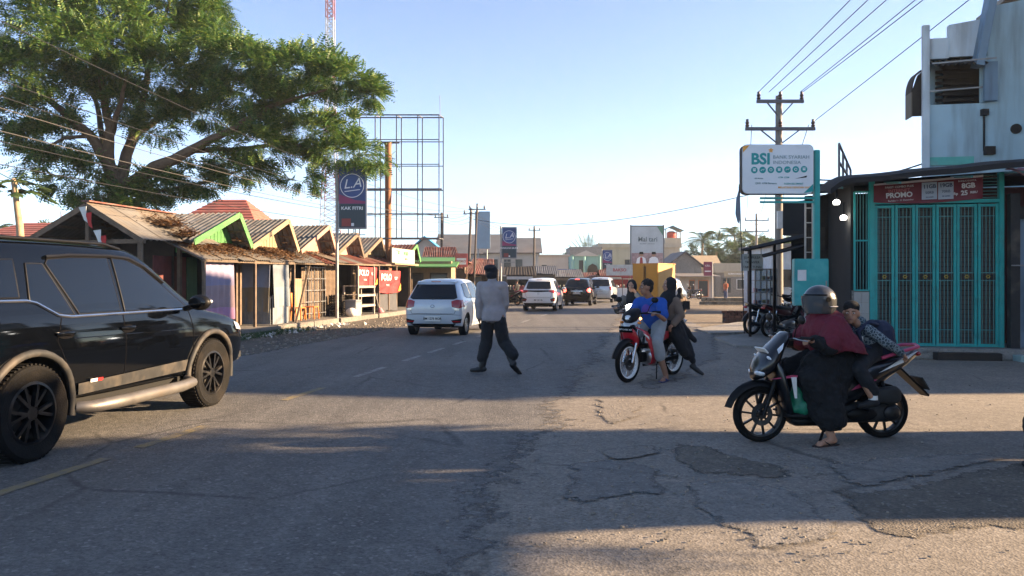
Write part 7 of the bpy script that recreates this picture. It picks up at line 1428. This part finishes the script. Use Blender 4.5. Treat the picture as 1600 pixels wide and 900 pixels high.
MB().slab([(-1.5, -.25, 4.35), (1.5, -.25, 4.35), (0, -.25, 5.0)], -.2).build('pediment', M_wallw, gb_); MB().prism([(-.6, 1.0), (.6, 1.0), (.6, 2.8), (.45, 3.25), (0, 3.5), (-.45, 3.25), (-.6, 2.8)], 0, .1).build('arched_door', M_woodd, gb_, mw=MX.Translation((.75, -.08, 0)) @ MX.Rotation(-pi/2, 4, 'Z'))
for x in (-1.55, -.2, 1.55): MB().cyl((x, -.3, 0), (x, -.3, 4.3), .13).build('column', M_wallg, gb_)
house('cream_shophouse', 'long cream shophouse behind the portrait billboard', 937, 1062, 88, 5.4, 7, M_wallc, 'flat', M_wallc, None, [(.12, 3.4, .8, 1.4, M_win), (.35, 3.4, .8, 1.4, M_win), (.88, 3.6, .7, 1.2, M_win)], flat=.5)
rt = thing('roof_hut', 'small roof hut with blue gable and red water tank', 'roof hut', (at(1049, 440, 90).x, 90, 5.9)); MB().box((0, 0, .35), (1.9, 2, .7)).build('parapet', M_wallc, rt)
for x in (-.85, .85):
    for y in (-.9, .9): MB().box((x, y, .9), (.12, .12, 1.6)).build('post', M_wallc, rt)
for sx in (-1, 1): MB().slab([(sx*1.25, -1.3, 1.55), (0, -1.3, 2.1), (0, 1.3, 2.1), (sx*1.25, 1.3, 1.55)], .07).build('roof', mat('blue_grey_roof', (.10, .20, .27), .7), rt)
MB().rings([(0, 0, .72, .5, .5), (0, 0, .8, .55, .55), (0, 0, 1.4, .55, .55), (0, 0, 1.55, .3, .3)], 18).build('water_tank', mat('tank_red', (.42, .06, .04), .5), rt, 50)
house('gabled_house', 'grey house with dark gable roof right of the orange truck', 1046, 1096, 72, 3.0, 6, M_conc, 'gable', M_roofg, 4.3, [(.5, 1.8, .8, .8, M_win)])
house('tan_roof_house', 'house with tan roof behind the red sign', 1080, 1125, 82, 2.9, 5, M_wallc, 'side', mat('tan_roof', (.36, .27, .17), .8), 4.3)
house('tin_roof_stall', 'cream stall with tin lean-to roof and orange shutters', 1062, 1116, 66, 1.9, 3, M_wallw, 'lean', M_tin2, 1.85, [(.35, .85, .5, 1.5, mat('shutter_orange', (.5, .2, .1), .8)), (.68, .85, .9, 1.5, mat('shutter_orange', (.5, .2, .1)))], 'stall', .35)
house('low_long_shop', 'long low shop with tan fascia beside the far junction', 1118, 1186, 72, 2.3, 4, M_conc, 'flat', M_wallc, None, [(.25, 1.1, .9, 1.6, M_win), (.6, 1.2, 1.0, 1.0, M_plate), (.85, 1.1, .6, 1.7, M_win)], 'shop', flat=.9)
house('pale_house', 'pale blue house half hidden behind the parked motorcycles', 1205, 1275, 34, 3.0, 4, mat('pale_blue_far', (.42, .50, .56), .85, dirt=.2, dcol=(.3, .33, .35)), 'flat', M_conc, None, [(.3, 1.6, .7, .9, M_win), (.62, 1.62, 1.2, .25, mat('yellow_strip', (.45, .36, .08), .7))], flat=.15)
# street stalls with sagging dark roofs in the middle distance
for i, (px0, px1, d, z, m, lb) in enumerate(((792, 832, 52, 2.15, M_woodd, 'nearest dark street stall with bottles behind the officer'), (826, 866, 57, 2.3, M_roofg, 'street stall with black peaked roof behind the white crossover'), (856, 905, 62, 2.1, M_tin, 'street stall with brown tin roof left of the black minivan'), (900, 935, 68, 1.95, M_rust, 'low rusty street stall before the green building'), (940, 986, 66, 2.2, M_rust, 'street stall with red and white boards behind the silver minivan'))):
    a, b = at(px0, 440, d), at(px1, 440, d); w_ = b.x-a.x; t = thing('street_stall', lb, 'stall', ((a.x+b.x)/2, d, 0), 0, 'street stalls in the middle distance')
    roof_slope(t, (-w_/2-.3, -1.1, z-.25), (w_/2+.3, -1.1, z-.3), (w_/2+.2, .5, z+.35), (-w_/2-.2, .5, z+.3), m, .7, n=4, amp=.02); roof_slope(t, (w_/2+.3, 2.0, z-.2), (-w_/2-.3, 2.0, z-.2), (-w_/2-.2, .5, z+.3), (w_/2+.2, .5, z+.35), m, .7, n=4, amp=.02)
    for x in (-w_/2, w_/2):
        for y in (-.9, 1.8): MB().box((x, y, (z-.2)/2), (.08, .08, z-.2)).build('post', M_wood, t)
    MB().box((0, -.3, .45), (w_*.85, .6, .9)).build('counter', M_woodd if i != 4 else M_bw, t); MB().slab([(-w_/2, 1.7, 0), (w_/2, 1.7, 0), (w_/2, 1.7, z-.2), (-w_/2, 1.7, z-.2)], .04).build('back_screen', M_dark if i != 4 else M_ban, t)
    for j in range(7): MB().rings([(-w_*.36+w_*.12*j, -.3, .9, .05, .05), (-w_*.36+w_*.12*j, -.3, 1.1, .05, .05), (-w_*.36+w_*.12*j, -.3, 1.2, .02, .02)], 8).build('bottle', mat('ware_%d' % (j % 3), [(.35, .3, .2), (.3, .08, .06), (.12, .2, .14)][j % 3], .4), t, 50)
    MB().bar((-w_/2, -.95, z-.45), (w_/2, -.95, z-.45), .02, .2).build('fascia', M_plate if i in (0, 4) else M_wood, t)
# portrait billboard: two figures in white with red sashes, kept generic
pb_ = thing('portrait_billboard', 'tall white billboard with two portraits over the street', 'billboard', (at(1011, 440, 70).x, 70, 0)); bwid, bz0, bz1 = 3.05, 3.0, 6.6
MB().box((0, 0, (bz0+bz1)/2), (bwid, .15, bz1-bz0)).build('panel', mat('billboard_white', (.42, .46, .47), .6, 0, .12, 1.2), pb_)
for x in (-bwid/2, bwid/2): MB().bar((x, 0, bz0-.1), (x, 0, bz1+.1), .1, .2, up=(0, 1, 0)).build('frame', M_fr, pb_); MB().cyl((x*.8, .1, 0), (x*.8, .1, bz0), .09).build('post', M_steel, pb_)
for z in (bz0, bz1): MB().bar((-bwid/2, 0, z), (bwid/2, 0, z), .2, .1).build('frame', M_fr, pb_)
text('Mal tari', .62, mat('print_slate', (.10, .14, .15), .6), pb_, face_mw((.05, -.085, 5.35), (1, 0, 0)), xs=.95, bold=.015); text('SELAMAT DATANG', .16, mat('print_slate', (0, 0, 0)), pb_, face_mw((0, -.085, 4.95), (1, 0, 0)))
MB().slab([(.9, -.08, 6.55), (1.48, -.08, 6.55), (1.48, -.08, 5.7)], -.006).build('green_corner', mat('print_green2', (.08, .22, .14), .6), pb_)
bk = MB().box((0, -.08, 3.6), (2.9, .012, 1.0)).build('crowd_print', mat('print_crowd', (.30, .20, .20), .7, 0, .5, 4), pb_)
for x, m in ((-.55, M_ban), (.6, M_bw)):
    MB().slab([(x-.5, -.10, 3.06), (x+.5, -.10, 3.06), (x+.38, -.10, 3.6), (x+.14, -.10, 3.75), (x-.14, -.10, 3.75), (x-.38, -.10, 3.6)], -.008).build('printed_jacket', M_bw, pb_); MB().slab([(x-.16, -.112, 3.06), (x+.16, -.112, 3.06), (x+.1, -.112, 3.7), (x-.1, -.112, 3.7)], -.006).build('printed_sash', m, pb_)
    disc(MB(), (x, -.112, 3.93), .19, .006, 18).build('printed_face', SKL, pb_); MB().slab([(x-.2, -.122, 3.98), (x+.2, -.122, 3.98), (x+.17, -.122, 4.2), (x-.17, -.122, 4.2)], -.006).build('printed_cap', M_ink, pb_)
bl = thing('blank_billboard', 'tall blank blue panel beside the leaning pole', 'billboard', (at(754, 440, 52).x, 52, 0)); MB().box((0, 0, 5.0), (1.05, .18, 2.55)).build('panel', mat('blank_blue', (.26, .36, .44), .7, 0, .08, 1.5), bl)
for x in (-.3, .3): MB().cyl((x, .02, 0), (x, .02, 3.8), .05).build('post', M_steel, bl)
rsn = thing('red_sign', 'dark red shop sign on a pale pole at the far right', 'sign', (at(1113, 440, 62).x, 62, 0)); MB().cyl((0, 0, 0), (0, 0, 3.1), .05).build('pole', M_steel, rsn); MB().box((-.38, 0, 2.5), (.66, .08, 1.15)).build('panel', mat('sign_maroon', (.22, .03, .06), .5), rsn); text('CELL', .2, M_bw, rsn, face_mw((-.38, -.045, 2.75), (1, 0, 0))); MB().box((-.38, -.045, 2.3), (.5, .01, .08)).build('print', M_bw, rsn)
rwb = thing('low_wall', 'low mossy rubble wall along the far side street', 'wall', (at(1130, 440, 46).x, 46, 0))
for i in range(12):
    for j in range(2): MB().box((-1.3+.24*i+.1*(j % 2), random.uniform(-.02, .02), .14+.22*j), (.22, .4, .2)).build('stone', mat('rubble', (.16, .15, .12), .9, 0, .3, 5, rand=.3), rwb, 0, .02)
# lattice mast
tw = thing('lattice_mast', 'tall red and white telecom mast behind the tree', 'tower', (at(516, 440, 125).x, 125, 0)); MTR = mat('mast_red', (.42, .14, .12), .7, 0, 0); MTW = mat('mast_white', (.60, .60, .60), .7, 0, 0); H = 50
for s_ in range(10):
    z0, z1 = H*s_/10, H*(s_+1)/10; w0, w1 = 1.7-1.1*min(1, z0/34), 1.7-1.1*min(1, z1/34); m = MTR if s_ % 2 else MTW
    for x, y in ((-1, -1), (1, -1), (1, 1), (-1, 1)): MB().bar((x*w0, y*w0, z0), (x*w1, y*w1, z1), .14, .14, up=(0, 1, 0)).build('leg', m, tw)
    for j in range(4):
        f0, f1 = j/4, (j+1)/4; za, zb = z0+(z1-z0)*f0, z0+(z1-z0)*f1; wa, wb = w0+(w1-w0)*f0, w0+(w1-w0)*f1
        for y in (-1, 1): MB().bar((-wa, y*wa, za), (wb, y*wb, zb), .07).build('brace', m, tw); MB().bar((wa, y*wa, za), (-wb, y*wb, zb), .07).build('brace', m, tw); MB().bar((-wa, y*wa, za), (wa, y*wa, za), .07).build('brace', m, tw)
for k in range(5): a_ = k*1.26; MB().box((1.0*cos(a_), 1.0*sin(a_), 33+k % 2*2.4), (.35, .35, 2.0)).build('antenna_panel', MTW, tw)
# poles and cables along the left side
def wood_pole(label, px, d, h, lean=0., r=.11):
    b_ = at(px, 440, d); t = thing('utility_pole', label, 'utility pole', (b_.x, d, 0), 0, 'poles along the left side'); MB().cyl((0, 0, 0), (lean, 0, h), r, r*.75, 10).build('shaft', mat('dark_pole', (.06, .05, .045), .8, 0, .2, 4), t, 50); MB().bar((lean-.5, -.1, h-.35), (lean+.5, -.1, h-.35), .06).build('crossarm', M_fr, t)
    for x in (-.42, 0, .42): MB().rings([(lean+x, -.1, h-.32, .03, .03), (lean+x, -.1, h-.22, .06, .06), (lean+x, -.1, h-.12, .03, .03)], 8).build('insulator', M_ins, t, 50)
    return V((b_.x+lean, d, h-.2))
A1 = wood_pole('dark pole left of the blank blue panel', 730, 48, 6.1, .25); A2 = wood_pole('leaning dark pole beside the blank blue panel', 739, 44, 6.0, .25, .07); A3 = wood_pole('thin pale pole behind the billboard frame', 690, 52, 6.2); A4 = wood_pole('pole with crossarm before the grey roofs', 834, 62, 6.0, .05)
for i, (dx, z, zz, sg) in enumerate(((0, 0, 5.4, .9), (.15, -.15, 5.1, 1.0), (.3, -.3, 4.7, .8), (0, -.5, 4.3, .7), (.2, -.7, 4.0, .6), (.1, -1.3, 3.6, .5), (.4, .1, 6.4, .9))):
    wire((-10.2+dx, 6.5, zz), A1+V((dx-.2, 0, z)), sg, .008, 'overhead_cable', mat('cable_pale', (.07, .065, .06), .6, 0, 0) if i in (2, 3) else M_cab, ('second highest', 'third highest', 'fourth highest', 'fifth highest', 'sixth highest', 'lowest', 'highest')[i]+' of the seven cables sweeping past the big tree', 'cables along the left side', 26)
for i in range(3): wire(A1+V((0, 0, -.2*i)), A4+V((0, 0, -.2*i)), .5, .012, 'overhead_cable', M_cab, ('top', 'middle', 'bottom')[i]+' cable from the dark pole to the pole before grey roofs', 'mid cables'); wire(A3+V((0, 0, -.15*i)), A1+V((0, 0, -.3*i)), .3, .010, 'overhead_cable', M_cab, ('top', 'middle', 'bottom')[i]+' cable between the thin pale pole and the dark pole', 'short cables')
# ---------------- far figures
def far_person(label, px, d, shirt, pants, h=1.62, yaw=0.):
    p = at(px, 440, d); t = person(label, (p.x, p.y, 0), yaw); k = h/1.65; hp, ch, hd = V((0, 0, .86*k)), V((0, .01, 1.30*k)), V((0, .02, 1.51*k)); b = MB(); torso(b, hp, ch, .9, .95, k)
    for sx in (-1, 1): arm(b, V((sx*.17, 0, 1.28*k)), V((sx*.22, .02, 1.02*k)), V((sx*.20, .10, .80*k))); hand(b, V((sx*.22, .02, 1.02*k)), V((sx*.20, .10, .80*k)), V((-sx, 0, 0)), 1., .5); leg(b, V((sx*.08, 0, .84*k)), V((sx*.09, .02, .46*k)), V((sx*.10, 0, .085))); feet(b, V((sx*.10, 0, .085)), V((0, 1, 0)))
    b.cap(ch, hd, .05, .05); head(b, hd, V((0, 1, 0))); blob(b, 'body', SK, t, .014, 2); c = MB(); torso(c, hp, ch, 1.12, 1., k)
    for sx in (-1, 1): c.cap(V((sx*.17, 0, 1.28*k)), V((sx*.21, .02, 1.08*k)), .075, .07)
    blob(c, 'shirt', shirt, t, .016, 2); c = MB()
    for sx in (-1, 1): leg(c, V((sx*.08, 0, .84*k)), V((sx*.09, .02, .46*k)), V((sx*.10, 0, .14)), .11, .085, .07)
    blob(c, 'trousers', pants, t, .016, 2); blob(MB().ell(hd+V((0, -.015, .035)), (.088, .10, .095), 14, 10), 'hair', HAIR, t, .014, 1); return t
far_person('person in dark clothes standing at the street stall', 808, 49, BLK, BLK, 1.6, 1.); far_person('person in orange top standing far down the side street', 1134, 60, cloth('top_orange', (.45, .12, .05)), cloth('jeans_blue', (.05, .07, .14)), 1.6, 2.)
motorbike('parked_motorcycle', 'motorcycle parked before the nearest street stall', (at(796, 440, 47).x, 47, 0), rad(50), M_bikeblk, M_acc, 'scooter', None, 'far parked motorcycles'); motorbike('parked_motorcycle', 'motorcycle parked before the tin roof stall', (at(1084, 440, 62).x, 62, 0), rad(30), M_bikeblk, M_acc, 'underbone', None, 'far parked motorcycles')
# litter at the foot of the pavement: scraps and plastic, uncountable
vs = []; fs = []
for i in range(260):
    p = R(random.uniform(16.5, 25), -5.95+abs(random.gauss(0, .28)), .01); k = random.uniform(.02, .09); o = len(vs); a_ = random.random()*6.3; u = V((cos(a_), sin(a_), 0))*k; w_ = V((-u.y, u.x, random.uniform(0, .06))); vs += [tuple(p-u), tuple(p+w_+V((0, 0, k*.5))), tuple(p+u+V((0, 0, random.uniform(0, .05)))), tuple(p-w_*.5)]; fs.append((o, o+1, o+2, o+3))
me = bpy.data.meshes.new('litter'); me.from_pydata(vs, [], fs); tag(link('litter', me, mat('scraps', (.50, .48, .45), .8, 0, .4, 9)), 'pale scraps of litter along the pavement foot', 'litter', None, 'stuff')
gv = []; gf = []
for i in range(5000):
    p = R(random.uniform(16, 22), -5.9+random.gauss(0, .22), .005); k = random.uniform(.04, .13); a_ = random.random()*6.3; o = len(gv); gv += [(p.x-.006, p.y, p.z), (p.x+.006, p.y, p.z), (p.x+cos(a_)*k*.5, p.y+sin(a_)*k*.5, p.z+k)]; gf.append((o, o+1, o+2))
me = bpy.data.meshes.new('grass'); me.from_pydata(gv, [], gf); tag(link('grass', me, ML2), 'weeds growing at the pavement foot', 'grass', None, 'stuff')
# ---------------- thin morning haze round the whole place
hz = MB().box((0, 100, 35), (700, 760, 74)).build('haze', None); hz['kind'] = 'stuff'; hz['label'] = 'thin pale morning haze'; hm = bpy.data.materials.new('haze'); hm.use_nodes = True; hn = hm.node_tree.nodes; hn.remove(hn['Principled BSDF']); pv = hn.new('ShaderNodeVolumePrincipled'); pv.inputs['Density'].default_value = .00055; pv.inputs['Color'].default_value = (.86, .92, 1, 1); pv.inputs['Anisotropy'].default_value = .2; hm.node_tree.links.new(pv.outputs[0], hn['Material Output'].inputs['Volume']); hz.data.materials.append(hm)
# unseen trees added beside the viewer; their leaves break up the shade on the road
tree('unseen small tree added to dapple the light through the gap', (9.6, 5.2, 0), 4.4, .8, 150, ML2, 1.0, name='dapple_tree')
tree('small street tree by the low kiosk beside the viewer', (10.4, 7.0, 0), 4.9, 1.3, 700, ML2, 1.0, name='dapple_tree')
# more clutter along the shops
hanging('tarpaulin', 'brown tarpaulin hanging behind the blue sign pole', 26.55, -7.2, 1.2, .5, 2.05, [(1., mat('tarp_brown', (.10, .065, .04), .85))], amp=.05, folds=3, cat='tarpaulin')
hanging('tarpaulin', 'dark plank-coloured tarpaulin closing the doorway left of the counter', 19.9, -7.35, .75, PZ+.05, 2.0, [(1., mat('tarp_umber', (.035, .022, .017), .9))], amp=.03, folds=2, cat='tarpaulin')
for i, (px, py, d, w_, h_, c, tx, lb) in enumerate(((826, 452, 50, 1.5, .45, (.30, .04, .04), 'SOTO', 'small red stall board before the white crossover'), (886, 425, 64, 1.6, .5, (.06, .12, .3), 'PULSA', 'blue shop board above the brown tin roof'), (968, 422, 63, 2.2, .9, (.38, .40, .40), 'BAKSO', 'pale shop board left of the portrait billboard'), (980, 425, 64.5, 1.0, 1.1, (.3, .03, .04), 'TELP', 'red shop board beside the portrait billboard'), (1150, 428, 70, 2.2, .5, (.36, .30, .2), 'RUMAH MAKAN', 'tan shop board on the long low shop'))):
    p = at(px, py, d); t = thing('shop_board', lb, 'sign', (p.x, d, 0), 0, 'boards on the far shops'); MB().box((0, 0, p.z), (w_, .06, h_)).build('panel', mat('board_%d' % i, c, .6, 0, .2, 3), t); text(tx, h_*.4, M_bw if i != 2 else M_ban, t, face_mw((0, -.035, p.z), (1, 0, 0)), bold=.02)
    for x in (-w_*.4, w_*.4): MB().cyl((x, .06, 0), (x, .06, p.z), .03).build('post', M_wood, t)
